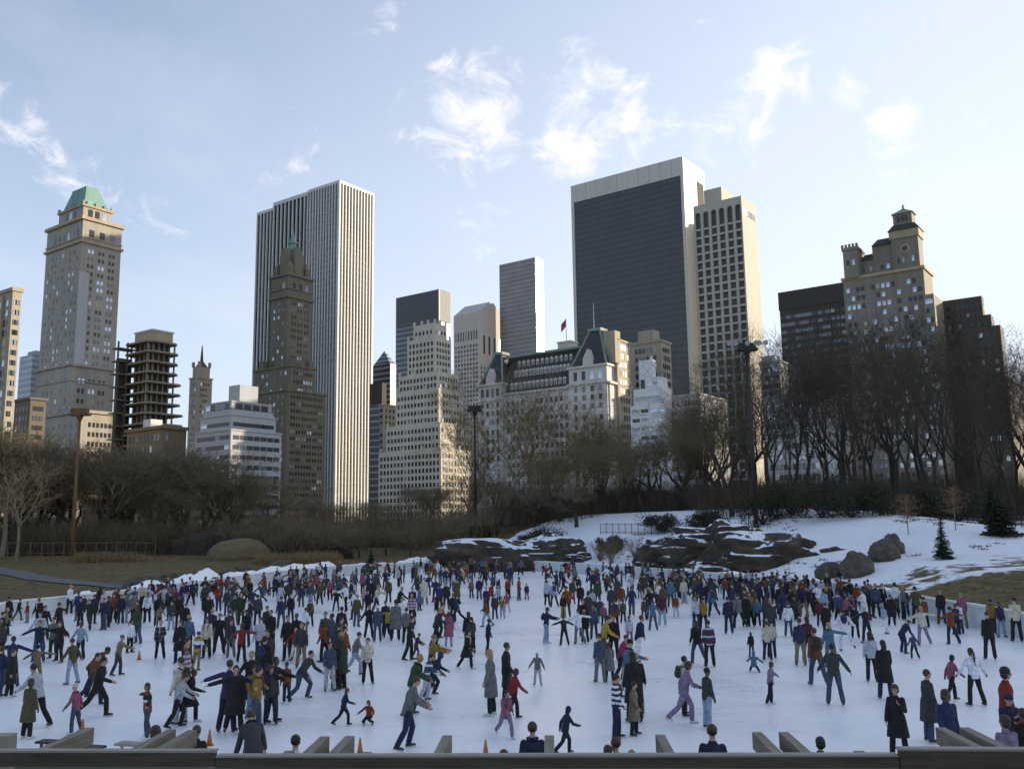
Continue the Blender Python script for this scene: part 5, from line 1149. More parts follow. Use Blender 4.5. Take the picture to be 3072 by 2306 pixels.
# slatted seat edge / guards near the rink left
RB=simple('black_rubber',(.02,.02,.02),.7)
pm('lower_rail',WOODG,lambda m:m.bar(pt(1540,2301,3.12),pt(2650,2299,3.12),.03,.02))
pm('lower_beam',WOODD,lambda m:m.bar(pt(-60,2309,3.02),pt(3150,2309,3.02),.1,.05))
pm('lower_rail',WOODG,lambda m:m.bar(pt(700,2302,3.1),pt(640,2302,3.1)+Vector((-.05,0,0)),.04,.02))
def lowboard(a,c,z,label,mat,w=.3,h=.05):
    p=on_z(*a,z);q=on_z(*c,z); m=(p+q)/2; mb=MB().bar(p-m,q-m,w,h)
    for s in (.15,.85):
        k=p.lerp(q,s)-m; mb.bar(k-Vector((0,0,.02)),k-Vector((0,0,z-.0)),.05,.05,up=(0,1,0))
    return mb.build('bench',mat,loc=m,label=label,cat='bench')
lowboard((118,2222),(165,2224),.45,'short black bench beside the ice at lower left',BLK)
lowboard((250,2238),(306,2242),.45,'black bench partly behind the left rafter',BLK)
lowboard((355,2228),(432,2232),.5,'pale-topped dark bench left of the paired rafters',WOODG)
# corner post box bottom left
pm('post_cap',WOODG,lambda m:m.box(pt(-30,2210,3.35).x,pt(34,2210,3.35).x,pt(0,2210,3.35).y-.05,pt(0,2210,3.35).y+.1,3.0,3.37))
# ------------------------------------------------------------------ cones
ORNG=simple('orange_traffic_cone',(.42,.14,.03),.6,.12,4)
CK=[(417,1978,'orange cone on the worn ice patch at the left'),(247,2200,'orange cone mostly behind the leftmost rafter'),(628,2235,'tall orange cone at the near edge, left of the bending man'),(1080,2262,'orange cone just above the beam, left of centre'),(1457,2268,'orange cone just above the beam, in the centre'),(704,1690,'orange cone by the far boards')]
cone_me=None
for fx,fy,l in CK:
    p=on_z(fx,fy,0)
    if cone_me is None:
        cone_me=(MB().tube([(0,0,.03),(0,0,.72)],[.15,.035],14).mesh('body',True),MB().box(-.2,.2,-.2,.2,0,.035).mesh('base'))
    r=empty('traffic_cone',p,rnd.random(),label=l,cat='traffic cone',group='orange traffic cones on the ice'); r.scale=(.5,.5,.52)
    obj('body',cone_me[0],r,ORNG if not cone_me[0].materials else None); obj('base',cone_me[1],r,ORNG if not cone_me[1].materials else None)

# dead tufts and clods showing through the snow
r_=random.Random(44); T=Tubes(); P=[]
while len(P)<420:
    fx=r_.uniform(1620,3000); D=r_.uniform(78,118); d=ray(fx,1600); h=math.hypot(d.x,d.y); x,y=d.x/h*D,d.y/h*D
    if vnoise(np.array([x]),np.array([y]),5,8)[0]<.52: continue
    P.append((x,y))
Pn=np.array(P); Z,dd_,in_,az_=ground_z(Pn[:,0],Pn[:,1],True)
for (x,y),z_,q in zip(P,Z,dd_):
    if q<3 or q>32: continue
    for k in range(9):
        d=Vector((r_.gauss(0,1.3),r_.gauss(0,1.3),.6)).normalized(); o=Vector((x+r_.gauss(0,.15),y+r_.gauss(0,.15),z_-.03)); T.seg(o,o+d*r_.uniform(.12,.4),.035,.012)
obj('dead_grass',T.mesh('dead_grass',BK_DARK,3),kind='stuff',label='dark dead tufts and twigs poking through the snow slope',cat='grass')
# ------------------------------------------------------------------ people
V3=Vector
def rotx(v,a): return Matrix.Rotation(a,3,'X')@v
class Pose:
    """skeleton, facing +Y, feet near z=0. angles in degrees.
    legs: (swing forward, spread out, knee bend); arms: (raise forward, raise sideways, elbow bend, inward twist)"""
    def __init__(s,lean=4,L=(2,4,4),Rr=(0,4,4),aL=(5,12,12,0),aR=(5,12,12,0),head=0,turn=0,drop=0,sit=False):
        sgn={'L':-1,'R':1}; s.j={}
        pel=V3((0,0,.93)); s.up=rotx(V3((0,0,1)),-R(lean)); s.fw=rotx(V3((0,1,0)),-R(lean))
        s.pel=pel; s.waist=pel+s.up*.16; s.chest=pel+s.up*.36; s.neck=pel+s.up*.53
        s.hd=s.neck+rotx(s.up,-R(head))*.155+s.fw*.02; s.hup=rotx(s.up,-R(head-0)); s.hfw=rotx(V3((0,1,0)),-R(lean*.6+head)); s.turn=turn
        if lean<40: s.hup=rotx(V3((0,0,1)),-R(lean*.6+head))
        s.legs={};s.arms={}
        for k,q in (('L',L),('R',Rr)):
            g=sgn[k]; sw,sp,kb=q; hip=pel+V3((g*.095,0,-.04))
            d=V3((g*math.sin(R(sp)),math.sin(R(sw))*math.cos(R(sp)),-math.cos(R(sw))*math.cos(R(sp))))
            kn=hip+d*.43; d2=V3((g*math.sin(R(sp)),math.sin(R(sw-kb))*math.cos(R(sp)),-math.cos(R(sw-kb))*math.cos(R(sp))))
            an=kn+d2*.41; foot=V3((g*.15,1,0)).normalized()
            tilt=max(-60,min(0,(sw-kb)*.5)) if sw-kb<-18 else 0
            foot=rotx(foot,R(tilt)); s.legs[k]=(hip,kn,an,foot,d2)
        for k,q in (('L',aL),('R',aR)):
            g=sgn[k]; f,o,e,tw=q; sh=pel+s.up*.455+V3((g*.158,0,0))
            d=V3((g*math.sin(R(o)),math.sin(R(f))*math.cos(R(o)),-math.cos(R(f))*math.cos(R(o)))); 
            d=rotx(d,-R(lean*.4)); el=sh+d*.29
            # forearm: bend towards the front, and inward by twist
            side=V3((-g,0,0)); frw=(V3((0,1,0))-d*d.y); 
            if frw.length<.2: frw=V3((0,0,1))-d*d.z
            frw.normalize(); bd=(frw*math.cos(R(tw))+side*math.sin(R(tw))).normalized()
            d2=(d*math.cos(R(e))+bd*math.sin(R(e))).normalized(); wr=el+d2*.25
            s.arms[k]=(sh,el,wr,d2)
        # put lowest foot on the ground
        low=min((l[2].z for l in s.legs.values()))
        if sit: low=min(low,pel.z-.14+.08)
        dz=.10-low+0; s.dz=V3((0,0,dz))
        for n in ('pel','waist','chest','neck','hd'): setattr(s,n,getattr(s,n)+s.dz)
        s.legs={k:(a+s.dz,b_+s.dz,c+s.dz,f,d) for k,(a,b_,c,f,d) in s.legs.items()}
        s.arms={k:(a+s.dz,b_+s.dz,c+s.dz,d) for k,(a,b_,c,d) in s.arms.items()}
        s.headM=Matrix.Translation(s.hd)@(Matrix.Rotation(-R(lean*.6+head),4,'X')@Matrix.Rotation(R(turn),4,'Z'))
        s.top=s.hd.z+.125; s.topx=s.hd
def ringtube(mb,pts,rs,n=10,side=V3((1,0,0)),mi=0):
    """closed elliptical tube; rs=(half width along side, half depth)"""
    vs=[];fs=[];m=len(pts)
    for i,p in enumerate(pts):
        d=(pts[min(i+1,m-1)]-pts[max(i-1,0)]).normalized(); a=(side-d*side.dot(d)).normalized(); b_=d.cross(a)
        for k in range(n):
            t=2*math.pi*k/n; vs.append(p+a*(math.cos(t)*rs[i][0])+b_*(math.sin(t)*rs[i][1]))
    for i in range(m-1):
        for k in range(n): fs.append((i*n+k,i*n+(k+1)%n,(i+1)*n+(k+1)%n,(i+1)*n+k))
    fs.append(tuple(range(n-1,-1,-1))); fs.append(tuple((m-1)*n+k for k in range(n)))
    mb.add(vs,fs,mi)
def limb(mb,a,b_,r0,rm,r1,n=10,mi=0):
    mid=a.lerp(b_,.4); mb.tube([a,mid,b_],[r0,rm,r1],n,mi); mb.ell(a,(r0*.99,)*3,n,6,mi=mi); mb.ell(b_,(r1*.99,)*3,n,6,mi=mi)
def remesh(mb,vox,smooth=3,target=None):
    me=mb.mesh('tmp'); bm=bmesh.new(); bm.from_mesh(me); bmesh.ops.recalc_face_normals(bm,faces=bm.faces); bm.to_mesh(me); bm.free()
    o=bpy.data.objects.new('tmp',me); COL.objects.link(o)
    m=o.modifiers.new('r','REMESH'); m.mode='VOXEL'; m.voxel_size=vox; m.use_smooth_shade=True
    s=o.modifiers.new('s','SMOOTH'); s.iterations=smooth; s.factor=.5
    if target: d=o.modifiers.new('d','DECIMATE'); d.ratio=target
    dg=bpy.context.evaluated_depsgraph_get(); dg.update()
    out=bpy.data.meshes.new_from_object(o.evaluated_get(dg),depsgraph=dg)
    bpy.data.objects.remove(o); bpy.data.meshes.remove(me); out.materials.clear(); return out
def b_torso(mb,p,g=0,lo=-.10,hi=.0,wide=1):
    S=V3((1,0,0)); u=p.up; c=p.pel
    P=[c+u*lo,c,p.waist,p.chest,c+u*.45,c+u*.515]; 
    W=[(.150+g,.105+g),(.165+g,.118+g),(.136+g*wide,.102+g*wide),(.158+g*wide,.12+g*wide),(.140+g*.8,.098+g*.8),(.07+g*.6,.062+g*.6)]
    ringtube(mb,P,W,14,S)
def b_arm(mb,p,k,g=0,end=1.0):
    sh,el,wr,d=p.arms[k]; w_=el.lerp(wr,end)
    limb(mb,sh,el,.052+g*.8,.047+g,.041+g); limb(mb,el,w_,.043+g,.041+g,(.030+g*1.1))
def b_leg(mb,p,k,g=0,end=1.0,flare=0):
    hip,kn,an,f,d=p.legs[k]; a=kn.lerp(an,end)
    limb(mb,hip,kn,.088+g,.082+g,.058+g); limb(mb,kn,a,.058+g,.056+g+flare*.4,.040+g+flare)
def hand(mb,p,k,curl=25):
    sh,el,wr,d=p.arms[k]; g=-1 if k=='L' else 1
    sd=V3((0,1,0))-d*d.y
    if sd.length<.3: sd=V3((0,0,1))-d*d.z
    sd.normalize(); nrm=d.cross(sd).normalized()*(-g)  # palm normal towards the body
    ringtube(mb,[wr-d*.01,wr+d*.04,wr+d*.085],[(.026,.015),(.038,.016),(.040,.013)],8,sd)
    for i,(o,L) in enumerate([(.030,.070),(.010,.078),(-.010,.073),(-.029,.058)]):
        b0=wr+d*.08+sd*o; c=R(curl+6*i); d1=(d*math.cos(c*.5)+nrm*math.sin(c*.5)+sd*(o*1.2)).normalized(); d2=(d*math.cos(c*1.4)+nrm*math.sin(c*1.4)).normalized()
        mb.tube([b0,b0+d1*L*.5,b0+d1*L*.5+d2*L*.5],[.0095,.0088,.007],6)
    b0=wr+d*.03+sd*.032; t1=(d*.65+sd*.7+nrm*.3).normalized(); mb.tube([b0,b0+t1*.035,b0+t1*.035+(d*.9+nrm*.35).normalized()*.03],[.012,.0105,.008],6)
def head_pts(mb,p):
    M=p.headM; Rm=M.to_3x3(); T=lambda x,y,z:M@V3((x,y,z))
    mb.ell(T(0,-.008,.025),(.076,.094,.098),16,12,Rm); mb.ell(T(0,.022,-.045),(.056,.066,.066),12,8,Rm); mb.ell(T(0,.05,-.088),(.026,.022,.02),8,6,Rm)
    mb.ell(T(0,.092,-.012),(.013,.022,.026),8,6,Rm); mb.ell(T(0,.078,.022),(.05,.016,.012),8,6,Rm)
    for s in (-1,1): mb.ell(T(s*.078,-.005,-.005),(.010,.02,.032),8,6,Rm)
    mb.tube([p.neck-p.up*.04,T(0,-.015,-.07)],[.056,.05],10)
def eyes(mb,p):
    M=p.headM; Rm=M.to_3x3(); T=lambda x,y,z:M@V3((x,y,z))
    for s in (-1,1): mb.ell(T(s*.030,.0835,.003),(.012,.006,.0075),8,5,Rm,1); mb.ell(T(s*.030,.086,.024),(.018,.006,.004),8,5,Rm,1)
    mb.ell(T(0,.0855,-.052),(.021,.007,.006),8,5,Rm,2)
def joinmesh(name,parts):
    """parts: (mesh, material index or None to keep its own)"""
    V=[];F=[];M=[];n=0
    for me,mi in parts:
        co=np.empty(len(me.vertices)*3,np.float32); me.vertices.foreach_get('co',co); V.append(co.reshape(-1,3))
        for pg in me.polygons: F.append(tuple(v+n for v in pg.vertices)); M.append(pg.material_index if mi is None else mi)
        n+=len(me.vertices)
    me=bpy.data.meshes.new(name); me.from_pydata(np.concatenate(V).tolist(),[],F); me.polygons.foreach_set('material_index',M); me.polygons.foreach_set('use_smooth',[True]*len(F)); me.update(); return me
def make_body(p):
    mb=MB(); b_torso(mb,p); [b_arm(mb,p,k) for k in 'LR']; [b_leg(mb,p,k) for k in 'LR']; head_pts(mb,p)
    for k in 'LR':
        an=p.legs[k][2]; f=p.legs[k][3]; mb.ell(an+f*.05-V3((0,0,.035)),(.04,.11,.035),8,6)
    me=remesh(mb,.0135,2); h=MB(); [hand(h,p,k) for k in 'LR']; hm=h.mesh('h',True); e=MB(); eyes(e,p); em=e.mesh('e',True)
    return joinmesh('body',[(me,0),(hm,0),(em,None)])
def make_jacket(p,long=0,puff=.022):
    mb=MB(); b_torso(mb,p,puff,-.14,wide=1.2); [b_arm(mb,p,k,.013+puff*.3,.97) for k in 'LR']
    mb.tube([p.neck-p.up*.07,p.neck+p.up*.03],[.10,.066],10)
    if long:
        c=p.pel; kl=(p.legs['L'][1]+p.legs['R'][1])/2; sp=abs(p.legs['L'][1].x-p.legs['R'][1].x)/2; sy=abs(p.legs['L'][1].y-p.legs['R'][1].y)/2
        m=c.lerp(kl,.55); e=c.lerp(kl,1.0*long)
        ringtube(mb,[c+p.up*.1,c,m,e],[(.165+puff,.125+puff),(.19+puff,.14+puff),(.19+puff+sp*.3,.15+puff+sy*.6),(.18+puff+sp*.6,.16+puff+sy*.9)],14,V3((1,0,0)))
    me=remesh(mb,.017,3); me.name='jacket'; return me
def make_trousers(p,wide=0):
    mb=MB(); b_torso(mb,p,.014,-.11); 
    mb=MB(); ringtube(mb,[p.pel-p.up*.12,p.pel,p.pel+p.up*.12],[(.16,.12),(.188,.132),(.165,.12)],12)
    for k in 'LR': b_leg(mb,p,k,.014+wide*.3,.93,.018+wide)
    me=remesh(mb,.016,2); me.name='trousers'; return me
def make_skate(p,k):
    hip,kn,an,f,d=p.legs[k]; mb=MB(); up=-d if f.z<-.2 else V3((0,0,1))
    u=(up-f*up.dot(f)).normalized(); sd=f.cross(u).normalized(); a=an
    mb.tube([a+V3((0,0,.0))-d*.10,a-d*.0],[.055,.052],8); 
    B_=a-u*.035
    ringtube(mb,[B_-f*.07,B_-f*.02,B_+f*.08,B_+f*.17,B_+f*.195],[(.035,.03),(.042,.045),(.043,.036),(.036,.026),(.02,.014)],8,sd)
    n0=len(mb.f); mb2=mb
    c=a-u*.083+f*.055; mb.bar(c-f*.135,c+f*.15,.008,.03,1,up=u); mb.bar(a-u*.066-f*.04,a-u*.066-f*.0,.03,.03,1,up=u); mb.bar(a-u*.066+f*.09,a-u*.066+f*.13,.03,.03,1,up=u)
    return mb.mesh('skate',False)
def make_hair(kind):
    mb=MB(); 
    if kind=='short': mb.ell((0,-.022,.042),(.088,.098,.098),14,10)
    if kind=='bob': mb.ell((0,-.022,.042),(.092,.100,.102),14,10); mb.ell((0,-.045,-.03),(.092,.075,.10),12,8)
    if kind=='long': mb.ell((0,-.022,.042),(.092,.100,.102),14,10); mb.ell((0,-.065,-.08),(.088,.062,.17),12,10)
    if kind=='tail': mb.ell((0,-.022,.042),(.088,.098,.098),14,10); mb.tube([(0,-.11,.04),(0,-.16,-.02),(0,-.17,-.2),(0,-.16,-.42)],[.02,.035,.03,.012],8)
    if kind=='cap': mb.ell((0,-.018,.055),(.093,.105,.090),14,10); mb.ell((0,-.005,.045),(.096,.108,.02),14,6)
    if kind=='curl':
        r=random.Random(2); mb.ell((0,-.022,.05),(.10,.108,.105),14,10); mb.ell((0,-.04,-.02),(.105,.08,.09),12,8)
    if kind=='hood': mb.ell((0,-.025,.03),(.105,.115,.13),14,10); mb.ell((0,-.06,-.08),(.11,.08,.07),12,8)
    # cut the face free
    me=mb.mesh('hair'); bm=bmesh.new(); bm.from_mesh(me)
    dl=[f for f in bm.faces if (lambda c:c.y>.045 and c.z<.045)(f.calc_center_median())]
    if kind not in('cap',): bmesh.ops.delete(bm,geom=dl,context='FACES')
    for v in bm.verts: v.co*=1+.04*math.sin(v.co.x*160)*math.sin(v.co.z*130+v.co.y*90) if kind=='curl' else 1
    bm.to_mesh(me); bm.free(); me.polygons.foreach_set('use_smooth',[True]*len(me.polygons)); return me
POSES={
 's':Pose(3,(2,4,4),(-2,4,3),(6,10,14,20),(4,11,12,15)),                       # standing, arms down
 'a':Pose(5,(6,7,10),(-6,8,8),(10,30,20,0),(-6,34,15,0)),                       # arms a little out
 'w':Pose(8,(22,4,18),(-20,5,14),(-22,12,16,0),(26,12,30,20)),                   # striding
 'g':Pose(14,(14,6,28),(-28,14,22),(20,42,20,0),(-25,40,12,0),head=-6),          # gliding on one leg
 'x':Pose(6,(4,9,8),(-6,10,8),(8,72,10,0),(0,66,14,0)),                          # arms wide
 'p':Pose(3,(3,5,5),(-3,5,4),(-14,14,62,35),(-12,14,60,35)),                     # hands in pockets
 'c':Pose(34,(38,8,62),(-4,12,40),(35,18,40,10),(10,20,50,10),head=-16),         # crouched glide
 'l':Pose(16,(20,6,34),(-12,7,20),(38,14,30,10),(28,12,40,10),head=6),           # leaning, arms forward
 'f':Pose(6,(4,4,6),(-4,4,6),(62,10,20,5),(58,12,26,5)),                         # reaching forward
 'r':Pose(7,(8,6,10),(-12,9,10),(4,14,20,10),(20,78,12,0)),                      # one arm out
 'd':Pose(40,(20,8,28),(8,9,22),(10,14,20,0),(20,16,30,0),head=14),              # bent double
 'h':Pose(4,(3,9,5),(-3,9,5),(-10,34,88,70),(-10,34,88,70)),                     # hands on hips
 'k':Pose(8,(78,10,140),(60,14,135),(30,40,40,0),(10,50,30,0),sit=True,head=6),  # squatting
 'o':Pose(2,(2,3,3),(-2,3,3),(28,12,78,45),(34,12,100,45),head=12),              # arms folded in front
 'b':Pose(12,(10,8,26),(-4,10,22),(-14,26,28,0),(-30,20,20,0),head=-4),          # knees bent, arms back
 'm':Pose(2,(2,5,3),(-2,5,3),(30,10,110,25),(6,12,12,15)),                        # hand raised to the face
}
P2={'s':Pose(1,(5,6,8),(-3,3,2),(-8,9,22,10),(12,9,26,25),head=4,turn=25),'a':Pose(7,(10,9,18),(-8,6,12),(26,24,34,10),(-18,30,26,0),turn=-20),'w':Pose(12,(30,5,30),(-26,6,24),(-30,16,30,0),(34,10,44,20),turn=12),
 'g':Pose(20,(20,5,36),(-36,12,14),(-26,34,22,0),(34,36,24,0),head=-8),'x':Pose(3,(8,6,14),(-6,13,10),(4,58,24,0),(12,80,8,0),turn=18),'p':Pose(2,(2,8,3),(6,4,14),(-12,12,66,40),(4,10,20,15),turn=-30),'f':Pose(10,(12,5,14),(-10,5,12),(48,16,34,12),(66,10,16,5),turn=15),'b':Pose(16,(18,9,36),(2,10,30),(14,34,34,0),(-24,30,24,0))}
POSES.update({k+'2':v for k,v in P2.items()})
POSENAME={'s':'standing','a':'arms slightly out','w':'mid-stride','g':'gliding on one leg','x':'arms wide','p':'hands in pockets','c':'crouched low','l':'leaning forward','f':'reaching forward','r':'one arm out','d':'bent double','h':'hands on hips','k':'squatting','o':'arms folded','b':'knees bent','m':'hand at face'}
MESH={}
for k,p in POSES.items():
    MESH[k]=dict(body=make_body(p),jacket=make_jacket(p),trousers=make_trousers(p),sl=make_skate(p,'L'),sr=make_skate(p,'R'))
    if k[0] in 'sapwomfrl': MESH[k]['coat']=make_jacket(p,1.0 if k[0]!='w' else .9)
    MESH[k]['wide']=make_trousers(p,.035) if k[0] in 'sa' else MESH[k]['trousers']
HAIR={k:make_hair(k) for k in ('short','bob','long','tail','cap','curl','hood')}
# ---- cloth colours
CC={'K':('black',(.012,.012,.012)),'N':('navy',(.018,.024,.06)),'B':('blue',(.03,.045,.13)),'S':('sky blue',(.10,.20,.33)),'G':('grey',(.15,.155,.16)),'D':('charcoal',(.045,.048,.052)),
 'L':('light grey',(.36,.38,.43)),'W':('white',(.62,.64,.70)),'C':('cream',(.48,.45,.36)),'T':('tan',(.22,.175,.11)),'Y':('yellow',(.52,.38,.06)),'O':('rust orange',(.27,.07,.02)),'R':('red',(.30,.03,.025)),
 'M':('maroon',(.10,.02,.03)),'P':('pink',(.36,.12,.19)),'V':('purple',(.05,.036,.12)),'A':('lavender',(.25,.20,.31)),'E':('green',(.035,.065,.03)),'F':('olive',(.085,.075,.035)),'H':('brown',(.13,.06,.03)),
 'J':('denim blue',(.07,.10,.17)),'I':('pale denim',(.24,.31,.42)),'Q':('mustard',(.26,.17,.03)),'U':('hot pink',(.42,.05,.16)),'Z':('dark green',(.025,.04,.02))}
for k_ in list(CC):
    if k_ not in 'WCLIK': CC[k_]=(CC[k_][0],tuple(v*(.62 if k_ in 'VBROUPSYJ' else .8) for v in CC[k_][1]))
FAB={}
def fab(c,ws=1):
    if c not in FAB: FAB[c]=simple(CC[c][0].replace(' ','_')+'_cloth',CC[c][1],.92,.38,9,bmp=.7)
    return FAB[c]
def striped(name,cols,period):
    m,nt,b=newmat(name); tc=N(nt,'ShaderNodeTexCoord'); sx=N(nt,'ShaderNodeSeparateXYZ'); nt.links.new(tc.outputs['Object'],sx.inputs[0])
    mm=N(nt,'ShaderNodeMath',operation='MULTIPLY'); mm.inputs[1].default_value=1/period; nt.links.new(sx.outputs[2],mm.inputs[0]); fr=N(nt,'ShaderNodeMath',operation='FRACT'); nt.links.new(mm.outputs[0],fr.inputs[0])
    r=ramp(nt,fr.outputs[0],[(i/len(cols),CC[c][1]) for i,c in enumerate(cols)]); r.color_ramp.interpolation='CONSTANT'; nt.links.new(r.outputs[0],b.inputs['Base Color']); b.inputs['Roughness'].default_value=.9; return m
STR={'1':('black and white striped',striped('black_white_stripes',['N','W'],.15)),'2':('purple striped',striped('purple_stripes',['V','M','V','L'],.30)),'3':('yellow, white and blue',striped('yellow_white_blue_bands',['B','W','Y'],.50)),'4':('pink and white',striped('pink_white_stripes',['P','L'],.16)),
 '5':('blue and white striped',striped('blue_white_stripes',['J','W','J','J'],.3)),'6':('black and grey patterned',striped('black_grey_pattern',['K','G','K','D'],.2))}
def block_sweater():
    m,nt,b=newmat('black_white_orange_sweater'); tc=N(nt,'ShaderNodeTexCoord'); sx=N(nt,'ShaderNodeSeparateXYZ'); nt.links.new(tc.outputs['Object'],sx.inputs[0])
    r=ramp(nt,sx.outputs[2],[(0,CC['O'][1])]*1+[(.5,CC['O'][1])]); 
    mr=N(nt,'ShaderNodeMapRange'); mr.inputs['From Min'].default_value=.9; mr.inputs['From Max'].default_value=1.5; nt.links.new(sx.outputs[2],mr.inputs['Value'])
    r=ramp(nt,mr.outputs[0],[(0,CC['O'][1]),(.48,CC['W'][1]),(.60,CC['K'][1]),(.85,CC['O'][1])]); r.color_ramp.interpolation='CONSTANT'
    ax=N(nt,'ShaderNodeMath',operation='ABSOLUTE'); nt.links.new(sx.outputs[0],ax.inputs[0]); gt=N(nt,'ShaderNodeMath',operation='GREATER_THAN'); gt.inputs[1].default_value=.235; nt.links.new(ax.outputs[0],gt.inputs[0])
    mx=N(nt,'ShaderNodeMixRGB'); nt.links.new(gt.outputs[0],mx.inputs[0]); nt.links.new(r.outputs[0],mx.inputs[1]); mx.inputs[2].default_value=(.012,.012,.012,1); nt.links.new(mx.outputs[0],b.inputs['Base Color']); b.inputs['Roughness'].default_value=.9; return m
STR['7']=('black, white and orange',block_sweater())
def topmat(c): return STR[c][1] if c in STR else fab(c)
def cname(c): return STR[c][0] if c in STR else CC[c][0]
SKIN=[simple('fair_skin',(.42,.26,.19),.6,.08,8),simple('tanned_skin',(.30,.17,.11),.6,.08,8),simple('brown_skin',(.12,.065,.04),.6,.08,8)]
EYE=simple('eye_and_brow_dark',(.02,.015,.012),.4); LIP=simple('lips',(.30,.10,.09),.6)
HC={'k':('black',simple('black_hair',(.012,.010,.009),.6,.3,20)),'n':('brown',simple('brown_hair',(.045,.025,.013),.6,.3,20)),'y':('blond',simple('blond_hair',(.28,.19,.08),.6,.3,20)),'r':('auburn',simple('auburn_hair',(.10,.035,.015),.6,.3,20))}
SKB=simple('black_skate_boot',(.015,.014,.014),.45); SKW=simple('white_skate_boot',(.62,.62,.62),.45); BLADE=simple('steel_blade',(.5,.5,.52),.3,.1,5,1)
XM={}
def scarf_me(pose):
    k=('scarf',pose)
    if k not in XM:
        p=POSES[pose]; mb=MB(); c=p.neck+p.up*.0; n=14; fr=(p.fw-p.up*p.fw.dot(p.up)).normalized(); sd=V3((1,0,0))
        ring=[c+sd*(math.cos(6.283*i/n)*.088)+fr*(math.sin(6.283*i/n)*.085) for i in range(n+1)]; mb.tube(ring,[.03]*(n+1),8)
        a=c+fr*.11+sd*.03; mb.tube([a,a-p.up*.14+fr*.05,a-p.up*.34+fr*.045],[(.035,.014)]*3,8); XM[k]=mb.mesh('scarf',True)
    return XM[k]
def pack_me(pose):
    k=('backpack',pose)
    if k not in XM:
        p=POSES[pose]; mb=MB(); fr=(p.fw-p.up*p.fw.dot(p.up)).normalized(); c=p.chest-fr*.19-p.up*.02; Rm=Matrix((V3((1,0,0)),fr,p.up)).transposed()
        mb.ell(c,(.14,.085,.20),12,8,Rm); mb.ell(c-fr*.06-p.up*.06,(.10,.05,.10),10,6,Rm)
        for s_ in (-1,1):
            t=p.chest+V3((s_*.10,0,0)); mb.tube([t-fr*.14+p.up*.12,t+p.up*.17+fr*.0,t+fr*.15+p.up*.08,t+fr*.15-p.up*.1],[.018]*4,6)
        XM[k]=mb.mesh('backpack',True)
    return XM[k]
def slotted(ob,mats):
    for i,m in enumerate(mats):
        if len(ob.data.materials)<=i: ob.data.materials.append(m)
        ob.material_slots[i].link='OBJECT'; ob.material_slots[i].material=m
def part(name,me,parent,mats,M=None,**k):
    ob=bpy.data.objects.new(name,me); COL.objects.link(ob); ob.parent=parent
    if M is not None: ob.matrix_local=M
    slotted(ob,mats); return tag(ob,**k)
DIRA={'f':180,'b':0,'l':90,'r':-90,'fl':135,'fr':-135,'bl':45,'br':-45}
XR=random.Random(3)
PEOPLE=[]  # records used for labels
def person(pos,pose,rz,top,bot,s=1,hair='short',hc='k',garment='jacket',boots='K',skin=0,full=True,mir=False,rec=None,extra=None):
    P=POSES[pose]; mm=MESH[pose]
    r=empty('person',pos,rz,cat='person',group='skaters and onlookers at the rink'); sx=(-s if mir else s)*extra_w.get(garment,1)
    r.scale=(sx,s*extra_w.get(garment,1),s)
    sk=SKIN[skin]; hm=fab(hc)if hc.isupper() else HC[hc][1]
    part('body',mm['body'],r,[sk,EYE,LIP])
    ct=garment in('coat',)
    part('coat' if ct else ('sweater' if garment=='sweater' else 'jacket'),mm.get('coat',mm['jacket']) if ct else mm['jacket'],r,[topmat(top)])
    part('trousers',mm['wide'] if bot=='w' else mm['trousers'],r,[fab(bot)])
    part('hood' if hair=='hood' else ('hat' if hair=='cap' else 'hair'),HAIR[hair],r,[hm],P.headM)
    bt=SKB if boots=='K' else SKW
    if full:
        for q in ('sl','sr'): part('skate' if boots!='S' else 'shoe',mm[q],r,[bt,BLADE])
    if XR.random()<.24: part('scarf',scarf_me(pose),r,[fab(XR.choice('RMGCNHWVZK'))])
    elif XR.random()<.10 and garment!='coat': part('backpack',pack_me(pose),r,[fab(XR.choice('KNBMZD'))])
    rec=dict(o=r,top=top,bot=bot,pose=pose,g=garment,hair=hair,hc=hc,pos=pos,s=s,full=full); PEOPLE.append(rec); return r
extra_w={}
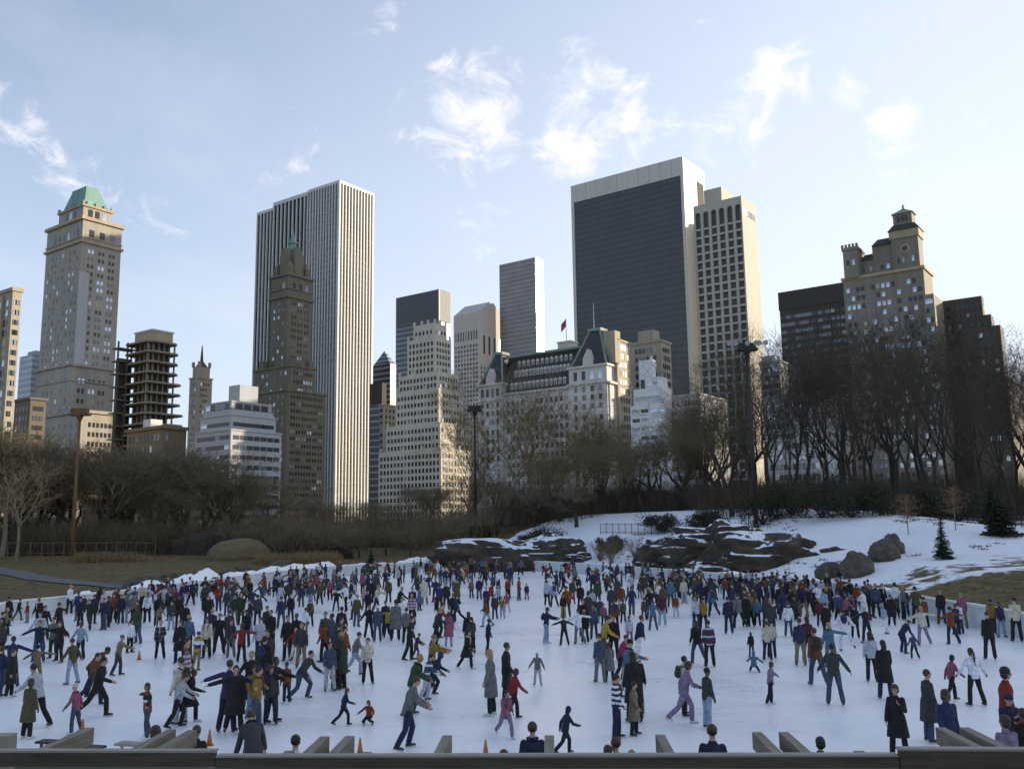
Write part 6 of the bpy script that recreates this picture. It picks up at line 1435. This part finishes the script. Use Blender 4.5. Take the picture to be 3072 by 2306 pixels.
# crowd read off the photograph: x y(top of head) top bottom pose facing [scale] [options]
# options: c coat, w sweater, W white skates, H<hair> hair kind, h<colour>, 2/3 skin tone
Q1="""90 120 K K s b 1 c
180 160 K J w r 1
238 215 R A s l .66 Hcap hR
70 265 T K w r 1
340 175 K K s f 1
395 245 K K w fr 1
510 220 K K r l 1
350 300 L D a f 1
345 375 N J x f .97 w
465 345 G D a f 1
520 380 K K x f 1.03 w
700 390 I K a f 1 w
120 510 B J x b .98 w
8 370 D K s f 1
120 625 K K s r 1 cW
330 585 T T x b 1 hK
290 750 L K l l 1
275 880 F K s b 1.05 cWHcurl hn
625 530 F I a l 1
850 655 H N w r 1 hk
905 690 K K w r 1
930 605 O K d r 1
1060 500 T D f r .88 Hcap hS
1140 370 W K s r .95 wy
650 925 P J a l .8 WHcap hC
1270 915 7 J x fl .98 wWHbob hn
615 60 W N s r 1 w
740 65 B P s b .72
680 125 B G s f 1
870 80 K K s b 1 Hlong hk
770 190 Z D w f 1
900 180 N J s f 1
990 145 O K s f 1
1090 135 G I s b 1
1050 150 N D s f .95
1185 245 E J a f 1.03
1280 130 W K s f 1 w
1240 125 K K s f 1
1370 155 K K s f .97
1385 245 T D a b 1.03
1390 375 6 K p f 1 w
1310 25 N D s f 1
1395 25 D G s f 1
1455 50 G J s f 1
1505 80 R K s f .9
1610 40 K L s b 1
1660 5 B D s b .8
1770 60 D K s f 1
1890 70 R N f f .97
1885 -10 U K s b .8
1800 160 K N s f .95
1960 100 D J s f .95
2030 150 E G s f .95
2085 140 Z Z s f 1
1485 210 D I s f .92
1550 160 K K s f 1
1610 225 K K r fr .95
1635 325 S D s b 1
1558 370 K N p f 1.03 c
1790 345 C K s f 1.02 wHlong hk
1835 275 V T s b .97
1900 315 K K a f 1
2000 370 D G s f 1.02
2095 400 R K x b .98 Hcurl hn
1720 470 3 T a b .98 w
1625 530 K T s r .95
1560 690 C L s l 1.02
1680 795 K K w r 1.03 cWhn
1610 835 L K l r 1.02
1610 580 4 J s l .95 w
1990 715 V N x b 1.05
2040 765 K K r f 1.08 c
2175 640 K K a f 1
2205 760 Q I w f .95
2165 1155 D G d bl 1.04 hn
1340 1290 K K s b 1 Hcurl hn
1705 1280 K W s b .92
2160 20 K N s f .95
2160 190 K I s l .97
1985 285 D K s b .95
30 300 K K s r .98
20 600 B J s b .9
2130 280 K N s f .95
1470 130 K D s f .95
700 180 N K s f .9
820 150 V K s b .95
1190 200 K K s l .95 w"""
Q2="""18 150 D K s b .97
35 345 L D s f 1
130 285 K K s f 1 w
220 165 V J w b 1
300 145 K N s f .92
205 15 K K s f 1
275 35 D K s f .95
550 45 F K a b 1
695 95 K D a b 1
470 195 F K s f .97
430 265 W T s b 1 w
275 330 K K s f 1.03
350 315 K K p f 1
600 300 F D s f 1
655 315 J N s l 1
742 255 K K s b 1
572 375 O K r l 1.02 Hlong hk
275 445 W P a fl .95 WHlong hy
345 440 R W g f .8 W
100 455 D K s f 1.05
80 510 K N s b 1.03
837 115 W K w l .97 w
877 150 F J s b .97
935 95 4 K s f .78 w
968 115 K K s f .87 Hlong
978 240 K K a f 1
1050 245 J J s b 1.03 Hcap hW
1145 255 Y N x b .9 Hlong hk
1207 195 G K s b 1.1 c
1262 175 W K s f 1 w
1345 135 4 K s f 1 w
1300 265 G K s b .92
1060 65 C N f r 1 wHlong hy
1145 10 F K s f 1
1262 85 K K l r 1.03
1352 85 K K s f 1
1415 80 S N s r .97 c
1455 5 C T s f 1 c
1352 335 K K r r 1
715 395 D K s b 1
740 345 T D s r 1
775 425 O D s r .95
735 475 Z K s l 1.05 c
895 475 G I w r 1.02 hk
965 525 C K p f 1.03 wHshort hn
690 622 R K s r .9 Wc2
742 560 Z K s r .97 c
480 635 D J c r 1.02 hk
265 735 O N s f .9 W
175 690 K K f r 1
132 765 D N s f 1.08 wHcurl hn
790 960 N K w r .74 Hlong hn
970 1075 O K k f .9 Hhood hO
1390 855 G N l r 1.12 whn
1412 485 6 D l r 1
1540 500 Q K f r .97 Hcap hT
1418 665 E D l r 1
1520 662 5 L l r 1 whk
1600 650 N N c r 1.04 Hhood hB
1548 8 V N h f 1
1590 55 V K s b 1
1645 45 Z K s f 1
1735 10 F K s b 1 c
1562 150 R K g b .62
1620 220 O K l r 1
1595 265 D K l r 1
1715 150 B K w l 1.02 Hlong hk
1665 300 P I s b 1.05 cHbob hn
1858 20 P K s f .56
1925 0 N J s f .95
1988 85 V K s f .9
2032 60 R M w f .75
2090 90 I K l f .75
2175 5 O K s b .9
1975 182 H I w l 1.02 wHlong hn
2120 165 Q I l f .75 
2165 130 P L l b .75 WHcap hP
1835 300 K D s b .95 Hlong
1858 345 D K s b .85
2015 362 N K a r 1.02 hk
1838 460 K K w r 1.05 cWHbob hk
2010 625 G K s l 1.06 cWHlong hy
2168 565 K K s r 1.02 hn
2175 645 K D s r 1.05 c2
2168 980 P A w fr 1.0 WwHbob hk
345 1362 W K s b 1 
2140 1495 K K s f .95 hn
30 770 Q J x r .98
1700 140 K B s f .9
2060 150 D N s f .8
1120 205 K K s f .95
640 20 P K s f .9 w
470 40 J I s f .95
395 60 V D s b .9
840 30 L D s f .95
1000 20 K K s b .95
100 250 D D s f .95
395 390 D T s f .98
640 560 J L s f .9"""
Q3="""302 30 L K s b 1 Hshort
355 40 I D w b .95
470 78 O D a b 1.02 hn
125 55 V U s f .62
62 0 O J s r .95
308 262 N I f r 1 WHbob hk
442 333 K K x b .84
568 275 W G x b .98 w
622 282 K K s f .93 WHbob hy
655 130 D K s b 1.03
735 20 E K s b 1.03
757 175 D I s b 1.05 c
832 335 Y F l r 1.05 hk
885 190 H K s b .97
957 195 F K s b 1 hk
1008 335 L P s b .72
940 60 O L s b 1
1033 78 B J w b 1
1135 182 H K s b 1 hr
1190 92 K J a b 1
1292 135 M I s b 1 WHbob hn
1410 152 O L s b .75 W
1120 330 N W g r 1.08 hn
752 487 J G s b 1.05
835 560 G K s b 1.05 ch
985 500 U K l r .9
1020 538 S L f r 1 Hcap hK
1035 642 K K s b 1.05 cHlong hk
1068 655 K G s b .95
905 838 1 N s r 1.1 wHshort hk
1055 902 T K s r .95 cHshort hk
215 648 G L a f .86 wHcap hW
38 790 R K w r .85 Hbob hn
490 1118 N K w r .86 Hhood hN
1488 682 C K s r 1
1525 732 A A w r 1.08 wWHcurl hn
1685 785 D I s r 1.04 Hcap hK
1582 152 L N s b 1 
1645 175 Q K s b .92
1582 372 K J w b 1.02 Hlong hn
1690 372 2 K s b 1.08 whk
1860 168 N N s b 1
1938 142 G K w b 1
2015 145 K K s b 1.02 c
2045 130 T K s f .98
2112 182 S K s f .8 W
2058 476 K J s b .85 Hlong hn
2085 642 S K k b .9 Hhood hS
2195 382 C N s b 1.05
175 1250 N K s b 1.02 hn
890 1385 M F s b .96 hn
825 1450 K K s b .9 hn
1030 1492 T T s b .75 hy
1725 1272 N K s b 1.05 hn
1720 82 S N w b 1
1840 0 O N r b .9
1935 0 N B s b .97
2130 5 N K a b 1
1365 22 S D s b 1
1170 60 C D s b .95
590 55 K K s b .95
690 100 L B s b .85
855 70 D N s b 1
1300 60 F K s b .98
1680 40 K N s b 1
1985 40 K K s b .95
2080 85 F K s b .95
2190 150 D K s b .95
520 15 E U s f .95
610 190 K D s f 1
1210 200 S J a b .85
700 240 J D s f .9
790 230 P K s f .7
1255 20 Y K s b .9
1480 10 C L s f .95
440 150 K Y s f .75
870 330 K K s f 1"""
Q4="""95 62 K N s b .98
120 105 B K w b .98
212 75 F J a b 1
342 80 K K a b .95
475 100 I L s b .98
598 122 J K w b .98
680 155 P K w r .9
167 215 W J s b .98 w
440 182 M K s b 1 
640 275 W W g b .98 whk
828 252 N K x b 1 Hcap hC
975 228 I W b l .98 Hcap hI
922 55 J K s b 1.1
762 55 O N s b .95
832 35 N J s b .98
985 55 K K s f .95
1052 150 K K s b 1.05 c
1088 45 W N s b 1.03 wHbob
1172 75 D N s b .97
1262 80 F K a b 1.08
1312 250 C A x b .98 wWHlong hy
1215 372 N N d r 1.15
1242 482 J K b b .68 W
1562 255 O N x b .98 w
1635 218 W J s b .85 w
1662 135 P T s b 1.03 
1482 112 K D s b .98
1912 152 Q K s b .95
1888 300 K K s b 1.04 Hcap hF
1992 195 V I s f .98
2118 158 C K s b 1.08 w
265 355 V T s b 1.03 hn
392 438 H J w b 1.06 hn
520 392 S G r b 1 wHlong hy
548 572 D J a b 1.08 whk
328 342 K K s b .95 Hlong
872 472 L K s b 1 Hlong hk
985 545 K N s b 1.05 cHlong hk
1092 932 K K m fl 1.12 cHcurl hn
1372 798 D J s r 1.05 chn
1535 972 B K s f 1 Hbob hn
1590 672 P K w r .86 Hbob hk
1742 612 W K a b 1.02 wHtail hk
2052 782 R K s r 1.1 Hcurl hk
2078 1012 N K o f .95 Hcap hN
2190 1132 K K s b .95
2035 1200 A K s b .95 Hcurl hn
445 1385 F K s b .85 Hcurl hk
30 732 A K r r .8 WHbob hn
22 372 C N s b 1
395 20 G I s b .98
455 10 L K s b .95
700 20 K L s b .98
860 20 G K s b .98
1260 10 K K s b .9
300 20 R K s b .92
210 10 G N s b .95
540 60 L K s b .9
20 200 D N s b .95
740 240 K K s b .85
1340 170 O K s b .85
1610 230 B K s b .8
490 220 K K s b .9
660 40 K K s b .95
150 10 N K s b .95
260 30 C D s b .95"""
rp2=random.Random(77)
occ=[]
def inside_rink(x,y):
    d,i=seg_dist(np.array([[x,y]])); return bool(i[0]),float(d[0])
FEET={}
for i_,l_ in enumerate('''1270 915 1400;275 880 1390;650 925 1350;330 585 920;625 530 925;850 655 1110;1060 500 850;1140 370 655;120 625 1040;700 390 715;520 380 740;615 60 320;680 125 380;770 190 460;900 180 460;1385 245 430;1390 375 710;1558 370 745;1790 345 705;2000 370 700;2095 400 735;1720 470 800;1680 795 1260;1610 835 1300;2040 765 1360;180 160 345;238 215 395;70 265 510;1090 135 395;990 145 400;1610 40 230;1485 210 460
550 45 245;695 95 297;470 195 430;430 265 510;572 375 735;877 150 430;978 240 535;1050 245 560;1145 255 525;1207 195 550;895 475 850;965 525 925;690 622 975;742 560 920;480 635 1055;265 735 1095;132 765 1275;790 960 1285;970 1075 1275;1390 855 1480;1412 485 715;1520 662 1070;1600 650 1020;1665 300 600;1858 20 190;1415 80 290;1455 5 240;1975 182 430;2015 362 660;1838 460 800;2010 625 1195;2175 645 1070;2168 980 1400;935 95 270;275 445 720;1715 150 400
302 30 250;470 78 345;125 55 205;308 262 578;442 333 590;568 275 580;622 282 575;757 175 400;885 190 470;957 195 400;1033 78 345;1135 182 370;1292 135 425;1410 152 355;1120 330 745;752 487 910;835 560 905;905 838 1400;1055 902 1370;215 648 940;38 790 1230;490 1118 1530;1488 682 1200;1525 732 1275;1685 785 1305;1582 372 750;1690 372 775;1860 168 490;1938 142 445;2015 145 430;2112 182 430;2058 476 690;2085 642 820;2195 382 720
212 75 340;167 215 515;440 182 430;640 275 635;828 252 570;975 228 490;922 55 350;1088 45 320;1172 75 320;1052 150 420;1312 250 590;1215 372 655;1242 482 705;1562 255 580;1635 218 490;1662 135 445;1888 300 710;1992 195 505;2118 158 540;265 355 765;392 438 935;548 572 1100;872 472 900;985 545 1050;1092 932 1560;1372 798 1420;1590 672 1065;1742 612 1105;30 732 1105;22 372 700;520 392 780'''.split('\n')):
    for q_ in l_.split(';'):
        a_,b_,c_=q_.split(); FEET[(i_,a_,b_)]=float(c_)
def parse(Q,ox,oy):
    out=[]
    for ln in Q.strip().split('\n'):
        t=ln.split(); x,y=float(t[0]),float(t[1]); top,bot,pose,dr=t[2:6]; s=float(t[6]) if len(t)>6 else 1; op=' '.join(t[7:])
        yf=FEET.get((int(ox/768),t[0],t[1])); out.append((ox+x/2.88,oy+y/2.88,top,bot,pose,dr,s,op,None if yf is None else oy+yf/2.88))
    return out
ALL=parse(Q1,0,1730)+parse(Q2,768,1730)+parse(Q3,1536,1730)+parse(Q4,2304,1730)
# far band: clothes and spots thickened where the photograph is thickest
def far_density(fx): return np.interp(fx,[330,500,620,800,1000,1150,1250,1350,1480,1560,1640,1750,1900,2100,2300,2450,2600,2700],[.5,.7,.8,1,1,1,.7,.9,.8,.35,.6,1,1,1,1,1,.8,.3])
TOPS='KKKKKKKKNNNNNNBBDDDDGGGLLLWWCTTOORSJJFFHHZEPVM'; BOTS='KKKKKKKNNNJJJIDDGT'
import re
MAXN=300
recs=[]
for fx,fy,top,bot,pose,dr,s,op,yf in ALL:
    if pose+'2' in POSES and rp2.random()<.5: pose+='2'
    P=POSES[pose]; st=s*.98
    g='coat' if 'c' in re.sub(r'H\w+|h\w','',op) else ('sweater' if 'w' in re.sub(r'H\w+|h\w','',op) else 'jacket')
    hk=re.search(r'H(short|bob|long|tail|cap|curl|hood)',op); hair=hk.group(1) if hk else 'short'
    hc_=re.search(r'h([A-Za-z])(?![a-z])',op.replace(hk.group(0),'') if hk else op); hc=hc_.group(1) if hc_ else rp2.choice('kkknnny')
    rest=re.sub(r'H\w+|h\w','',op); boots='W' if ('W' in op.replace('hW','')) else ('K' if g!='x' else 'K')
    if hair in('cap','hood') and hc.islower(): hc=top
    skin=1 if '2' in rest else (0 if rp2.random()<.7 else rp2.choice([1,2]))
    a=R(DIRA[dr]+rp2.uniform(-22,22)); hh=st*(P.top)
    q=on_z(fx,fy,hh)
    if yf is not None:
        g0=on_z(fx,yf,0); dd=ray(fx,fy); k_=math.hypot(g0.x,g0.y)/math.hypot(dd.x,dd.y); st=min(1.12,max(.5,(CAMH+dd.z*k_)/P.top)); q=V3((dd.x*k_,dd.y*k_,0))

    off=Matrix.Rotation(a,3,'Z')@V3((P.topx.x*st,P.topx.y*st,0)); pos=V3((q.x-off.x,q.y-off.y,0))
    recs.append([pos,pose,a,top,bot,st,hair,hc,g,boots,skin,False])
print('ANNOTATED',len(recs))
# those standing beyond the boards stand on the snow or path; clamp them to just inside the ice
for rc in recs:
    ins_,d=inside_rink(rc[0].x,rc[0].y)
    if rc[0].y<18: continue
    lim=.45
    if not ins_ or d<lim:
        for _ in range(60):
            rc[0]=rc[0]*.992; rc[5]*=.992*1.002
            i2,d2=inside_rink(rc[0].x,rc[0].y)
            if i2 and d2>lim: break
farP=[]
tries=0
while len(farP)<340 and tries<40000:
    tries+=1; fx=rp2.uniform(300,2720); 
    wy=np.interp(fx/3,[w_[0] for w_ in WB],[w_[1] for w_ in WB])*3
    if rp2.random()>far_density(fx): continue
    fy=wy+abs(rp2.gauss(0,1))*34+5
    if 1540<fx<1640 and fy>1730: continue
    p=on_z(fx,fy,0); i_,d_=inside_rink(p.x,p.y)
    if not i_ or d_<.5: continue
    if any((p-q[0]).length<.62 for q in recs) or any((p-q).length<.6 for q in farP): continue
    farP.append(p)
farP.sort(key=lambda p:p.length)
nind=max(0,MAXN-len(recs))
def rand_rec(p):
    pose=rp2.choice('ssssaawwggxpplfrobh'); pose=pose+'2' if pose+'2' in POSES and rp2.random()<.5 else pose; s=rp2.uniform(.9,1.03) if rp2.random()<.8 else rp2.uniform(.62,.8)
    return [p,pose,rp2.uniform(0,6.28),rp2.choice(TOPS),rp2.choice(BOTS),s,rp2.choice(['short','short','bob','long','cap']),rp2.choice('kknny'),rp2.choice(['jacket','jacket','sweater','coat']),rp2.choice('KKW'),rp2.choice([0,0,1,2]),rp2.random()<.5]
recs.sort(key=lambda r:r[0].length)
if len(recs)>MAXN: crowd=recs[MAXN:]; recs=recs[:MAXN]
else: crowd=[]
for p in farP[:nind]: recs.append(rand_rec(p))
crowd+=[rand_rec(p) for p in farP[nind:]]
for rc in recs:
    if rc[6] in('cap','hood') and rc[7].islower(): rc[7]=rp2.choice('KNRWGB')
    if rc[8]=='coat' and 'coat' not in MESH[rc[1]]: rc[8]='jacket'
    person(rc[0],rc[1],rc[2],rc[3],rc[4],rc[5],rc[6],rc[7],rc[8],rc[9],rc[10],True,rc[11])
# the farthest ones: one mesh
def crowd_mesh(items):
    cache={};V=[];F=[];M=[];mats=[];n=0
    def mid(m):
        if m not in mats: mats.append(m)
        return mats.index(m)
    def low(pose,key):
        k=(pose,key)
        if k not in cache:
            o=bpy.data.objects.new('tmp',MESH[pose][key]); COL.objects.link(o); d=o.modifiers.new('d','DECIMATE'); d.ratio=.12
            dg=bpy.context.evaluated_depsgraph_get(); dg.update(); me=bpy.data.meshes.new_from_object(o.evaluated_get(dg),depsgraph=dg); bpy.data.objects.remove(o)
            co=np.empty(len(me.vertices)*3,np.float32); me.vertices.foreach_get('co',co); cache[k]=(co.reshape(-1,3),[tuple(p.vertices) for p in me.polygons])
        return cache[k]
    for rc in items:
        pos,pose,a,top,bot,s,hair,hc,g,boots,skin,mir=rc
        Rz=np.array(Matrix.Rotation(a,3,'Z'))
        for key,m in (('body',SKIN[skin]),('coat' if g=='coat' and 'coat' in MESH[pose] else 'jacket',topmat(top)),('trousers',fab(bot)),('hair',HC[hc][1] if hc.islower() else fab(hc))):
            if key=='hair':
                me=HAIR[hair]; co=np.array([POSES[pose].headM@v.co for v in me.vertices]); fs=[tuple(p.vertices) for p in me.polygons]
            else: co,fs=low(pose,key)
            c=(co*s)@Rz.T+np.array(pos); V.append(c); F+= [tuple(i+n for i in f) for f in fs]; M+=[mid(m)]*len(fs); n+=len(c)
    me=bpy.data.meshes.new('distant_crowd'); me.from_pydata(np.concatenate(V).tolist(),[],F); me.polygons.foreach_set('material_index',M); me.polygons.foreach_set('use_smooth',[True]*len(F))
    obj('distant_crowd',me,None,mats,kind='stuff',label='farthest skaters milling together along the far boards',cat='people')
if crowd: crowd_mesh(crowd)
print('PEOPLE',len(recs),'CROWD',len(crowd))
# ---- labels: what they wear and do, then who or what is next to them
LM=[(on_z(fx,fy,0),t) for fx,fy,t in [(417,1978,'the cone on the worn ice'),(628,2235,'the tall near cone'),(1457,2268,'the centre near cone')]]
def base(r):
    gn={'coat':'long coat','sweater':'sweater','jacket':'jacket'}[r['g']]
    who='child' if r['s']<.86 else 'person'
    return who,'%s %s'%(cname(r['top']),gn),'%s trousers'%cname(r['bot'])
def colrow(r):
    p=r['pos']; v=CROT.transposed()@(p+V3((0,0,1))-V3((0,0,CAMH))); fx=1536+FPX*v.x/-v.z
    c=['far left','left','left of centre','centre','right of centre','right','far right'][min(6,max(0,int(fx/3072*7)))]
    d='front' if p.length<30 else ('middle' if p.length<52 else ('back' if p.length<78 else 'far back'))
    return fx,c,d
for r in PEOPLE: r['fx'],r['c'],r['d']=colrow(r)
used={}
NB={id(r):sorted(PEOPLE,key=lambda q:(q['pos']-r['pos']).length)[1:7] for r in PEOPLE}
for r in PEOPLE:
    who,gt,bt=base(r); ps=POSENAME[r['pose'][0]]; hd={'long':', long hair','cap':', hat','hood':', hood up','tail':', long ponytail','curl':', bushy hair'}.get(r['hair'],'')
    cands=['%s in %s and %s, %s%s'%(who,gt,bt,ps,hd),'%s in %s and %s, %s%s, %s %s'%(who,gt,bt,ps,hd,r['d'],r['c'])]
    for q in NB[id(r)]:
        side='left' if r['fx']<q['fx'] else 'right'
        qg='%s %s'%(cname(q['top']),{'coat':'coat','sweater':'sweater','jacket':'jacket'}[q['g']])
        cands.append('%s in %s, %s %s, %s of %s in %s, %s'%(who,gt,cname(r['bot']),'trousers',side,'child' if q['s']<.86 else 'one',qg,r['d']))
        cands.append('%s, %s, %s, %s of %s in %s and %s, %s'%(who,gt,ps,side,'child' if q['s']<.86 else 'one',qg,cname(q['bot']),r['c']))
    for c in cands:
        if len(c.split())<=16 and c not in used: break
    else:
        c='%s in %s, %s, %s %s, spot %s'%(who,gt,ps,r['d'],r['c'],'nearer the wall')
        print('DUPLABEL',c)
    used[c]=1; r['o']['label']=c
